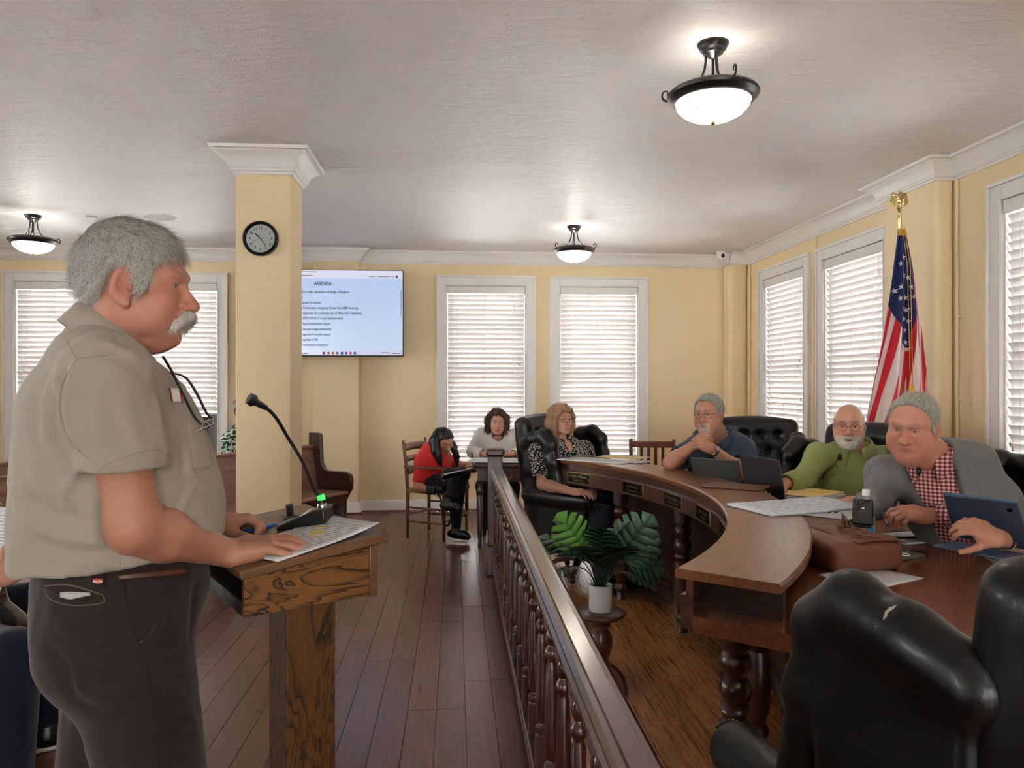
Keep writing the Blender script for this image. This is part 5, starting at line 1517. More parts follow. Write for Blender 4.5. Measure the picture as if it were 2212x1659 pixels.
for k, (hdg, el, ln, L, m) in enumerate(((-62, 50, .20, .15, 1), (48, 42, .20, .17, 2), (75, 25, .17, .14, 2), (20, 28, .15, .15, 0), (-20, 22, .15, .15, 0), (-75, 18, .14, .15, 0), (-110, 30, .17, .15, 0), (105, 28, .17, .15, 0), (140, 40, .18, .15, 0), (-150, 40, .18, .15, 0), (0, 55, .20, .14, 0), (60, 8, .14, .13, 0), (-45, 5, .13, .14, 0), (10, 0, .12, .13, 0), (95, 10, .18, .14, 2), (-90, 55, .19, .13, 0), (170, 20, .15, .14, 0), (35, 62, .22, .12, 0))):
    el = el * .85 + 17; el = max(el, 52) if abs(hdg) < 50 else el; a = R(hdg); e = R(el); dirv = Vector((math.sin(a) * math.cos(e), -math.cos(a) * math.cos(e), math.sin(e)))
    b0 = Vector((.015 * math.sin(a), -.015 * math.cos(a), PH - .015)); tip = b0 + dirv * ln * .8 + Vector((0, 0, .045))
    stm = obj('stem', MB().tube(smooth_pts([b0, b0.lerp(tip, .5) + Vector((0, 0, .025)), tip], 4), .0028, 6), M_LEAF[0], pl, smooth=True)
    up_ = Vector((0, 0, 1)) if m == 0 else Vector((0, -.8, .6)); fw = (dirv * .8 + Vector((0, 0, -.35)) if el < 35 else dirv).normalized()
    xx = fw.cross(up_).normalized(); zz = xx.cross(fw)
    tw = Matrix.Rotation(R(rr2.uniform(-25, 25)), 3, fw)
    M3 = tw @ Matrix((xx, fw, zz)).transposed()
    lf = split_leaf(L * 1.3); lf.v = [tuple(M3 @ Vector(p) + tip) for p in lf.v]
    thick(obj('leaf', lf, M_LEAF[m], pl, smooth=True), .0008)
# ------------------------------------------------------------------ flag on a pole
fp = pX(1942, 700, XR - .42)
fp = px(1943, 700, 4.85)
flag = thing('flag', 'United States flag hanging from a gold-topped pole before the right wall', 'flag', (fp.x, fp.y, 0), az(0))
ztop = px(1942, 465, 4.85).z
obj('pole', MB().lathe([(.012, .04), (.012, ztop - .10)], 14), M_DARKWOOD, flag, smooth=True)
obj('ferrule', MB().lathe([(.0135, ztop - .11), (.0135, ztop), (.016, ztop + .004), (.016, ztop + .012), (.008, ztop + .02), (.017, ztop + .034), (.008, ztop + .05), (.001, ztop + .052)], 16), M_BRASS, flag, smooth=True, angle=40)
obj('stand', MB().lathe([(.14, 0), (.14, .012), (.10, .03), (.03, .05), (.018, .10), (.001, .10)], 24), M_BRASS, flag, smooth=True, angle=40)
eg = Vol((-.12, -.06, 0), (.12, .06, .2), .003)
eg.ell((0, 0, .055), (.020, .018, .034), .01); eg.ell((.004, 0, .098), (.012, .011, .014), .012); eg.cone((.012, -.004, .100), (.026, -.006, .093), .005, .002, .004)
for s in (-1, 1):
    eg.cone((s * .014, 0, .078), (s * .040, .004, .092), .012, .010, .01)
    for k in range(5): eg.cone((s * (.024 + k * .0052), .004, .092 - k * .001), (s * (.030 + k * .007), .004, .012 + k * .006), .0065, .0035, .004)
    eg.cone((s * .007, 0, .03), (s * .010, -.004, .0), .006, .006, .005)
eg.cone((0, .004, .03), (0, .012, -.0), .010, .012, .008)
V, Q = eg.mesh(); obj('eagle_finial', np_mesh('eagle', V + nv((0, 0, ztop + .045)), Q), M_BRASS, flag)
# cloth: hung by its hoist edge, the fly falls in folds; u along the hoist (0 top), v from hoist to fly
H_, FZ = 1.22, ztop - .105
def cloth_pt(a, t):
    """a across the visible drape -1..1, t down 0..1"""
    z = FZ - t * 1.46
    wdt = .022 + .235 * t ** .85
    x = a * wdt + .012 * math.sin(t * 5) - .012 * t
    fold = .055 * (t ** .6) * math.sin(a * 8.2 + t * 1.4) + .02 * t * math.sin(a * 17 + 2 + t * 3)
    y = -.03 - .045 * t * math.cos(a * 1.5) + fold
    return Vector((x, y, z))
M_FBLUE = cloth('flag_blue', (34, 44, 92), .6); M_FRED = cloth('flag_red', (196, 36, 48), .6); M_FWHITE = cloth('flag_white', (232, 222, 218), .6)
def flag_zone(a, t):
    """0 blue, 1 red, 2 white: the stripes run down the drape, leaning to the left below the union"""
    zb = .47 + .10 * math.sin((a + .15) * 2.4) - .05 * abs(a + .1) if a < .28 else .47 - (a - .28) * .42
    if t < zb: return 0
    # stripe index from a slanted coordinate
    if a < .22: s_ = a * 1.15 + (t - .5) * 1.02 + 3.0
    else: s_ = a * 1.15 + (t - .5) * .92 + 3.33
    return 1 if int(math.floor(s_ / .2)) % 2 == 0 else 2
zones = [MB(), MB(), MB()]
NA, NTt = 220, 400
grid_v = [[cloth_pt(-1 + 2 * i / NA, j / NTt) for j in range(NTt + 1)] for i in range(NA + 1)]
idm = [dict(), dict(), dict()]
for i in range(NA):
    for j in range(NTt):
        k = flag_zone(-1 + 2 * (i + .5) / NA, (j + .5) / NTt); mb = zones[k]; f = []
        for ii, jj in ((i, j), (i + 1, j), (i + 1, j + 1), (i, j + 1)):
            if (ii, jj) not in idm[k]: idm[k][ii, jj] = len(mb.v); mb.v.append(tuple(grid_v[ii][jj]))
            f.append(idm[k][ii, jj])
        mb.f.append(tuple(f))
for k, (nm, m) in enumerate((('union', M_FBLUE), ('red_stripes', M_FRED), ('white_stripes', M_FWHITE))):
    thick(obj(nm, zones[k], m, flag, smooth=True, angle=180), .0012)
stars = MB()
for (a, t) in ((-.55, .27), (-.28, .255), (.35, .21), (.42, .255), (.48, .30), (.56, .345), (.66, .39), (-.72, .365), (-.32, .305), (-.05, .35), (.18, .355), (-.62, .41), (.02, .395), (.28, .405), (-.50, .455), (.10, .445), (.36, .452), (.16, .50), (.22, .53), (.05, .20), (-.3, .15), (.1, .12), (-.8, .44), (.72, .31), (.15, .30)):
    if flag_zone(a, t) != 0: continue
    c = cloth_pt(a, t); e = .01
    du = (cloth_pt(a + e, t) - c).normalized(); dv = (c - cloth_pt(a, t + e)); dv = (dv - du * dv.dot(du)).normalized(); n_ = du.cross(dv)
    if n_.y > 0: n_ = -n_
    rr_ = .022; tw = R(rnd.uniform(-15, 15)); vs = []
    for q in range(10):
        r_ = rr_ * (1 if q % 2 == 0 else .40); an = R(90 + 36 * q) + tw
        # follow the fold of the cloth
        sa = (cloth_pt(a + .02, t) - cloth_pt(a - .02, t)).length / .04
        pa_ = a + r_ * math.cos(an) / max(sa, .05); pt_ = t - r_ * math.sin(an) / 1.46
        vs.append(cloth_pt(pa_, pt_) + n_ * .0025)
    vs.append(c + n_ * .0025); stars.add(vs, [(q, (q + 1) % 10, 10) for q in range(10)])
obj('stars', stars, M_FWHITE, flag)
M_GOLD = cloth('gold_fringe', (200, 152, 60), .5)
for s in (-.010, .006):
    zt_ = px(1945, 830, 4.8).z
    obj('cord', MB().tube([(s * .6, -.05, FZ + .02), (s * 1.2, -.12, FZ - .25), (s, -.15, zt_)], .0022, 6), M_GOLD, flag, smooth=True)
    obj('tassel', MB().lathe([(.001, 0), (.008, -.004), (.009, -.018), (.006, -.024), (.011, -.034), (.014, -.10), (.001, -.10)], 12, Matrix.Translation((s, -.15, zt_))), M_GOLD, flag, smooth=True, angle=40)
obj('fringe', MB().grid(lambda u, v: cloth_pt(-1 + 2 * u, v * .03) + Vector((0, -.003, .01)), 10, 3), M_GOLD, flag, smooth=True)

# ------------------------------------------------------------------ things on the bench
CT, DT = .9075, .7755                                # counter and desk heights
def flat(name, label, cat, x, y, z, rot, w, l, m, thick_=.002, curl=0, group=None):
    p = pz(x, y, z); return flat_paper(name, label, cat, p, az(rot), w, l, m, curl, None, thick_, group)
flat('paper_stack', 'white papers spread at the far end of the raised counter', 'papers', 1290, 995, CT, -55, .24, .52, M_PRINT2, .006)
flat('manila_folder', 'pale open folder behind the papers at the far end of the counter', 'folder', 1345, 988, CT + .0065, -50, .22, .34, plain('manila', (232, 212, 160), .7), .004)
ph = thing('smartphone', 'white-edged phone lying at the far end of the counter', 'phone', pz(1384, 999.5, CT), az(60))
obj('body', MB().bb(-.038, .038, -.078, .078, .0, .010), M_WHITEPLASTIC, ph, bevel=.004)
obj('glass_back', MB().bb(-.036, .036, -.076, .076, .0095, .0108), plain('phone_pink', (200, 180, 178), .2), ph)
def laptop(label, base_c, heading, hinge, w, l, open_deg, m, kb=True):
    """local: x across, y towards the user, hinge at the origin"""
    o = thing('laptop', label, 'laptop', base_c, heading)
    obj('keyboard_base', MB().bb(-w / 2, w / 2, .0, l, .0, .014), m, o, bevel=.004)
    a = R(open_deg - 90)
    M3 = Matrix.Rotation(a, 3, 'X')
    ld = obj('lid', MB().box(Vector((0, 0, .014)) + M3 @ Vector((0, 0, l / 2)), (w, .008, l), M3), m, o, bevel=.004)
    obj('screen', MB().box(Vector((0, 0, .014)) + M3 @ Vector((0, .0046, l / 2)), (w - .02, .001, l - .02), M3), M_BLACKGLOSS, ld)
    return o
def facing_seat(th): 
    c0 = arc(2.6, th, 0); c1 = arc(3.6, th, 0); d = c1 - c0; return math.atan2(d.y, d.x) - PI / 2
M_LAPG = plain('laptop_grey', (72, 74, 74), .45, .5, .2); M_LAPB = plain('laptop_black', (30, 30, 32), .4)
lp1 = px(1556, 1078, 4.36); lp1.z = DT; laptop('grey laptop seen from behind in front of the person in blue', lp1, az(40), 0, .30, .245, 112, M_LAPG)
lp2 = px(1655, 1085, 4.02); lp2.z = DT; laptop('thin black laptop standing open beside the grey laptop', lp2, az(66), 0, .30, .27, 100, M_LAPB)
kn = thing('letter_opener', 'grey wedge-shaped device between the two laptops', 'device', px(1604, 1070, 4.2) * Vector((1, 1, 0)) + Vector((0, 0, DT)), az(50))
obj('body', MB().prism([(-.06, 0), (.06, 0), (.05, .02), (-.03, .045), (-.05, .04)], Matrix(((1, 0, 0, 0), (0, 0, 1, -.02), (0, 1, 0, 0), (0, 0, 0, 1))), .04), plain('mid_grey', (120, 118, 114), .4), kn, bevel=.004)
flat('leather_folio', 'thin brown folio lying open on the curve of the counter', 'folder', 1590, 1052, CT + .001, -58, .20, .30, plain('folio_brown', (96, 60, 44), .5), .008)
# pile of papers with a manila folder on top
PB = pz(1745, 1098, DT); pr = random.Random(4)
for k in range(6):
    o = flat_paper('paper_bundle', ['lowest', 'second', 'third', 'fourth', 'fifth', 'sixth'][k] + ' layer of the paper pile before the person in green', 'papers', PB + Vector((pr.uniform(-.008, .008), pr.uniform(-.008, .008), k * .0135)), az(52 + pr.uniform(-5, 5)), .24, .32, M_PAPER, 0, None, .012, 'papers piled before the person in green', 2)
flat_paper('manila_folder', 'manila folder on top of the paper pile', 'folder', PB + Vector((0, 0, .083)), az(55), .235, .31, plain('manila_yellow', (236, 206, 140), .7), .004, None, .004)
sn_ = flat_paper('sticky_note', 'yellow sticky note on the manila folder', 'note', PB + cw(.07, .02, .089) - cw(0, 0, 0), az(48), .075, .075, plain('sticky_yellow', (246, 210, 92), .7), .004)
mb_ = thing('desk_microphone', 'black wedge microphone base on the papers', 'microphone', pz(1732, 1082, DT + .03), az(70))
obj('base', MB().prism([(-.06, 0), (.07, 0), (.07, .012), (-.03, .05), (-.05, .05)], Matrix(((1, 0, 0, 0), (0, 0, 1, -.045), (0, 1, 0, 0), (0, 0, 0, 1))), .09), M_BLACKPLASTIC, mb_, bevel=.006)
obj('slot', MB().box((.03, 0, .034), (.04, .012, .002), Matrix.Rotation(R(21), 3, 'Y')), M_BLACKGLOSS, mb_)
flat('plan_booklet', 'large glossy printed booklet lying across the counter', 'booklet', 1722, 1096, CT + .001, 70, .30, .52, print_mat('plan_print', (.13, .24), (222, 228, 238), (150, 168, 196), rows=26.0, xs=14), .010, .006)
flat('loose_sheet', 'loose white sheet under the booklet near the jacketed person', 'paper', 1800, 1108, DT + .001, 40, .24, .34, M_PRINT2, .002)
# leather satchel
M_SATCH = leather_mat('brown_leather', (112, 66, 48), .42)
sb_ = pz(1822, 1216, DT); satch = thing('leather_satchel', 'brown leather satchel lying on the desk beside the counter', 'bag', sb_, az(78))
v = Vol((-.26, -.24, -.02), (.26, .24, .2), .006)
v.rbox((0, 0, .055), (.155, .145, .055), .035, 0); V, Q = v.mesh(); V = relax(V, Q, 2); N = normals(V, Q); V = V + N * (.004 * vnoise(V, 14, 2))[:, None]
obj('body', np_mesh('body', V, Q), M_SATCH, satch)
obj('flap', MB().grid(lambda u, v: (-.15 + .3 * u, -.05 + .2 * v, .112 + .008 * math.sin(u * 7) * math.sin(v * 4) - .05 * max(0, v - .85)), 14, 10), M_SATCH, satch, smooth=True).modifiers.new('s', 'SOLIDIFY').thickness = .005
obj('strap', MB().tube(smooth_pts([(-.12, .12, .118), (-.06, .02, .13), (.02, .08, .125), (.08, .0, .128), (.14, .05, .12)], 6), .009, 8, flat=.4), M_SATCH, satch, smooth=True)
obj('grommet', MB().lathe([(.010, .0), (.016, .0), (.018, .003), (.016, .006), (.010, .006), (.010, 0)], 18, Matrix.Translation((-.158, -.02, .05)) @ Matrix.Rotation(R(-90), 4, 'Y')), M_STEEL, satch, smooth=True)
gl_ = thing('folded_eyeglasses', 'folded brown tortoiseshell eyeglasses resting on the satchel', 'eyeglasses', pz(1822, 1136, DT + .125), az(110))
M_TORT = plain('tortoiseshell', (74, 52, 40), .25, .5, var=.4, vscale=40)
g_ = MB()
for s in (-1, 1):
    g_.tube([(s * .034 + .026 * math.cos(2 * PI * k / 24), .0, .022 + .019 * math.sin(2 * PI * k / 24)) for k in range(24)], .0028, 6, closed=True)
g_.tube([(-.010, 0, .026), (0, 0, .030), (.010, 0, .026)], .0028, 6)
obj('frame', g_, M_TORT, gl_, smooth=True)
for s in (-1, 1): obj('temple', MB().tube([(s * .062, 0, .026), (s * .062, .012, .026), (-s * .03, .022 + .006 * s, .018), (-s * .062, .026 + .006 * s, .006)], .0026, 6), M_TORT, gl_, smooth=True)
for s in (-1, 1): obj('lens', MB().lathe([(.001, .001), (.025, 0), (.001, -.001)], 20, Matrix.Translation((s * .034, 0, .022)) @ Matrix.Rotation(R(90), 4, 'X')), M_PANE, gl_)
# water bottle
def clear_mat(name, c, a):
    t = NT(name); tr = t.new('ShaderNodeBsdfTransparent'); tr.inputs[0].default_value = (*lin(c), 1); mx = t.new('ShaderNodeMixShader'); mx.inputs[0].default_value = a
    t.base((.8, .85, .88)); t.set(.06, .6); t.lk(tr.outputs[0], mx.inputs[1]); t.lk(t.b.outputs[0], mx.inputs[2]); t.lk(mx.outputs[0], t.out.inputs[0]); return t.m
M_CLEAR = clear_mat('clear_plastic', (226, 234, 238), .25)
bt_ = thing('water_bottle', 'clear plastic water bottle with a white cap and blue label', 'bottle', px(1871, 1100, 3.02) * Vector((1, 1, 0)) + Vector((0, 0, DT)), 0)
obj('bottle_body', MB().lathe([(.001, 0), (.028, 0), (.032, .004), (.031, .04), (.029, .05), (.032, .06), (.032, .12), (.030, .14), (.022, .17), (.013, .185), (.0125, .20), (.001, .20)], 24), M_CLEAR, bt_, smooth=True, angle=50)
obj('cap', MB().lathe([(.001, .196), (.0155, .196), (.0155, .215), (.014, .218), (.001, .218)], 20), M_WHITEPLASTIC, bt_, smooth=True, angle=40)
lb = NT('bottle_label'); vv_ = lb.coords(); lb.base(lb.ramp(lb.noise(vv_, 26, 1), [(.42, lin((36, 110, 176))), (.5, lin((60, 150, 200))), (.62, lin((206, 214, 90)))])); lb.set(.35)
obj('label_band', MB().lathe([(.0325, .062), (.0325, .118)], 24), lb.m, bt_, smooth=True)
for ch in bt_.children:
    for q in ch.data.vertices: q.co.z *= 1.12
# phone propped on a stand
pk = thing('propped_phone', 'black phone propped upright on a small stand by the bottle', 'phone', px(1864, 1139, 2.90), az(25))
M3 = Matrix.Rotation(R(-60), 3, 'X')
obj('body', MB().box(Vector((0, 0, .012)) + M3 @ Vector((0, 0, .078)), (.078, .010, .158), M3), M_BLACKGLOSS, pk, bevel=.006)
for dx, dz in ((-.02, .138), (-.02, .118), (-.004, .128)): obj('camera_lens', MB().ball(Vector((0, 0, .012)) + M3 @ Vector((dx, -.006, dz)), (.006, .003, .006), 10, 6), plain('lens_glass', (40, 40, 46), .1), pk)
obj('logo', MB().ball(Vector((0, 0, .012)) + M3 @ Vector((0, -.0055, .085)), (.007, .0012, .008), 10, 6), M_STEEL, pk)
obj('stand', MB().bb(-.03, .03, -.02, .075, 0, .010).box((0, .05, .03), (.05, .008, .05), Matrix.Rotation(R(-30), 3, 'X')), M_BLACKPLASTIC, pk, bevel=.003)
# notepad, pens, phone in a clear case, sheet by the near chair
np2 = flat('notepad', 'white printed sheets under a black pen on the desk', 'papers', 1975, 1162, DT, 75, .21, .30, M_PRINT2, .004)
def pen(label, c, rotz, m, L=.145, tilt=0, tipm=None, z=.0):
    o = thing('ballpoint_pen', label, 'pen', c, rotz); o.rotation_euler = (tilt, 0, rotz)
    obj('barrel', MB().tube([(0, -L / 2, 0), (0, L / 2 - .03, 0), (0, L / 2 - .012, 0)], [.0048, .0052, .005], 12), m, o, smooth=True, angle=50)
    obj('tip', MB().tube([(0, L / 2 - .012, 0), (0, L / 2, 0)], [.0046, .0012], 10), tipm or M_STEEL, o, smooth=True)
    obj('ring', MB().tube([(0, .01, 0), (0, .013, 0)], .0056, 12), M_STEEL, o, smooth=True, angle=50)
    obj('clip', MB().box((0, -L / 2 + .03, .0065), (.004, .04, .0015)), tipm or M_STEEL, o)
    obj('button', MB().tube([(0, -L / 2, 0), (0, -L / 2 - .008, 0)], .003, 8), tipm or M_STEEL, o, smooth=True, angle=50)
    return o
pen('black pen lying on the white sheets on the desk', pz(1950, 1162, DT + .0115), az(82), M_BLACKPLASTIC)
p2 = thing('cased_phone', 'phone in a clear case lying on the desk before the near chair', 'phone', pz(1952, 1204, DT), az(62))
obj('body', MB().bb(-.037, .037, -.076, .076, .001, .010), plain('phone_dark', (50, 46, 46), .2), p2, bevel=.004)
obj('clear_case', MB().bb(-.040, .040, -.079, .079, 0, .0115), M_CLEAR, p2, bevel=.005)
obj('magnet_ring', MB().tube([(.022 * math.cos(2 * PI * k / 28), .022 * math.sin(2 * PI * k / 28), .012) for k in range(28)] , .0016, 5, closed=True), M_WHITEPLASTIC, p2)
obj('alignment_mark', MB().bb(-.0015, .0015, -.05, -.03, .0115, .0125), M_WHITEPLASTIC, p2)
flat('agenda_sheet', 'white sheet half hidden behind the near wing chair', 'paper', 1880, 1246, DT, 60, .216, .279, M_PRINT2, .002)
# tablet in a blue folio
tb = thing('tablet', 'blue-cased tablet held up at the right edge', 'tablet', px(2140, 1186, 2.60), az(60))
M3 = Matrix.Rotation(R(24), 3, 'X')
M_TBLUE = plain('tablet_blue', (62, 84, 118), .4)
bd_ = obj('case_back', MB().box(Vector((0, 0, .02)) + M3 @ Vector((0, 0, .09)), (.25, .010, .18), M3), plain('tablet_slate', (48, 56, 76), .35), tb, bevel=.006)
obj('edge_band', MB().box(Vector((0, 0, .02)) + M3 @ Vector((0, 0, .182)), (.25, .012, .006), M3), M_TBLUE, tb, bevel=.002)
obj('camera_lens', MB().ball(Vector((0, 0, .02)) + M3 @ Vector((.095, -.006, .155)), (.010, .004, .010), 12, 6), M_BLACKGLOSS, tb)
obj('folio_flap', MB().bb(-.125, .125, -.14, .0, 0, .006), M_TBLUE, tb, bevel=.002)
# cable on the floor under the bench
cb_ = obj('power_cable', MB().tube(smooth_pts([pz(1405, 1280, .006), pz(1412, 1300, .006), pz(1430, 1295, .006), pz(1460, 1302, .006), pz(1500, 1290, .006)], 6), .004, 6), M_BLACKPLASTIC, None, smooth=True)
tag(cb_, 'black power cable on the oak floor under the bench', 'cable')
# sheets in front of the woman in white and her reading papers
flat_paper('open_binder', 'white open binder on the carved table', 'papers', cw((1072 - 1106) / FPX * 6.7, 6.70, .7475), az(8), .50, .30, M_PRINT2, .01, None, .006)
# ------------------------------------------------------------------ building people
class Frame:
    """a person's own frame: x to their right, y ahead, z up"""
    def __init__(s, lat, D, heading):
        s.lat, s.D, s.a = lat, D, R(heading); s.rz = az(heading); s.loc = cw(lat, D, 0)
    def L(s, lat, D, z):
        dx, dd = lat - s.lat, D - s.D
        return nv((dx * math.cos(s.a) - dd * math.sin(s.a), dx * math.sin(s.a) + dd * math.cos(s.a), z))
    def P(s, x, y, D):
        return s.L((x - 1106) / FPX * D, D, CZ - (y - 829.5) / FPX * D)
    def W(s, p): return s.L(p[0] * CY - p[1] * SY, p[0] * SY + p[1] * CY, p[2])
    def dir(s, dl, dD, dz): return s.L(s.lat + dl, s.D + dD, dz)
def person_root(fr, label): return thing('person', label, 'person', fr.loc, fr.rz)
TORSO_M = [(.0, .175, .135, .13, -.01), (.28, .175, .14, .16, .02), (.60, .180, .130, .17, .01), (.84, .165, .105, .13, -.01)]
TORSO_F = [(.0, .170, .130, .13, -.01), (.28, .145, .115, .15, .01), (.62, .150, .125, .15, .02), (.84, .140, .092, .12, -.01)]
def bbox(pts, m):
    p = np.array(pts); return p.min(0) - m, p.max(0) + m
def add_body(root, p, arms, core):
    """skin: head with neck, both arms with hands and a core under the clothes, as one mesh"""
    Rm = p['Rm']; hc = nv(p['hc']); sc = p.get('hs', 1.0); Rn = np.array(Rm, np.float32)
    q = dict(p); q['neck'] = tuple((Rn.T @ (nv(p['N']) - hc)) / sc)
    lo = np.minimum(nv(q['neck']) - .09, nv((-.115, -.135, -.21)))
    V, Q, C = head_mesh(q); parts = [(xf(V * sc, Rm, hc), Q, C)]
    sk = nv(lin(p.get('arm_skin', p['skin']))) * (.8 if 'arm_skin' not in p else 1)
    for a in arms:
        pts = [a['sh'], a['el'], a['wr']]; lo, hi = bbox(pts + [nv(a['wr']) + nv(unit(a['d'])) * .2], .10)
        v = Vol(lo, hi, a.get('h', .004)); arm(v, a['sh'], a['el'], a['wr'], a.get('s', 1.0))
        hand(v, a['wr'], a['d'], a['n'], a['side'], **a.get('hk', {}))
        V, Q = v.mesh(); V = relax(V, Q, 1, .4); cc_ = np.tile(sk, (len(V), 1))
        kn = np.clip(vnoise(V, 45, 4), 0, 1)[:, None] * .25; cc_ = cc_ * (1 - kn) + nv(lin((176, 96, 74))) * kn
        parts.append((V, Q, cc_))
    pts = [core['P'], p['N'], core['kl'], core['kr']]
    lo, hi = bbox(pts, .2); v = Vol(lo, hi, .016)
    v.cone(core['P'], p['N'], .09, .05, .05)
    for a in arms: v.cone(p['N'] - nv((0, 0, .05)), a['sh'], .045, .045, .04)
    v.cone(core['P'], core['kl'], .07, .05, .05); v.cone(core['P'], core['kr'], .07, .05, .05)
    V, Q = v.mesh(); parts.append((V, Q, np.tile(sk, (len(V), 1))))
    V, Q, C = joined(parts)
    return obj('body', np_mesh('body', V, Q, C), M_SKIN, root)
def sleeve_cut(v, el, wr, sh, frac, rad, long_=False):
    a = nv(el) + (nv(wr) - nv(el)) * frac if long_ else nv(sh) + (nv(el) - nv(sh)) * frac
    d = (nv(wr) - nv(el)) if long_ else (nv(el) - nv(sh))
    d = nv(unit(d)); v.half(a, d, 0, (a + d * .14, .17)); v.cone(a + d * .02, a - d * .03, rad, rad * .96, 0, True)
def add_shirt(root, m, p, P, N, fwd, rad, arms, sleeve, grow=.008, hem=None, h=.009, fold=.005, seed=1, name='shirt', sr=(.066, .058), neck_cut=.062, extra=None, cut_f=None, shw=None, slope=.02, scale=9):
    pts = [P, N] + [a[k] for a in arms for k in ('sh', 'el')] + ([a['wr'] for a in arms] if sleeve > 1 else [])
    lo, hi = bbox(pts, .27); v = Vol(lo, hi, h)
    r, f, up = torso(v, P, N, fwd, rad, grow)
    for a in arms:
        v.cone(nv(N) - nv(up) * .045, a['sh'], .052 + grow, sr[0], .07)
    for i, a in enumerate(arms):
        vs_ = v.like(); vs_.cone(a['sh'], a['el'], sr[0], sr[1], .035)
        if sleeve > 1:
            vs_.cone(a['el'], a['wr'], sr[1], max(.043, sr[1] * .76), .02); sleeve_cut(vs_, a['el'], a['wr'], a['sh'], sleeve - 1, max(.036, sr[1] * .64), True)
        else: sleeve_cut(vs_, a['el'], a['wr'], a['sh'], sleeve, sr[1] * .9 if sleeve > .6 else sr[1] * .95)
        v.merge(vs_, .03)
    if hem is not None: v.half((0, 0, hem), (0, 0, -1))
    if neck_cut: v.ell(nv(N) + nv(up) * .045 + nv(f) * .012, (neck_cut, neck_cut * 1.05, .06), .008, True)
    if cut_f is not None: cut_f(v)
    return clothed(name, v, m, root, fold, scale, seed, 2, extra)
def add_trousers(root, m, P, legs, h=.011, fold=.004, seed=3, waist=None, hips=(.175, .14, .14), r=(.098, .073, .055), name='trousers', cut=True):
    pts = [P] + [q for l in legs for q in l]; lo, hi = bbox(pts, .22); v = Vol(lo, hi, h)
    v.ell(P, hips, .05)
    for hp, kn, an in legs:
        v.cone(hp, kn, r[0], r[1], .05); v.cone(kn, an, r[1], r[2], .03)
        if cut:
            d = nv(unit(nv(an) - nv(kn))); v.half(nv(an), d, 0, (nv(an) + d * .10, .13))
    if waist is not None: v.half((0, 0, waist), (0, 0, 1))
    return clothed(name, v, m, root, fold, 8, seed)
def add_shoes(root, m, feet, L=.27, h=.006, name='shoe'):
    for an, d in feet:
        V, Q = shoe_vol(h, an, d, L).mesh(); V = relax(V, Q, 2)
        obj(name, np_mesh(name, V, Q), m, root)
def add_hair(root, p, m, name='hair', n=0, flow=None, length=.03, width=.0006, lift=.004, wob=.25, ms=None):
    sc = p.get('hs', 1.0); V, Q = hair_cap(p); N = normals(V, Q); Rn = np.array(p['Rm'], np.float32)
    o = obj(name, np_mesh(name, xf(V * sc, p['Rm'], p['hc']), Q), m, root)
    if n:
        A, q = strands(V, N, flow, n, length, width, lift, 3, 4, wob)
        s_ = obj('hair_strands', np_mesh('hair_strands', xf(A * sc, p['Rm'], p['hc']), q, None, True), ms or m, o); s_['kind'] = 'stuff'
    return o
def beard_vol(p, t=.008, full=True):
    v = Vol((-.11, -.03, -.17), (.11, .14, .02), .0035); w = p.get('w', 1.0); fat = p.get('fat', 0)
    v.ell((0, .022, -.062), ((.0575 + fat) * w + t, .056 + t, .052 + fat * .6 + t), .02)
    for s in (-1, 1):
        v.cone((s * .052 * w, -.008, -.045), (s * .026, .062, -.098), .02 + fat + t, .016 + fat * .5 + t, .025)
        v.cone((s * .06 * w, .002, -.015), (s * .056 * w, .008, -.05), .008 + t * .6, .01 + t * .6, .02)
    v.ell((0, .070, -.103), (.022 + t, .018 + t, .018 + t), .022)
    for s in (-1, 1): v.chain([(0, .094, -.060), (s * .016, .092, -.062), (s * .030, .078, -.074), (s * .034, .066, -.092)], [.006, .007, .0075, .009], .01)
    def fn(d, X, Y, Z):
        side = np.interp(np.broadcast_to(Y, d.shape), [-.01, .02, .05, .075, .1], [.0, -.02, -.052, -.056, -.05])
        d = np.maximum(d, (Z - side) * .8); d = np.maximum(d, (-.002 - Y))
        lips = np.sqrt((X / 2.3) ** 2 + ((Y - .096) / 2.2) ** 2 + (Z + .0745) ** 2) - (.0085 if full else .0115)
        d = np.maximum(d, -lips)
        if not full: d = np.maximum(np.maximum(d, np.abs(X) - (.030 + .1 * np.clip(-.06 - Z, 0, .05))), -np.maximum(np.maximum(np.abs(X) - .023, Z + .066), -.088 - Z))
        return d
    v.field(fn); V, Q = v.mesh(); V = relax(V, Q, 1); N = normals(V, Q)
    return V + N * (.0022 * vnoise(V * nv((1, 1, .5)), 150, 2))[:, None], Q
def add_beard(root, p, m, t=.008, full=True, n=1500):
    V, Q = beard_vol(p, t, full); sc = p.get('hs', 1.0)
    o = obj('beard', np_mesh('beard', xf(V * sc, p['Rm'], p['hc']), Q), m, root)
    N = normals(V, Q); A, q = strands(V, N, lambda P_, N_: np.tile(np.array([0, .15, -1.0]), (len(P_), 1)), n, .014, .0005, .003, 5, 3)
    s_ = obj('beard_strands', np_mesh('beard_strands', xf(A * sc, p['Rm'], p['hc']), q), m, o); s_['kind'] = 'stuff'
M_GREY_HAIR = hair_mat('grey_hair', (92, 88, 82), (186, 182, 172)); M_WHITE_HAIR = hair_mat('white_hair', (168, 164, 156), (226, 222, 214))
M_STRAND = hair_mat('grey_strands', (88, 84, 78), (232, 228, 218), .45, 5.0)
M_SHOE = plain('black_shoe', (14, 13, 14), .3)
flow_back = lambda P, N: np.where((P[:, 2] > .05)[:, None], np.stack([P[:, 0] * 3, -np.ones(len(P)), np.zeros(len(P))], 1), np.stack([P[:, 0] * 0, -.4 * np.ones(len(P)), -np.ones(len(P))], 1))
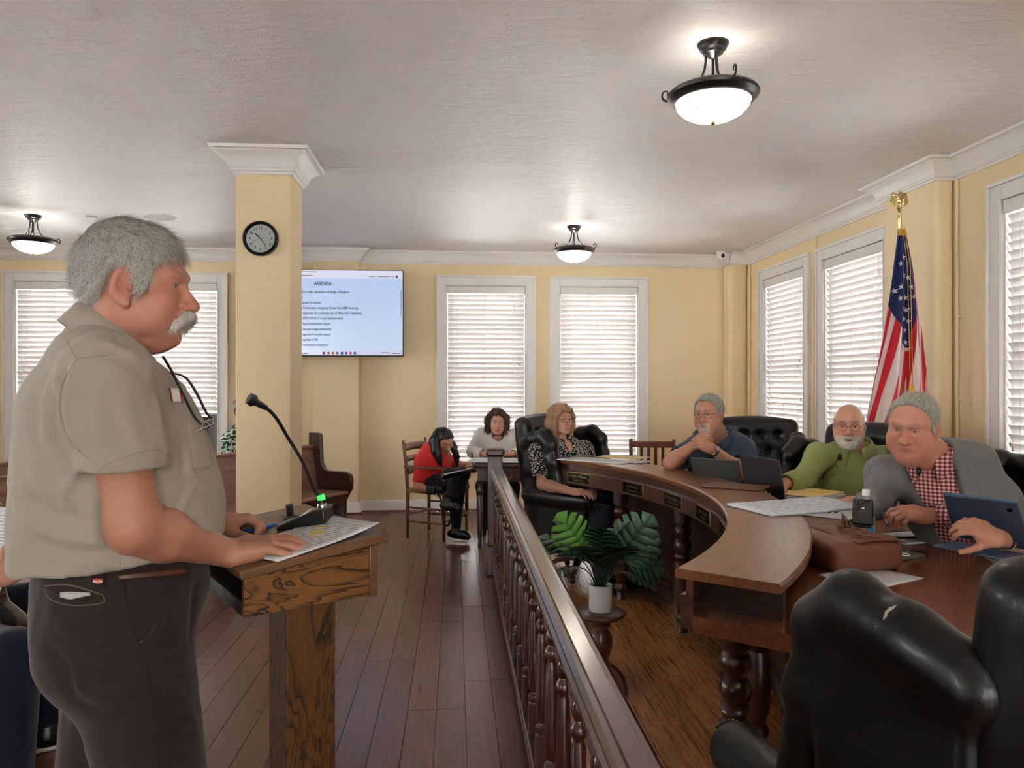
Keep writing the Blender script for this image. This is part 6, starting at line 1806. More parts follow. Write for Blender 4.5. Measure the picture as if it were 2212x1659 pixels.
flow_down = lambda P, N: np.stack([P[:, 0] * 2.0, -.25 - .2 * (P[:, 2] > .05), -1.0 + 3.5 * np.clip(P[:, 2] - .05, 0, .1) * 2], 1)

# ================================================================== the standing speaker
fr = Frame((252 - 1106) / FPX * 1.54, 1.54, 62)
man = person_root(fr, 'person in khaki work shirt and brown trousers standing at the lectern with a pen')
hc = fr.P(296, 613, 1.54); Rm = rotm(-13, -4, 0)
Nn = fr.P(238, 742, 1.54)
P_ = nv((0, -.005, .99))
fw = nv((0, 1, 0))
sp_ = dict(Rm=Rm, hc=hc, N=Nn, skin=(192, 136, 114), red=(176, 92, 80), redness=1.0, arm_skin=(166, 116, 92), h=.0023, fat=.004, w=1.02, nose=1.02, hs=1.0, neck_r=.064, ear=1.2, ear_out=.009, lid=.0040, gaze=(.45, .88, -.05),
           brow=(112, 98, 88), brow_a=.75, lip_a=.6, lips=(172, 88, 78), iris=(96, 110, 112),
           hairline=([-.13, -.10, -.075, -.050, -.036, .004, .012, .034, .046, .06, .075, .13], [-.105, -.10, -.085, -.035, .018, .03, -.022, -.022, .022, .046, .058, .074]), hair_col=(150, 142, 132), hair_paint=.6, thick=.012, top=1.25, lump=.005, hh=.0032,
           sdf=[lambda v: v.ell((0, .074, -.110), (.020, .016, .014), .014), lambda v: v.ell((0, .036, -.122), (.042, .034, .022), .02), lambda v: [v.chain([(s_ * .018, .094, -.044), (s_ * .030, .082, -.060), (s_ * .037, .068, -.085)], [.0012, .0022, .0012], .007, True) for s_ in (-1, 1)], lambda v: [v.chain([(s_ * .047, .030, -.108), (s_ * .055, .012, -.135), (s_ * .05, -.01, -.165)], [.0015, .002, .0015], .008, True) for s_ in (-1, 1)], lambda v: v.chain([(-.05, .07, .021), (-.03, .083, .027), (-.015, .086, .022)], [.006, .008, .006], .006), lambda v: v.chain([(.05, .07, .021), (.03, .083, .027), (.015, .086, .022)], [.006, .008, .006], .006)])
shR = fr.P(232, 812, 1.37); elR = fr.P(290, 1138, 1.39); wrR = fr.W(lw(-.012, .075, .046))
dR = fr.W(lw(.10, .05, .043)) - wrR
shL = nv((-shR[0], shR[1], shR[2])); wrL = fr.W(lw(.02, .335, .055)); elL = nv((-.27, .02, 1.17))
dL = fr.W(lw(.12, .30, .055)) - wrL
arms_ = [dict(sh=shR, el=elR, wr=wrR, d=dR, n=nv((.10, .12, 1)), side=-1, h=.0026, s=1.06, hk=dict(s=1.06, curl=(12, 28, 12), spread=13, fingers=[(8, 16, 8), (9, 18, 8), (11, 18, 10), (16, 16, 10)], thumb=(30, 10, 8), tdir=nv((-.75, .6, -.25)))),
         dict(sh=shL, el=elL, wr=wrL, d=dL, n=nv((-.25, .1, .9)), side=1, h=.0032, s=1.04, hk=dict(s=1.04, curl=(48, 62, 34), spread=2, fingers=[(40, 70, 30), (48, 66, 34), (52, 66, 36), (56, 66, 36)], thumb=(30, 24, 18), tdir=nv((.55, .75, -.3))))]
add_body(man, sp_, arms_, dict(P=P_, kl=nv((-.11, .0, .52)), kr=nv((.11, .06, .52))))
M_KHAKI = cloth('khaki_twill', (152, 142, 131), .85, 1400, .04, .2)
M_BROWNP = cloth('brown_twill', (40, 30, 28), .85, 1300, .10, .25)
v = Vol((-.42, -.33, .98), (.42, .34, 1.66), .0062)
for c, r_ in (((0, .012, 1.18), (.172, .202, .20)), ((0, -.004, 1.33), (.176, .172, .16)), ((0, -.030, 1.42), (.165, .125, .10)), ((0, .004, 1.07), (.160, .178, .10))): v.ell(c, r_, .07)
v.cone((0, -.045, 1.50), (0, -.04, 1.42), .072, .11, .05)
for a in arms_[:2]:
    v.cone(nv((a['sh'][0] * .35, -.04, 1.50)), a['sh'], .058, .074, .06)
    mid = nv(a['sh']) + (nv(a['el']) - nv(a['sh'])) * .62
    v2 = v.like(); v2.cone(a['sh'], mid + (nv(a['el']) - mid) * .3, .078, .076, .0)
    d = nv(unit(nv(a['el']) - nv(a['sh']))); d2 = nv(unit(d + nv((0, -.10, 0))))
    v2.half(mid, d2); v2.cone(mid + d * .04, mid - d * .05, .064, .060, 0, True); v.merge(v2, .028)
v.half((0, 0, 1.100), (0, .10, -1), .0)
v.ell(nv(Nn) + nv((0, .022, .05)), (.072, .082, .085), .01, True)
def fold_lines(lines, wd0=.009):
    """ridges (+) and valleys (-) drawn across the side of the body that is seen, lying on the surface"""
    def fn(V, N, Q):
        bv = BVHTree.FromPolygons([tuple(p) for p in V], [tuple(q) for q in Q]); dsp = np.zeros(len(V))
        e = Vector(fr.L(0, 0, CZ))
        for pts, wd, amp in lines:
            out = []
            for p in smooth_pts([Vector((x, y, 0)) for x, y in pts], 5):
                d = (Vector(fr.P(p.x, p.y, 1.5)) - e).normalized(); h = bv.ray_cast(e, d, 4)
                if h[0] is not None: out.append(tuple(h[0]))
            if len(out) < 3: continue
            out = np.array(out); best = np.full(len(V), 9.0); tt = np.zeros(len(V))
            near = np.linalg.norm(V - out.mean(0), axis=1) < .5
            for i in range(len(out) - 1):
                a_, ab = out[i], out[i + 1] - out[i]; t = np.clip(((V - a_) @ ab) / (ab @ ab + 1e-12), 0, 1)
                dd = np.linalg.norm(V - a_ - t[:, None] * ab, axis=1); m = dd < best
                best[m] = dd[m]; tt[m] = (i + t[m]) / (len(out) - 1)
            dsp += amp * np.exp(-(best / wd) ** 2) * np.clip(np.sin(np.clip(tt, .01, .99) * PI) * 1.6, 0, 1)
        return V + N * dsp[:, None].astype(np.float32)
    return fn
creases = fold_lines([
    ([(150, 760), (128, 840), (132, 920), (160, 980), (200, 1015)], .011, -.010), ([(165, 775), (146, 850), (150, 920), (182, 985)], .009, .007), ([(115, 800), (100, 880), (112, 960), (150, 1020)], .012, .006), ([(135, 790), (115, 870), (124, 950), (165, 1010)], .009, -.006),
    ([(70, 900), (85, 980), (140, 1050)], .014, -.006), ([(60, 1000), (110, 1060), (200, 1090)], .013, .006), ([(45, 1060), (120, 1110), (230, 1130)], .012, -.006), ([(40, 1110), (130, 1160), (250, 1170)], .013, .006), ([(50, 1160), (140, 1190), (260, 1195)], .011, -.006), ([(70, 1190), (160, 1212), (250, 1215)], .010, .005),
    ([(190, 1000), (160, 1070), (150, 1130)], .012, -.006), ([(215, 1060), (200, 1120), (210, 1190)], .012, .006), ([(235, 1070), (228, 1130), (245, 1200)], .010, -.006),
    ([(425, 1035), (405, 1075), (372, 1130)], .007, .007), ([(412, 1040), (392, 1080), (365, 1120)], .007, -.005), ([(415, 1030), (440, 1045), (465, 1052)], .006, .005), ([(400, 1090), (430, 1120), (455, 1130)], .008, -.004),
    ([(190, 735), (260, 752), (330, 790), (370, 850)], .013, .006), ([(205, 760), (270, 780), (320, 820)], .011, -.005), ([(330, 850), (345, 920), (362, 990)], .012, .006), ([(355, 840), (372, 900), (378, 960)], .010, -.007), ([(300, 840), (315, 920), (330, 980)], .012, -.004),
    ([(200, 860), (215, 940), (232, 1005)], .012, .005), ([(235, 850), (250, 930), (262, 985)], .012, -.004), ([(370, 800), (395, 840), (405, 890)], .010, .006), ([(200, 690), (240, 715), (280, 760)], .010, -.004), ([(395, 960), (400, 1000), (395, 1030)], .009, -.005)])
shirt = clothed('shirt', v, M_KHAKI, man, .0045, 8, 4, 2, creases, fine=.35)
sb = bvh_of(shirt)
# thrown onto the shirt from the viewer's side: yoke and side seams, sleeve hem, pocket, placket
eye = fr.L(0, 0, CZ)
def throw(x, y, D=1.6): return fr.P(x, y, D)
def seam_px(pts, m, r=.0008, name='seam', bvh=sb, parent=man, n=30, off=.0004):
    out = []; P2 = smooth_pts([Vector((x, y, 0)) for x, y in pts], max(3, n // len(pts)))
    for p in P2:
        d = Vector(throw(p.x, p.y) - eye).normalized(); h = bvh.ray_cast(Vector(eye), d, 4)
        if h[0] is not None: out.append(h[0] - d * off)
    if len(out) > 3: return obj(name, MB().tube(out, r, 5), m, parent, smooth=True)
M_SEAMD = cloth('khaki_stitch', (146, 132, 112), .9); M_SEAMB = cloth('brown_stitch', (38, 28, 26), .9); M_SEAML = cloth('brown_stitch_light', (104, 84, 76), .9)
seam_px([(142, 732), (152, 752), (172, 772), (250, 765)], M_SEAMD)
seam_px([(243, 712), (250, 760)], M_SEAMD)
seam_px([(170, 770), (135, 830), (130, 890), (150, 950), (190, 990)], M_SEAMD)
seam_px([(206, 1022), (240, 1000), (300, 978), (340, 972), (372, 985)], M_SEAMD)
seam_px([(258, 1150), (260, 1232)], M_SEAMD)
seam_px([(402, 902), (412, 960), (421, 1012), (427, 1022), (452, 1010)], M_SEAMD, .0014)
def patch_px(x0, x1, y0, y1, nu, nw, m, name, off=.0025, skew=0, bvh=sb, parent=man, mask=None, th=.0015):
    mb = MB(); ids = {}
    for i in range(nu + 1):
        for j in range(nw + 1):
            x = x0 + (x1 - x0) * i / nu + skew * (j / nw); y = y0 + (y1 - y0) * j / nw
            if mask: x, y = mask(i / nu, j / nw)
            d = Vector(throw(x, y) - eye).normalized(); h = bvh.ray_cast(Vector(eye), d, 4)
            if h[0] is not None: ids[i, j] = len(mb.v); mb.v.append(tuple(h[0] - d * off))
    for i in range(nu):
        for j in range(nw):
            k = [(i, j), (i + 1, j), (i + 1, j + 1), (i, j + 1)]
            if all(q in ids for q in k): mb.f.append(tuple(ids[q] for q in k))
    o = obj(name, mb, m, parent, smooth=True); thick(o, th); return o
patch_px(404, 446, 900, 1010, 8, 14, M_KHAKI, 'chest_pocket', .002, 14)
patch_px(367, 388, 838, 868, 6, 6, M_WHITEPLASTIC, 'name_patch', .002, 6)
for a, b in (((366, 838), (372, 868)), ((388, 840), (394, 870))): seam_px([a, ((a[0] + b[0]) / 2, (a[1] + b[1]) / 2), b], plain('patch_red', (150, 40, 50), .8), .0016, 'patch_border', off=.004)
col_ = collar(Vector(Nn) + Vector((0, -.006, -.012)), (0, 1, -.35), (0, .50, .86), (.078, .086), .036, .052, 12, .03, .014, lift=.010, back=.02)
thick(obj('collar', col_, M_KHAKI, man, smooth=True, angle=60), .003)
# moustache, hair
mv = Vol((-.07, .04, -.12), (.07, .15, -.02), .0025)
for s in (-1, 1): mv.chain([(0, .104, -.058), (s * .012, .106, -.060), (s * .024, .099, -.068), (s * .036, .085, -.082), (s * .040, .074, -.090)], [.0085, .0105, .0105, .0095, .006], .008)
V, Q = mv.mesh(); V = relax(V, Q, 1); N = normals(V, Q); V = V + N * (.0016 * vnoise(V, 220, 3))[:, None]
mo = obj('moustache', np_mesh('moustache', xf(V, Rm, hc), Q), M_WHITE_HAIR, man)
A, q = strands(V, N, lambda P, N_: np.stack([np.sign(P[:, 0]) * .6, np.full(len(P), .25), np.full(len(P), -.8)], 1), 1400, .017, .00045, .003, 5, 4)
o = obj('moustache_strands', np_mesh('moustache_strands', xf(A, Rm, hc), q), M_WHITE_HAIR, mo); o['kind'] = 'stuff'
def flow_man(P, N):
    top = np.clip((P[:, 2] - .055) / .04, 0, 1)[:, None]; front = np.clip((P[:, 1] - .0) / .06, 0, 1)[:, None]
    dn = np.stack([P[:, 0] * 0, -.35 + .2 * np.sin(P[:, 2] * 90), -np.ones(len(P))], 1)
    tp = np.stack([np.sign(P[:, 0]) * .25, 1.0 * np.ones(len(P)), -.25 * np.ones(len(P))], 1)
    return dn * (1 - top) + tp * top
add_hair(man, sp_, M_GREY_HAIR, n=15000, flow=flow_man, length=.032, width=.0005, lift=.0045, wob=.24, ms=M_STRAND)
# trousers
v = Vol((-.36, -.34, .0), (.36, .36, 1.12), .0085)
v.ell((0, .012, 1.04), (.165, .166, .16), .05); v.ell((.05, -.045, .93), (.105, .105, .12), .05); v.ell((-.05, -.045, .93), (.105, .105, .12), .05)
kR, aR, kL, aL = nv((.115, .085, .50)), nv((.125, .04, .09)), nv((-.10, -.03, .50)), nv((-.10, -.10, .09))
v.cone((.08, .03, .90), kR, .112, .092, .06); v.cone(kR, aR, .096, .075, .03); v.cone((-.08, .01, .90), kL, .112, .09, .06); v.cone(kL, aL, .094, .075, .03)
v.half((0, 0, 1.125), (0, 0, 1)); v.half((0, 0, .035), (0, 0, -1))
tcrease = fold_lines([([(305, 1392), (350, 1402), (415, 1396)], .008, .006), ([(303, 1404), (350, 1416), (412, 1410)], .007, -.005), ([(310, 1420), (360, 1436), (410, 1430)], .008, .004), ([(300, 1560), (360, 1570), (430, 1556)], .010, .005), ([(300, 1580), (360, 1592), (430, 1580)], .010, -.005),
    ([(90, 1390), (140, 1440), (160, 1520)], .012, -.006), ([(120, 1330), (180, 1400), (280, 1430)], .012, .004), ([(150, 1470), (210, 1500), (290, 1500)], .012, .005), ([(160, 1510), (220, 1540), (300, 1530)], .010, -.005), ([(330, 1440), (400, 1520), (430, 1600)], .012, .004), ([(420, 1250), (415, 1320), (410, 1390)], .010, -.004)])
tr_o = clothed('trousers', v, M_BROWNP, man, .0035, 7, 6, 2, tcrease)
tb_ = bvh_of(tr_o)
seam_px([(267, 1250), (275, 1330), (300, 1385), (318, 1450), (335, 1560), (345, 1655)], M_SEAMB, .0016, 'side_seam', tb_)
seam_px([(268, 1250), (280, 1340), (302, 1384), (330, 1355), (352, 1310), (348, 1270), (338, 1245)], M_SEAMB, .0022, 'pocket_edge', tb_)
seam_px([(338, 1245), (350, 1280), (352, 1312), (330, 1358), (304, 1388)], M_SEAML, .0014, 'pocket_stitching', tb_)
seam_px([(95, 1268), (130, 1285), (180, 1298), (222, 1290)], M_SEAMB, .0024, 'rear_pocket_edge', tb_)
seam_px([(95, 1266), (150, 1264), (222, 1285)], M_SEAML, .0014, 'rear_pocket_welt', tb_)
seam_px([(95, 1270), (110, 1295), (160, 1308), (222, 1302), (222, 1285)], M_SEAML, .0012, 'pocket_stitching', tb_)
patch_px(130, 195, 1281, 1298, 8, 3, plain('handkerchief', (176, 172, 170), .8), 'handkerchief', .003, 0, tb_, mask=lambda u, w: (130 + 65 * u, 1281 + 17 * w * (1 - abs(u - .35)) + (1 - abs(u - .4)) * -3))
patch_px(192, 226, 1242, 1268, 4, 4, M_SEAMB, 'brand_tab', .002, 0, tb_)
patch_px(200, 222, 1250, 1263, 6, 4, plain('tab_red', (172, 52, 48), .7), 'brand_label', .0036, 0, tb_, mask=lambda u, w: (200 + 22 * u, 1250 + 12 * w * (1 - .35 * abs(u - .5) * 2 * (w > .7))))
V, Fc = text_mesh('RED KAP', 6.6, 0, 'CENTER', 0, .15); tm = MB(); vs = []
for x, y, _ in V:
    d = Vector(throw(211 + x * .78, 1258.5 - y) - eye).normalized(); h = tb_.ray_cast(Vector(eye), d, 4); vs.append(tuple((h[0] if h[0] else Vector(eye) + d * 1.3) - d * .0055))
tm.add(vs, Fc); obj('label_lettering', tm, M_WHITEPLASTIC, man, recalc=False)
patch_px(262, 400, 1222, 1236, 20, 3, plain('belt_leather', (70, 36, 24), .4), 'belt', .003, 0, tb_, mask=lambda u, w: (255 + 150 * u, 1240 - 14 * u + 14 * w))
add_shoes(man, M_SHOE, [(aR, (0, 1, 0)), (aL, (0, 1, 0))], .29, .009)
# lanyard with reading glasses hanging on the chest
lan = MB()
for pts in ([(352, 770), (370, 800), (395, 850), (420, 900), (444, 922)], [(368, 806), (400, 815), (425, 850), (445, 890), (460, 908)]):
    lan.tube(smooth_pts([fr.P(x, y, 1.47 - .0004 * (x - 350)) for x, y in pts], 6), .0035, 6, flat=.5)
obj('lanyard', lan, M_BLACKPLASTIC, man, smooth=True)
gl2 = MB()
c0 = [fr.P(x, y, 1.425) for x, y in ((436, 912), (460, 905), (462, 916), (440, 928))]
gl2.tube(c0, .0018, 6, closed=True); gl2.tube([fr.P(x, y, 1.44) for x, y in ((430, 918), (448, 912), (452, 922), (434, 930))], .0018, 6, closed=True); gl2.tube([fr.P(428, 930, 1.42), fr.P(462, 915, 1.42)], .002, 6)
obj('reading_glasses', gl2, M_STEEL, man, smooth=True)
# pen in the left hand
pm_ = Matrix(((1, 0, 0, 0), (0, 1, 0, 0), (0, 0, 1, 0), (0, 0, 0, 1)))
pa_, pb_ = px(495, 1157, 1.80), px(604, 1131, 1.93); dv_ = (pb_ - pa_)
po = pen('blue and silver ballpoint pen held over the lectern', (pa_ + pb_) / 2, 0, plain('pen_blue', (48, 104, 190), .35), L=.145)
po.rotation_euler = dv_.to_track_quat('Y', 'Z').to_euler()
# ================================================================== seated people
def std_legs(pz_, kx=.13, ky=.42, kz=.50, ax=.13, ay=.42):
    return [(nv((-.09, 0, pz_)), nv((-kx, ky, kz)), nv((-ax, ay, .095))), (nv((.09, 0, pz_)), nv((kx, ky, kz)), nv((ax, ay, .095)))]
def gaze_to(Rm, d): return tuple(np.array(Rm).T @ np.array(unit(d)))
M_DARKP = cloth('dark_trousers', (26, 26, 30), .85)
M_LENSFRAME = plain('glasses_frame', (44, 34, 32), .3); M_THINFRAME = plain('thin_wire_frame', (120, 112, 104), .25, .5, .8)

# ---- woman in the patterned blouse, in the wing chair at the end of the bench
f = Frame(.47, 5.60, 138); o = person_root(f, 'person in black and white patterned blouse seated at the bench end')
hc = f.P(1211, 905, 5.58); Nn = f.P(1209, 952, 5.60); P_ = nv((0, -.05, .56))
Rm = rotm(-8, 0, 0)
p = dict(Rm=Rm, hc=hc, N=Nn, hs=.93, skin=(222, 172, 148), fem=1, h=.0035, neck_r=.050, brow=(130, 100, 80), brow_a=.6, lips=(196, 112, 104), redness=.5,
         hairline=([-.13, .02, .04, .06, .085, .13], [-.19, -.19, .01, .052, .062, .07]), hair_col=(140, 104, 76), thick=.014, top=1.0, lump=.003, hh=.0045)
def bob(v):
    for s in (-1, 1):
        v.chain([(s * .062, .035, .075), (s * .088, .045, .02), (s * .092, .035, -.05), (s * .085, .03, -.125)], [.02, .022, .024, .016], .02)
        v.chain([(s * .07, -.03, .05), (s * .09, -.03, -.03), (s * .082, -.03, -.13)], [.03, .034, .028], .03)
    v.chain([(0, -.09, .03), (0, -.10, -.05), (0, -.085, -.13)], [.05, .05, .045], .04)
    v.chain([(.0, .06, .108), (-.035, .088, .075), (-.062, .066, .035)], [.016, .015, .012], .015)
    v.chain([(.0, .06, .108), (.045, .078, .085), (.066, .06, .04)], [.016, .014, .012], .015)
p['hsdf'] = [bob]
arms = [dict(sh=f.P(1163, 975, 5.50), el=f.P(1172, 1046, 5.42), wr=f.P(1238, 1062, 5.18), d=f.dir(.2, -.12, .0), n=nv((.2, .1, 1)), side=-1, s=.9, hk=dict(s=.9, curl=(20, 25, 15))),
        dict(sh=f.P(1262, 972, 5.78), el=f.P(1285, 1045, 5.66), wr=f.P(1275, 1062, 5.32), d=f.dir(.0, -.2, .0), n=nv((-.2, .1, 1)), side=1, s=.9, hk=dict(s=.9, curl=(20, 25, 15)))]
add_body(o, p, arms, dict(P=P_, kl=nv((-.08, .10, .54)), kr=nv((.08, .10, .54))))
def print_blouse():
    t = NT('patterned_blouse'); t.set(.8, .2); v = t.coords(); vo = t.new('ShaderNodeTexVoronoi'); vo.inputs['Scale'].default_value = 85; t.lk(v, vo.inputs['Vector'])
    n = t.noise(v, 95, 2, .6, 1.5)
    t.base(t.ramp(t.math('ADD', t.math('MULTIPLY', vo.outputs[0], .6), t.math('MULTIPLY', n, .55)), [(.50, lin((206, 196, 188))), (.55, lin((24, 22, 26)))], 'LINEAR')); return t.m
M_BLOUSE = print_blouse()
add_shirt(o, M_BLOUSE, p, P_, Nn, (0, 1, 0), TORSO_F, arms, .78, .012, None, .009, .005, 2, 'blouse', (.072, .070), .062, cut_f=lambda v: v.chain([nv(Nn) + nv((0, .10, .03)), nv(Nn) + nv((0, .14, -.10))], [.045, .018], .01, True))
sk = dict(p); 
vv = Vol(nv(Nn) - .16, nv(Nn) + .16, .006); vv.ell(nv(Nn) + nv((0, .035, -.06)), (.10, .075, .075), .03); V, Q = vv.mesh()
obj('chest_skin', np_mesh('chest_skin', relax(V, Q, 2), Q, np.tile(nv(lin((216, 160, 136))), (len(V), 1))), M_SKIN, o)
add_trousers(o, cloth('navy_skirt', (22, 24, 38), .85), P_, std_legs(.55, .10, .40, .49), seed=5, name='skirt', r=(.11, .095, .085))
add_shoes(o, M_SHOE, [(nv((-.13, .42, .085)), (0, 1, 0)), (nv((.13, .42, .085)), (0, 1, 0))], .24)
add_hair(o, p, hair_mat('blonde_brown_hair', (104, 74, 52), (196, 158, 122)), n=3000, flow=flow_down, length=.05, width=.0007, lift=.003, wob=.12)
g = glasses(o, Rm, hc, M_LENSFRAME, .0012, wd=.026, ht=.014)

# ---- man in the blue shirt, hands clasped
f = Frame(1.57, 5.10, -150); o = person_root(f, 'person in blue shirt and wristwatch with hands clasped before the chin')
hc = f.P(1531, 893, 4.80); Nn = f.P(1556, 952, 4.95); P_ = nv((0, -.02, .57)); Rm = rotm(-8, -5, 3)
p = dict(Rm=Rm, hc=hc, N=Nn, hs=1.0, skin=(206, 150, 122), h=.0032, fat=.007, w=1.05, neck_r=.062, brow=(110, 94, 80), redness=.9, lid=.0042,
         lip_a=.35, hairline=([-.13, -.085, -.06, -.042, -.030, .004, .012, .028, .040, .055, .075, .13], [-.075, -.07, -.055, -.025, .02, .028, -.015, -.018, .045, .082, .094, .10]), hair_col=(140, 130, 120), thick=.011, top=1.2, lump=.004, beard=['goatee'], beard_col=(200, 194, 186))
hdp = f.P(1514, 953, 4.66)
arms = [dict(sh=f.P(1508, 968, 4.92), el=f.P(1448, 1000, 4.72), wr=f.P(1497, 962, 4.66), d=f.dir(.10, -.03, .07), n=f.dir(-.6, -.5, .5), side=-1, s=1.02, hk=dict(curl=(45, 50, 20), s=1.0, thumb=(30, 10, 8))),
        dict(sh=f.P(1602, 968, 5.06), el=f.P(1600, 1020, 4.72), wr=f.P(1537, 968, 4.62), d=f.dir(-.12, .0, .05), n=f.dir(.3, -.8, .4), side=1, s=1.02, hk=dict(curl=(42, 50, 20), s=1.0, thumb=(30, 10, 8)))]
add_body(o, p, arms, dict(P=P_, kl=nv((-.08, .10, .54)), kr=nv((.08, .10, .54))))
M_BLUESH = cloth('blue_shirt', (62, 74, 98), .8)
add_shirt(o, M_BLUESH, p, P_, Nn, (0, 1, 0), [(.0, .19, .16, .13, 0), (.3, .20, .18, .17, .03), (.62, .205, .155, .17, .02), (.86, .185, .115, .12, -.01)], arms, .72, .012, None, .009, .005, 7, 'shirt', (.082, .078))
thick(obj('collar', collar(Vector(Nn) + Vector((0, .016, .020)), (0, 1, -.2), (0, .25, 1), (.088, .090), .034, .055, 16, .045), M_BLUESH, o, smooth=True, angle=60), .003)
v = Vol(nv(Nn) - .1, nv(Nn) + .1, .005); v.cone(nv(Nn) + nv((0, .012, -.02)), nv(Nn) + nv((0, .02, .012)), .066, .062, 0); V, Q = v.mesh(); obj('undershirt', np_mesh('undershirt', V, Q), M_WHITEPLASTIC, o)
add_trousers(o, M_DARKP, P_, std_legs(.56), seed=2)
add_hair(o, p, M_GREY_HAIR, n=3000, flow=flow_back, length=.024, width=.0006, lift=.004, ms=M_STRAND)
add_beard(o, p, hair_mat('grey_goatee', (150, 144, 136), (206, 200, 192)), .004, False, 900)
glasses(o, Rm, hc, M_LENSFRAME, .0012, wd=.027, ht=.015)
wt = nv(arms[1]['wr']) + nv(unit(nv(arms[1]['el']) - nv(arms[1]['wr']))) * .03; wd_ = Vector(unit(nv(arms[1]['el']) - nv(arms[1]['wr'])))
q_ = wd_.to_track_quat('Z', 'Y').to_matrix().to_4x4()
obj('wristwatch', MB().lathe([(.034, -.010), (.037, -.008), (.037, .008), (.034, .010)], 20, Matrix.Translation(Vector(wt)) @ q_), M_STEEL, o, smooth=True, angle=40)
wn = Vector(f.dir(.2, -.9, .4)).normalized()
obj('watch_case', MB().lathe([(.001, .008), (.016, .008), (.018, .004), (.018, -.004), (.001, -.004)], 20, Matrix.Translation(Vector(wt) + wn * .036) @ wn.to_track_quat('Z', 'Y').to_matrix().to_4x4()), M_STEEL, o, smooth=True, angle=40)

# ---- bald man in the green shirt
f = Frame(1.97, 4.42, -158); o = person_root(f, 'person in green shirt with clipped-on microphone seated behind the bench')
hc = f.P(1834, 918, 4.24); Nn = f.P(1846, 975, 4.30); P_ = nv((0, -.06, .56)); Rm = rotm(-4, -4, 0)
p = dict(Rm=Rm, hc=hc, N=Nn, hs=1.0, skin=(212, 158, 132), h=.0032, fat=.004, neck_r=.06, brow=(120, 104, 92), redness=.8, lid=.0042,
         hairline=([-.13, -.085, -.06, -.042, -.030, .004, .012, .028, .13], [-.075, -.07, -.055, -.025, .02, .028, .0, .2, .2]), hair_col=(190, 184, 176), thick=.006, top=1.0, lump=.002, beard=['full'], beard_col=(206, 200, 192))
def bald_top(v): v.half((0, 0, .045), (0, .25, 1))
p['hsdf'] = [bald_top]
arms = [dict(sh=f.P(1768, 985, 4.30), el=f.P(1738, 1032, 4.22), wr=f.P(1690, 1046, 4.08), d=f.dir(-.2, -.12, -.02), n=nv((0, 0, 1)), side=-1, s=1.0, hk=dict(curl=(15, 20, 12))),
        dict(sh=f.P(1925, 985, 4.44), el=f.P(1955, 1050, 4.26), wr=f.P(1900, 1066, 4.0), d=f.dir(-.15, -.15, 0), n=nv((0, 0, 1)), side=1, s=1.0, hk=dict(curl=(15, 20, 12)))]
add_body(o, p, arms, dict(P=P_, kl=nv((-.08, .10, .54)), kr=nv((.08, .10, .54))))
M_GREEN = cloth('green_shirt', (146, 158, 98), .8)
gs = add_shirt(o, M_GREEN, p, P_, Nn, (0, 1, 0), [(.0, .19, .16, .13, 0), (.3, .20, .185, .17, .035), (.62, .195, .15, .17, .02), (.86, .175, .11, .12, -.01)], arms, 1.85, .012, None, .009, .006, 11, 'shirt', (.072, .064))
thick(obj('collar', collar(Vector(Nn) + Vector((0, .016, .024)), (0, 1, -.2), (0, .2, 1), (.088, .092), .032, .055, 20, .05), M_GREEN, o, smooth=True, angle=60), .003)
add_trousers(o, M_DARKP, P_, std_legs(.55), seed=2)
add_hair(o, p, M_WHITE_HAIR); add_beard(o, p, M_WHITE_HAIR, .009, True, 2200)
glasses(o, Rm, hc, M_THINFRAME, .0008, wd=.026, ht=.017)
gb = bvh_of(gs)
def on_shirt(x, y, fr_, bv, off=.003):
    e = fr_.L(0, 0, CZ); d = Vector(fr_.P(x, y, 3.0) - e).normalized(); h = bv.ray_cast(Vector(e), d, 8)
    return (h[0] - d * off) if h[0] is not None else None
mp = on_shirt(1814, 985, f, gb, .006)
if mp is not None: obj('lapel_microphone', MB().ball(mp, (.010, .010, .014), 10, 8).ball(mp + Vector((0, 0, -.018)), (.016, .008, .006), 10, 6), M_BLACKPLASTIC, o, smooth=True)
w_ = [q for q in (on_shirt(x, y, f, gb, .002) for x, y in ((1812, 990), (1806, 1000), (1795, 1012), (1782, 1022), (1776, 1034))) if q is not None]
if len(w_) > 2: obj('microphone_wire', MB().tube(w_, .0018, 5), M_BLACKPLASTIC, o, smooth=True)
for x, y in ((1808, 1007), (1798, 1027)):
    q = on_shirt(x, y, f, gb, .002)
    if q is not None: obj('button', MB().ball(q, (.006, .003, .006), 8, 5), plain('green_button', (110, 122, 74), .5), o)

# ---- man in the grey jacket
f = Frame(2.16, 3.22, -142); o = person_root(f, 'person in grey jacket and red checked shirt leaning on the bench')
hc = f.P(1972, 918, 2.98); Nn = f.P(2012, 985, 3.08); P_ = nv((0, -.04, .57)); Rm = rotm(-8, -13, -4)
p = dict(Rm=Rm, hc=hc, N=Nn, hs=1.03, skin=(208, 148, 124), h=.0028, fat=.008, w=1.05, nose=1.1, neck_r=.066, brow=(130, 112, 100), brow_a=.5, redness=.8, lid=.0042, lips=(176, 104, 94), ear=1.1, frown=.005,
         hairline=([-.13, -.085, -.06, -.042, -.030, .004, .012, .028, .040, .055, .075, .13], [-.085, -.08, -.065, -.035, .02, .028, -.015, -.012, .06, .098, .110, .114]), hair_col=(150, 144, 136), hair_paint=.5, thick=.008, top=1.1, lump=.003,
         sdf=[lambda v: v.chain([(-.02, .083, -.088), (0, .088, -.090), (.02, .083, -.088)], [.002, .003, .002], .01, True)])
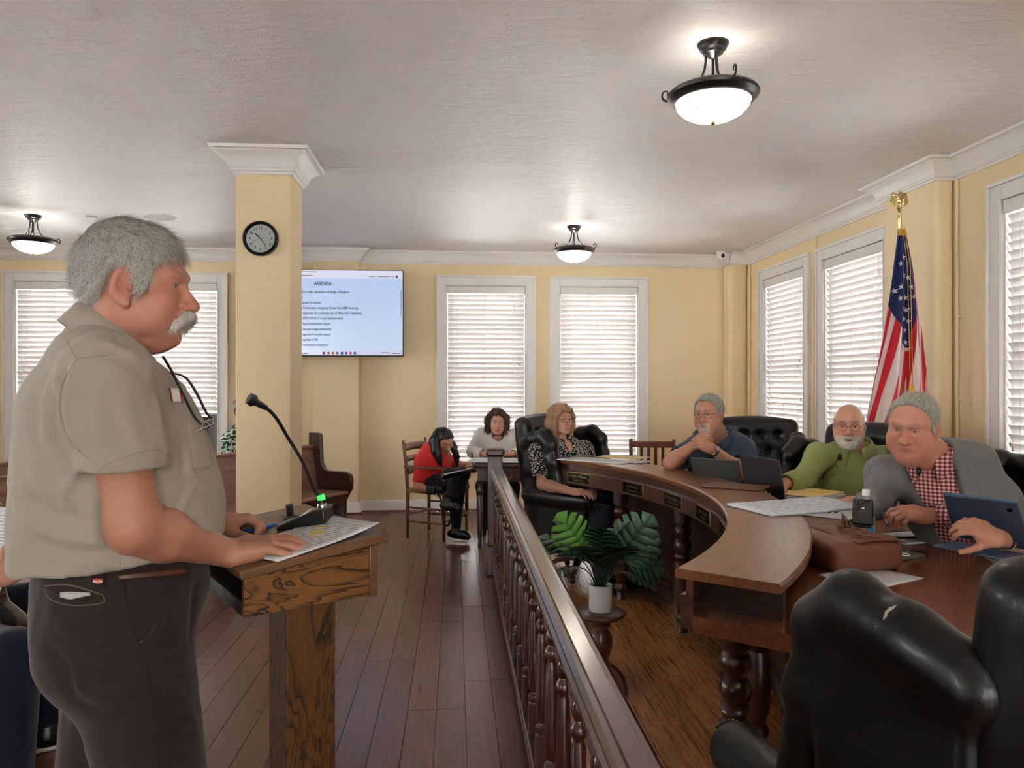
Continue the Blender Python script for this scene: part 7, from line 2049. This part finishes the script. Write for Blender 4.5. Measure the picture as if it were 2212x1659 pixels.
arms = [dict(sh=f.P(1912, 1022, 3.22), el=f.P(1893, 1090, 3.14), wr=f.P(1864, 1082, 3.38), d=f.dir(-.13, -.02, -.012), n=nv((0, 0, 1)), side=-1, s=1.05, h=.0032, hk=dict(s=1.05, curl=(8, 14, 10), spread=7)),
        dict(sh=f.P(2118, 1040, 3.28), el=f.P(2150, 1118, 2.98), wr=f.P(2005, 1112, 2.98), d=f.dir(-.15, .0, .01), n=f.dir(.1, -.45, .85), side=1, s=1.05, h=.0032, hk=dict(s=1.08, curl=(38, 48, 25), fingers=[(25, 45, 25), (36, 50, 28), (44, 52, 30), (50, 55, 30)], tdir=f.dir(-.8, .2, -.35)))]
add_body(o, p, arms, dict(P=P_, kl=nv((-.08, .10, .54)), kr=nv((.08, .10, .54))))
def check_mat():
    t = NT('red_check_shirt'); t.set(.85, .2); v = t.coords(); s_ = t.new('ShaderNodeSeparateXYZ'); t.lk(v, s_.inputs[0])
    a = t.math('LESS_THAN', t.math('FRACT', t.math('MULTIPLY', s_.outputs[0], 62)), .5); b = t.math('LESS_THAN', t.math('FRACT', t.math('MULTIPLY', s_.outputs[2], 62)), .5)
    t.base(t.ramp(t.math('MULTIPLY', t.math('ADD', a, b), .5), [(.1, lin((226, 210, 208))), (.5, lin((176, 110, 112))), (.9, lin((118, 36, 42)))], 'CONSTANT')); return t.m
M_CHECK = check_mat()
TJ = [(.0, .20, .17, .13, 0), (.3, .21, .20, .17, .03), (.62, .205, .165, .17, .02), (.86, .19, .12, .12, -.01)]
add_shirt(o, M_CHECK, p, P_, Nn, (0, 1, 0), TJ, arms, 1.97, .004, None, .009, .003, 5, 'shirt', (.06, .046))
M_JACKET = cloth('grey_jacket', (112, 112, 112), .85, 500, .08, .3)
upj = unit(nv(Nn) - P_); L_ = np.linalg.norm(nv(Nn) - P_)
def vcut(v):
    N0 = nv(Nn)
    def fn(d, X, Y, Z):
        # wedge open at the front: wide at the collar, closing at the waist
        t = ((X - P_[0]) * upj[0] + (Y - P_[1]) * upj[1] + (Z - P_[2]) * upj[2]) / L_
        cx = P_[0] + (N0[0] - P_[0]) * t; cy = P_[1] + (N0[1] - P_[1]) * t
        wv = np.interp(np.clip(t, -.5, 1.5), [.0, .25, 1.05, 1.4], [.02, .035, .085, .09])
        cut_ = np.maximum(np.abs(X - cx) - wv, -(Y - cy - .03))
        return np.maximum(d, -cut_)
    v.field(fn)
jk_o = add_shirt(o, M_JACKET, p, P_, Nn, (0, 1, 0), TJ, arms, 1.90, .020, None, .0085, .006, 8, 'jacket', (.076, .060), .088, cut_f=vcut)
thick(obj('collar', collar(Vector(Nn) + Vector((0, .010, .004)), (0, 1, -.25), (0, .35, 1), (.080, .082), .036, .055, 14, .045), M_CHECK, o, smooth=True, angle=60), .003)
# lapels lie on the jacket front either side of the opening
jb = bvh_of(jk_o)
for s in (-1, 1):
    mb = MB(); rows = []
    for i in range(9):
        t = 1.0 - .70 * i / 8; c0 = P_ + (nv(Nn) - P_) * t
        w0 = np.interp(t, [.0, .25, 1.05], [.02, .035, .085]) - .004; w1 = w0 + (.062 * (1 - ((i - 2.2) / 6.2) ** 2) if i > 1 else .035 + .014 * i)
        row = []
        for k in range(4):
            x = c0[0] + s * (w0 + (max(w1, w0 + .006) - w0) * k / 3)
            h = jb.ray_cast(Vector((x, c0[1] + .7, c0[2])), Vector((0, -1, 0)), 1.2)
            row.append((h[0] + Vector((0, .005, 0))) if h[0] is not None and h[0].y > c0[1] + .0 else None)
        rows.append(row)
    ids = {}
    for i, row in enumerate(rows):
        for k, q in enumerate(row):
            if q is not None: ids[i, k] = len(mb.v); mb.v.append(tuple(q))
    for i in range(8):
        for k in range(3):
            qd = [(i, k), (i + 1, k), (i + 1, k + 1), (i, k + 1)]
            if all(a in ids for a in qd): mb.f.append(tuple(ids[a] for a in qd))
    if mb.f: thick(obj('lapel', mb, M_JACKET, o, smooth=True), .004)
add_trousers(o, M_DARKP, P_, std_legs(.56), seed=2)
add_hair(o, p, M_GREY_HAIR, n=4000, flow=flow_back, length=.03, width=.0006, lift=.004, ms=M_STRAND)
obj('lapel_microphone', MB().ball(f.P(1984, 1018, 2.98), (.011, .011, .016), 10, 8), M_BLACKPLASTIC, o, smooth=True)
pn = pen('black pen held by the person in the grey jacket', px(1912, 1120, 2.93), az(20), M_BLACKPLASTIC, .13, R(18))

# ---- woman in red writing on her lap
f = Frame(-.74, 7.06, 112); o = person_root(f, 'person in red top seated with crossed legs, writing in a notebook')
hc = f.P(960, 952, 6.98); Nn = f.P(935, 976, 7.04); P_ = nv((0, -.02, .55)); Rm = rotm(-30, -30, 8)
p = dict(Rm=Rm, hc=hc, N=Nn, hs=.95, skin=(198, 140, 112), fem=1, h=.004, neck_r=.05, brow=(40, 30, 26), lips=(168, 82, 80), lid=.0022, redness=.5,
         hairline=([-.13, .015, .03, .05, .08, .13], [-.2, -.2, .02, .06, .075, .085]), hair_col=(16, 14, 15), thick=.014, top=1.0, lump=.002, hh=.0055)
add_hp = []
arms = [dict(sh=f.P(913, 996, 6.96), el=f.P(902, 1052, 6.92), wr=f.P(928, 1058, 6.76), d=f.dir(.12, -.10, .0), n=nv((0, 0, 1)), side=-1, s=.88, hk=dict(s=.88, curl=(30, 35, 20))),
        dict(sh=f.P(962, 992, 7.20), el=f.P(990, 1008, 7.10), wr=f.P(1012, 1003, 6.95), d=f.dir(.10, -.10, -.02), n=f.dir(.2, -.3, 1), side=1, s=.88, hk=dict(s=.88, curl=(40, 50, 25)))]
add_body(o, p, arms, dict(P=P_, kl=nv((-.08, .10, .54)), kr=nv((.08, .10, .54))))
M_REDTOP = cloth('red_top', (202, 44, 44), .75)
add_shirt(o, M_REDTOP, p, P_, Nn, (0, 1, 0), TORSO_F, arms, .85, .014, None, .009, .005, 3, 'top', (.066, .060), .058)
M_BLACKP = cloth('black_trousers', (18, 18, 22), .8)
kneeR, kneeL = f.P(975, 1058, 6.70), f.P(1000, 1024, 6.78)
legs = [(nv((-.08, .0, .55)), kneeL, f.P(968, 1075, 6.62)), (nv((.08, .0, .55)), f.P(990, 1055, 6.74), f.P(985, 1140, 6.80))]
add_trousers(o, M_BLACKP, P_, legs, .010, .003, 4, r=(.088, .064, .045))
fa = f.P(966, 1082, 6.60); fb = f.P(984, 1143, 6.80)
for an, d in ((fa, f.dir(.7, -.6, -.15)), (fb, f.dir(.8, -.5, 0))):
    V, Q = shoe_vol(.006, nv((an[0], an[1], max(an[2], .09))), (d[0], d[1], 0), .235, 0, .040).mesh(); obj('flat_shoe', np_mesh('flat_shoe', relax(V, Q, 2), Q), M_SHOE, o)
def long_hair(v):
    pass
M_BLACKHAIR = hair_mat('black_hair', (8, 7, 8), (30, 26, 28), .32)
hair_o = add_hair(o, p, M_BLACKHAIR)
lv = Vol(nv(hc) - nv((.22, .24, .40)), nv(hc) + nv((.22, .24, .18)), .006); H0 = nv(hc)
for pts, rs in (([(.02, -.04, .075), (.075, -.045, .03), (.092, -.035, -.06), (.095, -.005, -.15), (.09, .02, -.235)], [.045, .030, .026, .024, .010]),
                ([(.0, -.05, .07), (.06, -.075, .0), (.085, -.05, -.10), (.09, -.01, -.20)], [.05, .046, .038, .014]),
                ([(-.02, -.02, .075), (-.075, .0, .03), (-.088, .05, -.06), (-.08, .085, -.15), (-.075, .10, -.26)], [.045, .034, .032, .028, .010]),
                ([(0, -.07, .04), (0, -.105, -.05), (.02, -.10, -.15), (.03, -.09, -.22)], [.055, .05, .045, .02])):
    lv.chain([H0 + nv(q) for q in pts], rs, .03)
V, Q = lv.mesh(); V = relax(V, Q, 2); obj('long_hair', np_mesh('long_hair', V, Q), M_BLACKHAIR, hair_o)
nb = thing('notebook', 'open notebook on the lap of the person in red', 'notebook', px(992, 1022, 6.66), az(80)); nb.rotation_euler = (R(12), R(-16), az(80))
obj('cover', MB().bb(-.12, .12, -.16, .16, -.006, 0), plain('notebook_grey', (90, 88, 90), .5), nb); obj('pages', MB().bb(-.115, .115, -.155, .155, 0, .008), M_PRINT2, nb)
pen('dark pencil in the hand of the person in red', px(1021, 992, 6.86), az(-10), M_BLACKPLASTIC, .14, R(70))
bg_ = thing('camera_bag', 'black camera with hanging strap at the side of the person in red', 'camera', px(934, 1062, 6.72), az(110))
obj('body', MB().bb(-.06, .06, -.045, .045, -.02, .06), M_BLACKPLASTIC, bg_, bevel=.015)
obj('lens_barrel', MB().lathe([(.001, .06), (.03, .06), (.032, .0), (.001, 0)], 18, Matrix.Translation((0, .045, .02)) @ Matrix.Rotation(R(-90), 4, 'X')), M_BLACKPLASTIC, bg_, smooth=True, angle=40)
bi = mroot(bg_).inverted()
obj('strap', MB().tube([bi @ q for q in smooth_pts([px(944, 1060, 6.68), px(955, 1090, 6.66), px(957, 1125, 6.66), px(966, 1136, 6.66), px(974, 1120, 6.66), px(970, 1085, 6.66)], 6)], .010, 6, flat=.3), M_BLACKPLASTIC, bg_, smooth=True)

# ---- woman in white at the carved table
f = Frame((1077 - 1106) / FPX * 7.3, 7.30, 180); o = person_root(f, 'person in white blouse seated at the carved table')
hc = f.P(1074, 913, 7.12); Nn = f.P(1076, 950, 7.2); P_ = nv((0, -.05, .55)); Rm = rotm(4, 0, 0)
p = dict(Rm=Rm, hc=hc, N=Nn, hs=.93, skin=(222, 168, 146), fem=1, h=.004, neck_r=.048, brow=(90, 66, 56), brow_a=.5, lips=(178, 86, 84), redness=.5,
         hairline=([-.13, .02, .04, .06, .085, .13], [-.14, -.14, .05, .082, .092, .10]), hair_col=(60, 40, 34), thick=.024, top=1.4, lump=.010, hh=.0055)
def wavy(v):
    for s in (-1, 1): v.chain([(s * .06, .03, .085), (s * .095, .02, .03), (s * .105, .0, -.04), (s * .092, .0, -.095)], [.03, .034, .034, .022], .03)
    v.chain([(-.035, .05, .115), (.035, .05, .12)], [.024, .024], .03)
p['hsdf'] = [wavy]
arms = [dict(sh=nv((.165, -.01, .94)), el=nv((.25, .16, .80)), wr=nv((.12, .36, .79)), d=nv((-.5, .3, 0)), n=nv((0, 0, 1)), side=-1, s=.88, hk=dict(s=.88)),
        dict(sh=nv((-.165, -.01, .94)), el=nv((-.25, .16, .80)), wr=nv((-.12, .36, .79)), d=nv((.5, .3, 0)), n=nv((0, 0, 1)), side=1, s=.88, hk=dict(s=.88))]
add_body(o, p, arms, dict(P=P_, kl=nv((-.08, .10, .54)), kr=nv((.08, .10, .54))))
M_WBLOUSE = cloth('white_blouse', (232, 228, 224), .75)
add_shirt(o, M_WBLOUSE, p, P_, Nn, (0, 1, 0), TORSO_F, arms, 1.85, .016, None, .009, .006, 6, 'blouse', (.074, .060), .060, cut_f=lambda v: v.chain([nv(Nn) + nv((0, .09, .04)), nv(Nn) + nv((0, .15, -.09))], [.04, .012], .01, True))
vv = Vol(nv(Nn) - .16, nv(Nn) + .16, .006); vv.ell(nv(Nn) + nv((0, .03, -.06)), (.09, .07, .07), .03); V, Q = vv.mesh()
obj('chest_skin', np_mesh('chest_skin', relax(V, Q, 2), Q, np.tile(nv(lin((214, 158, 134))), (len(V), 1))), M_SKIN, o)
thick(obj('collar', collar(Vector(Nn) + Vector((0, 0, -.012)), (0, 1, -.2), (0, .2, 1), (.064, .064), .022, .05, 24, .05), M_WBLOUSE, o, smooth=True, angle=60), .003)
add_trousers(o, M_DARKP, P_, std_legs(.55), .012)
add_hair(o, p, hair_mat('dark_brown_hair', (38, 26, 24), (96, 66, 54)), n=2500, flow=flow_down, length=.04, width=.001, lift=.01, wob=.5)
for s in (-1, 1): obj('earring', MB().ball(Vector(xf(nv([[s * .078, .0, -.055]]) * .93, Rm, hc)[0]), (.006, .006, .012), 8, 6), M_STEEL, o)

# ---- person with the tablet, mostly beyond the right edge
f = Frame(2.24, 2.53, -76); o = person_root(f, 'person in tan sleeve at the right edge holding the blue tablet')
hc = nv((0, .10, 1.28)); Nn = nv((0, .04, 1.10)); P_ = nv((0, -.04, .57)); Rm = rotm(0, -8, 0)
p = dict(Rm=Rm, hc=hc, N=Nn, skin=(200, 146, 118), h=.0045, hairline=HL_SHORT, hair_col=(90, 76, 66), thick=.012, lump=.003, redness=.6)
arms = [dict(sh=nv((.18, -.01, 1.02)), el=nv((.26, .20, .84)), wr=f.P(2152, 1162, 2.52), d=f.P(2098, 1136, 2.53) - f.P(2152, 1162, 2.52), n=f.dir(.3, -.7, .6), side=-1, h=.0032, hk=dict(curl=(40, 45, 25))),
        dict(sh=nv((-.18, -.01, 1.02)), el=nv((-.28, .14, .82)), wr=nv((-.12, .34, .84)), d=nv((.4, .6, 0)), n=nv((0, 0, 1)), side=1, hk=dict(curl=(30, 40, 20)))]
add_body(o, p, arms, dict(P=P_, kl=nv((-.08, .10, .54)), kr=nv((.08, .10, .54))))
M_TAN = cloth('tan_jacket', (150, 124, 98), .85)
add_shirt(o, M_TAN, p, P_, Nn, (0, 1, 0), TORSO_M, arms, 1.92, .014, None, .010, .005, 4, 'jacket', (.07, .058))
add_trousers(o, M_DARKP, P_, std_legs(.55), .012); add_hair(o, p, M_GREY_HAIR)

# ---- seated person at the left edge reading papers
f = Frame((-150 - 1106) / FPX * 2.72, 2.72, 58); o = person_root(f, 'seated person in teal floral top and navy jeans at the left edge, reading papers')
hc = f.L(f.lat, f.D, 1.24) + nv((0, .06, 0)); Nn = nv((0, 0, 1.05)); P_ = nv((0, -.02, .55)); Rm = rotm(0, -20, 0)
p = dict(Rm=Rm, hc=hc, N=Nn, hs=.95, skin=(206, 150, 124), fem=1, h=.0045, hairline=HL_SHORT, hair_col=(90, 70, 56), thick=.016, lump=.003)
hw2 = f.P(-22, 1250, 2.44)
arms = [dict(sh=nv((.155, 0, .94)), el=nv((.24, .10, .70)), wr=hw2, d=f.dir(.3, .05, .10), n=f.dir(.15, -.9, -.15), side=-1, s=.9, h=.003, hk=dict(s=.95, curl=(30, 45, 25), thumb=(30, 5, 5), tdir=f.dir(.35, .1, .9))),
        dict(sh=nv((-.155, 0, .94)), el=nv((-.24, .10, .72)), wr=nv((-.12, .30, .82)), d=nv((.3, .6, .1)), n=nv((-.2, 0, 1)), side=1, s=.9, hk=dict(s=.9, curl=(30, 40, 20)))]
add_body(o, p, arms, dict(P=P_, kl=nv((-.08, .10, .54)), kr=nv((.08, .10, .54))))
def teal_mat():
    t = NT('teal_floral'); t.set(.8, .2); v = t.coords(); n = t.noise(v, 17, 2, .5, 1.6); n2 = t.noise(v, 34, 2, .5, 1.2)
    c = t.ramp(n, [(.36, lin((226, 176, 162))), (.41, lin((238, 222, 212))), (.44, lin((122, 178, 186))), (.60, lin((122, 178, 186))), (.62, lin((40, 96, 120)))], 'CONSTANT')
    t.base(t.mixc(t.math('GREATER_THAN', n2, .64), c, lin((36, 34, 52)))); return t.m
M_TEAL = teal_mat()
add_shirt(o, M_TEAL, p, P_, Nn, (0, 1, 0), [(-.10, .20, .20, .14, .06)] + TORSO_F, arms, 1.5, .014, None, .010, .005, 4, 'floral_top', (.066, .056))
M_NAVY = cloth('navy_jeans', (14, 18, 36), .85)
kn1, kn2 = f.P(20, 1400, 2.30), f.P(70, 1440, 2.55)
legs = [(nv((-.09, 0, .54)), f.L(f.lat + .16, f.D + .42, .54), f.P(104, 1575, 2.95)), (nv((.09, 0, .54)), f.P(25, 1420, 2.30), nv((f.P(25, 1420, 2.30)[0], f.P(25, 1420, 2.30)[1] - .02, .10)))]
add_trousers(o, M_NAVY, P_, legs, .010, .004, 3, r=(.10, .085, .07))
for l in legs: 
    V, Q = shoe_vol(.007, nv((l[2][0], l[2][1], .09)), (0, 1, 0), .26).mesh(); sh_o = obj('sneaker', np_mesh('sneaker', relax(V, Q, 2), Q), M_SHOE, o)
    obj('sole', MB().bb(l[2][0] - .045, l[2][0] + .045, l[2][1] - .10, l[2][1] + .17, 0, .022), M_WHITEPLASTIC, sh_o, bevel=.015)
add_hair(o, p, M_BLACKHAIR)
pg = thing('reading_papers', 'white printed pages held up at the left edge', 'papers', px(-8, 1185, 2.54), az(60)); pg.rotation_euler = (R(68), 0, az(25))
obj('sheet', MB().grid(lambda u, v: ((u - .5) * .216, (v - .5) * .279, .02 * math.sin(u * 3)), 6, 6), M_PRINT, pg, smooth=True).modifiers.new('s', 'SOLIDIFY').thickness = .002

# ---- figure in a green and white print seated in the pews, mostly hidden by the column
f = Frame((522 - 1106) / FPX * 7.0, 7.0, 118); o = person_root(f, 'person in green and white leaf print seated in a pew, half hidden by the column')
hc = f.L(f.lat + .02, 7.0, 1.20); Nn = nv((0, 0, 1.02)); P_ = nv((0, -.02, .55)); Rm = rotm(0, 0, 0)
p = dict(Rm=Rm, hc=hc, N=Nn, hs=.95, skin=(206, 150, 124), fem=1, h=.005, hairline=HL_SHORT, hair_col=(90, 70, 56), thick=.016, lump=.003)
arms = [dict(sh=nv((s * .16, 0, .92)), el=nv((s * .22, .08, .68)), wr=nv((s * .08, .26, .62)), d=nv((-s * .3, .6, 0)), n=nv((0, 0, 1)), side=-s, s=.9, h=.005) for s in (1, -1)]
add_body(o, p, arms, dict(P=P_, kl=nv((-.08, .10, .54)), kr=nv((.08, .10, .54))))
lm = NT('leaf_print'); lm.set(.8, .2); lm.base(lm.ramp(lm.noise(lm.coords(), 26, 2, .5, 1.5), [(.42, lin((28, 74, 46))), (.50, lin((222, 226, 220)))], 'CONSTANT'))
add_shirt(o, lm.m, p, P_, Nn, (0, 1, 0), TORSO_F, arms, .8, .012, None, .012, .005, 4, 'blouse', (.066, .060)); add_trousers(o, M_DARKP, P_, std_legs(.55), .014); add_hair(o, p, M_GREY_HAIR)

# ---- worn nick in the leather of the near wing chair
_M = mroot(wc0); _v = []; _f = []
for ch in wc0.children:
    if ch.name.split('.')[0] in ('backrest', 'wing'):
        o_ = len(_v); _v += [_M @ q.co for q in ch.data.vertices]; _f += [[i + o_ for i in pl_.vertices] for pl_ in ch.data.polygons]
_b = BVHTree.FromPolygons(_v, _f); _e = Vector((0, 0, CZ)); nk = MB(); pts_ = []
for x, y in ((1906, 1340), (1911, 1322), (1921, 1312), (1938, 1306), (1931, 1315), (1920, 1322), (1914, 1335)):
    d = (px(x, y, 1.0) - _e).normalized(); h = _b.ray_cast(_e, d, 4)
    if h[0] is not None: pts_.append(_M.inverted() @ (h[0] - d * .0015))
if len(pts_) == 7: nk.add(pts_, [(0, 1, 6), (1, 5, 6), (1, 2, 5), (2, 4, 5), (2, 3, 4)]); obj('worn_nick', nk, plain('bare_hide', (170, 156, 138), .8), wc0)
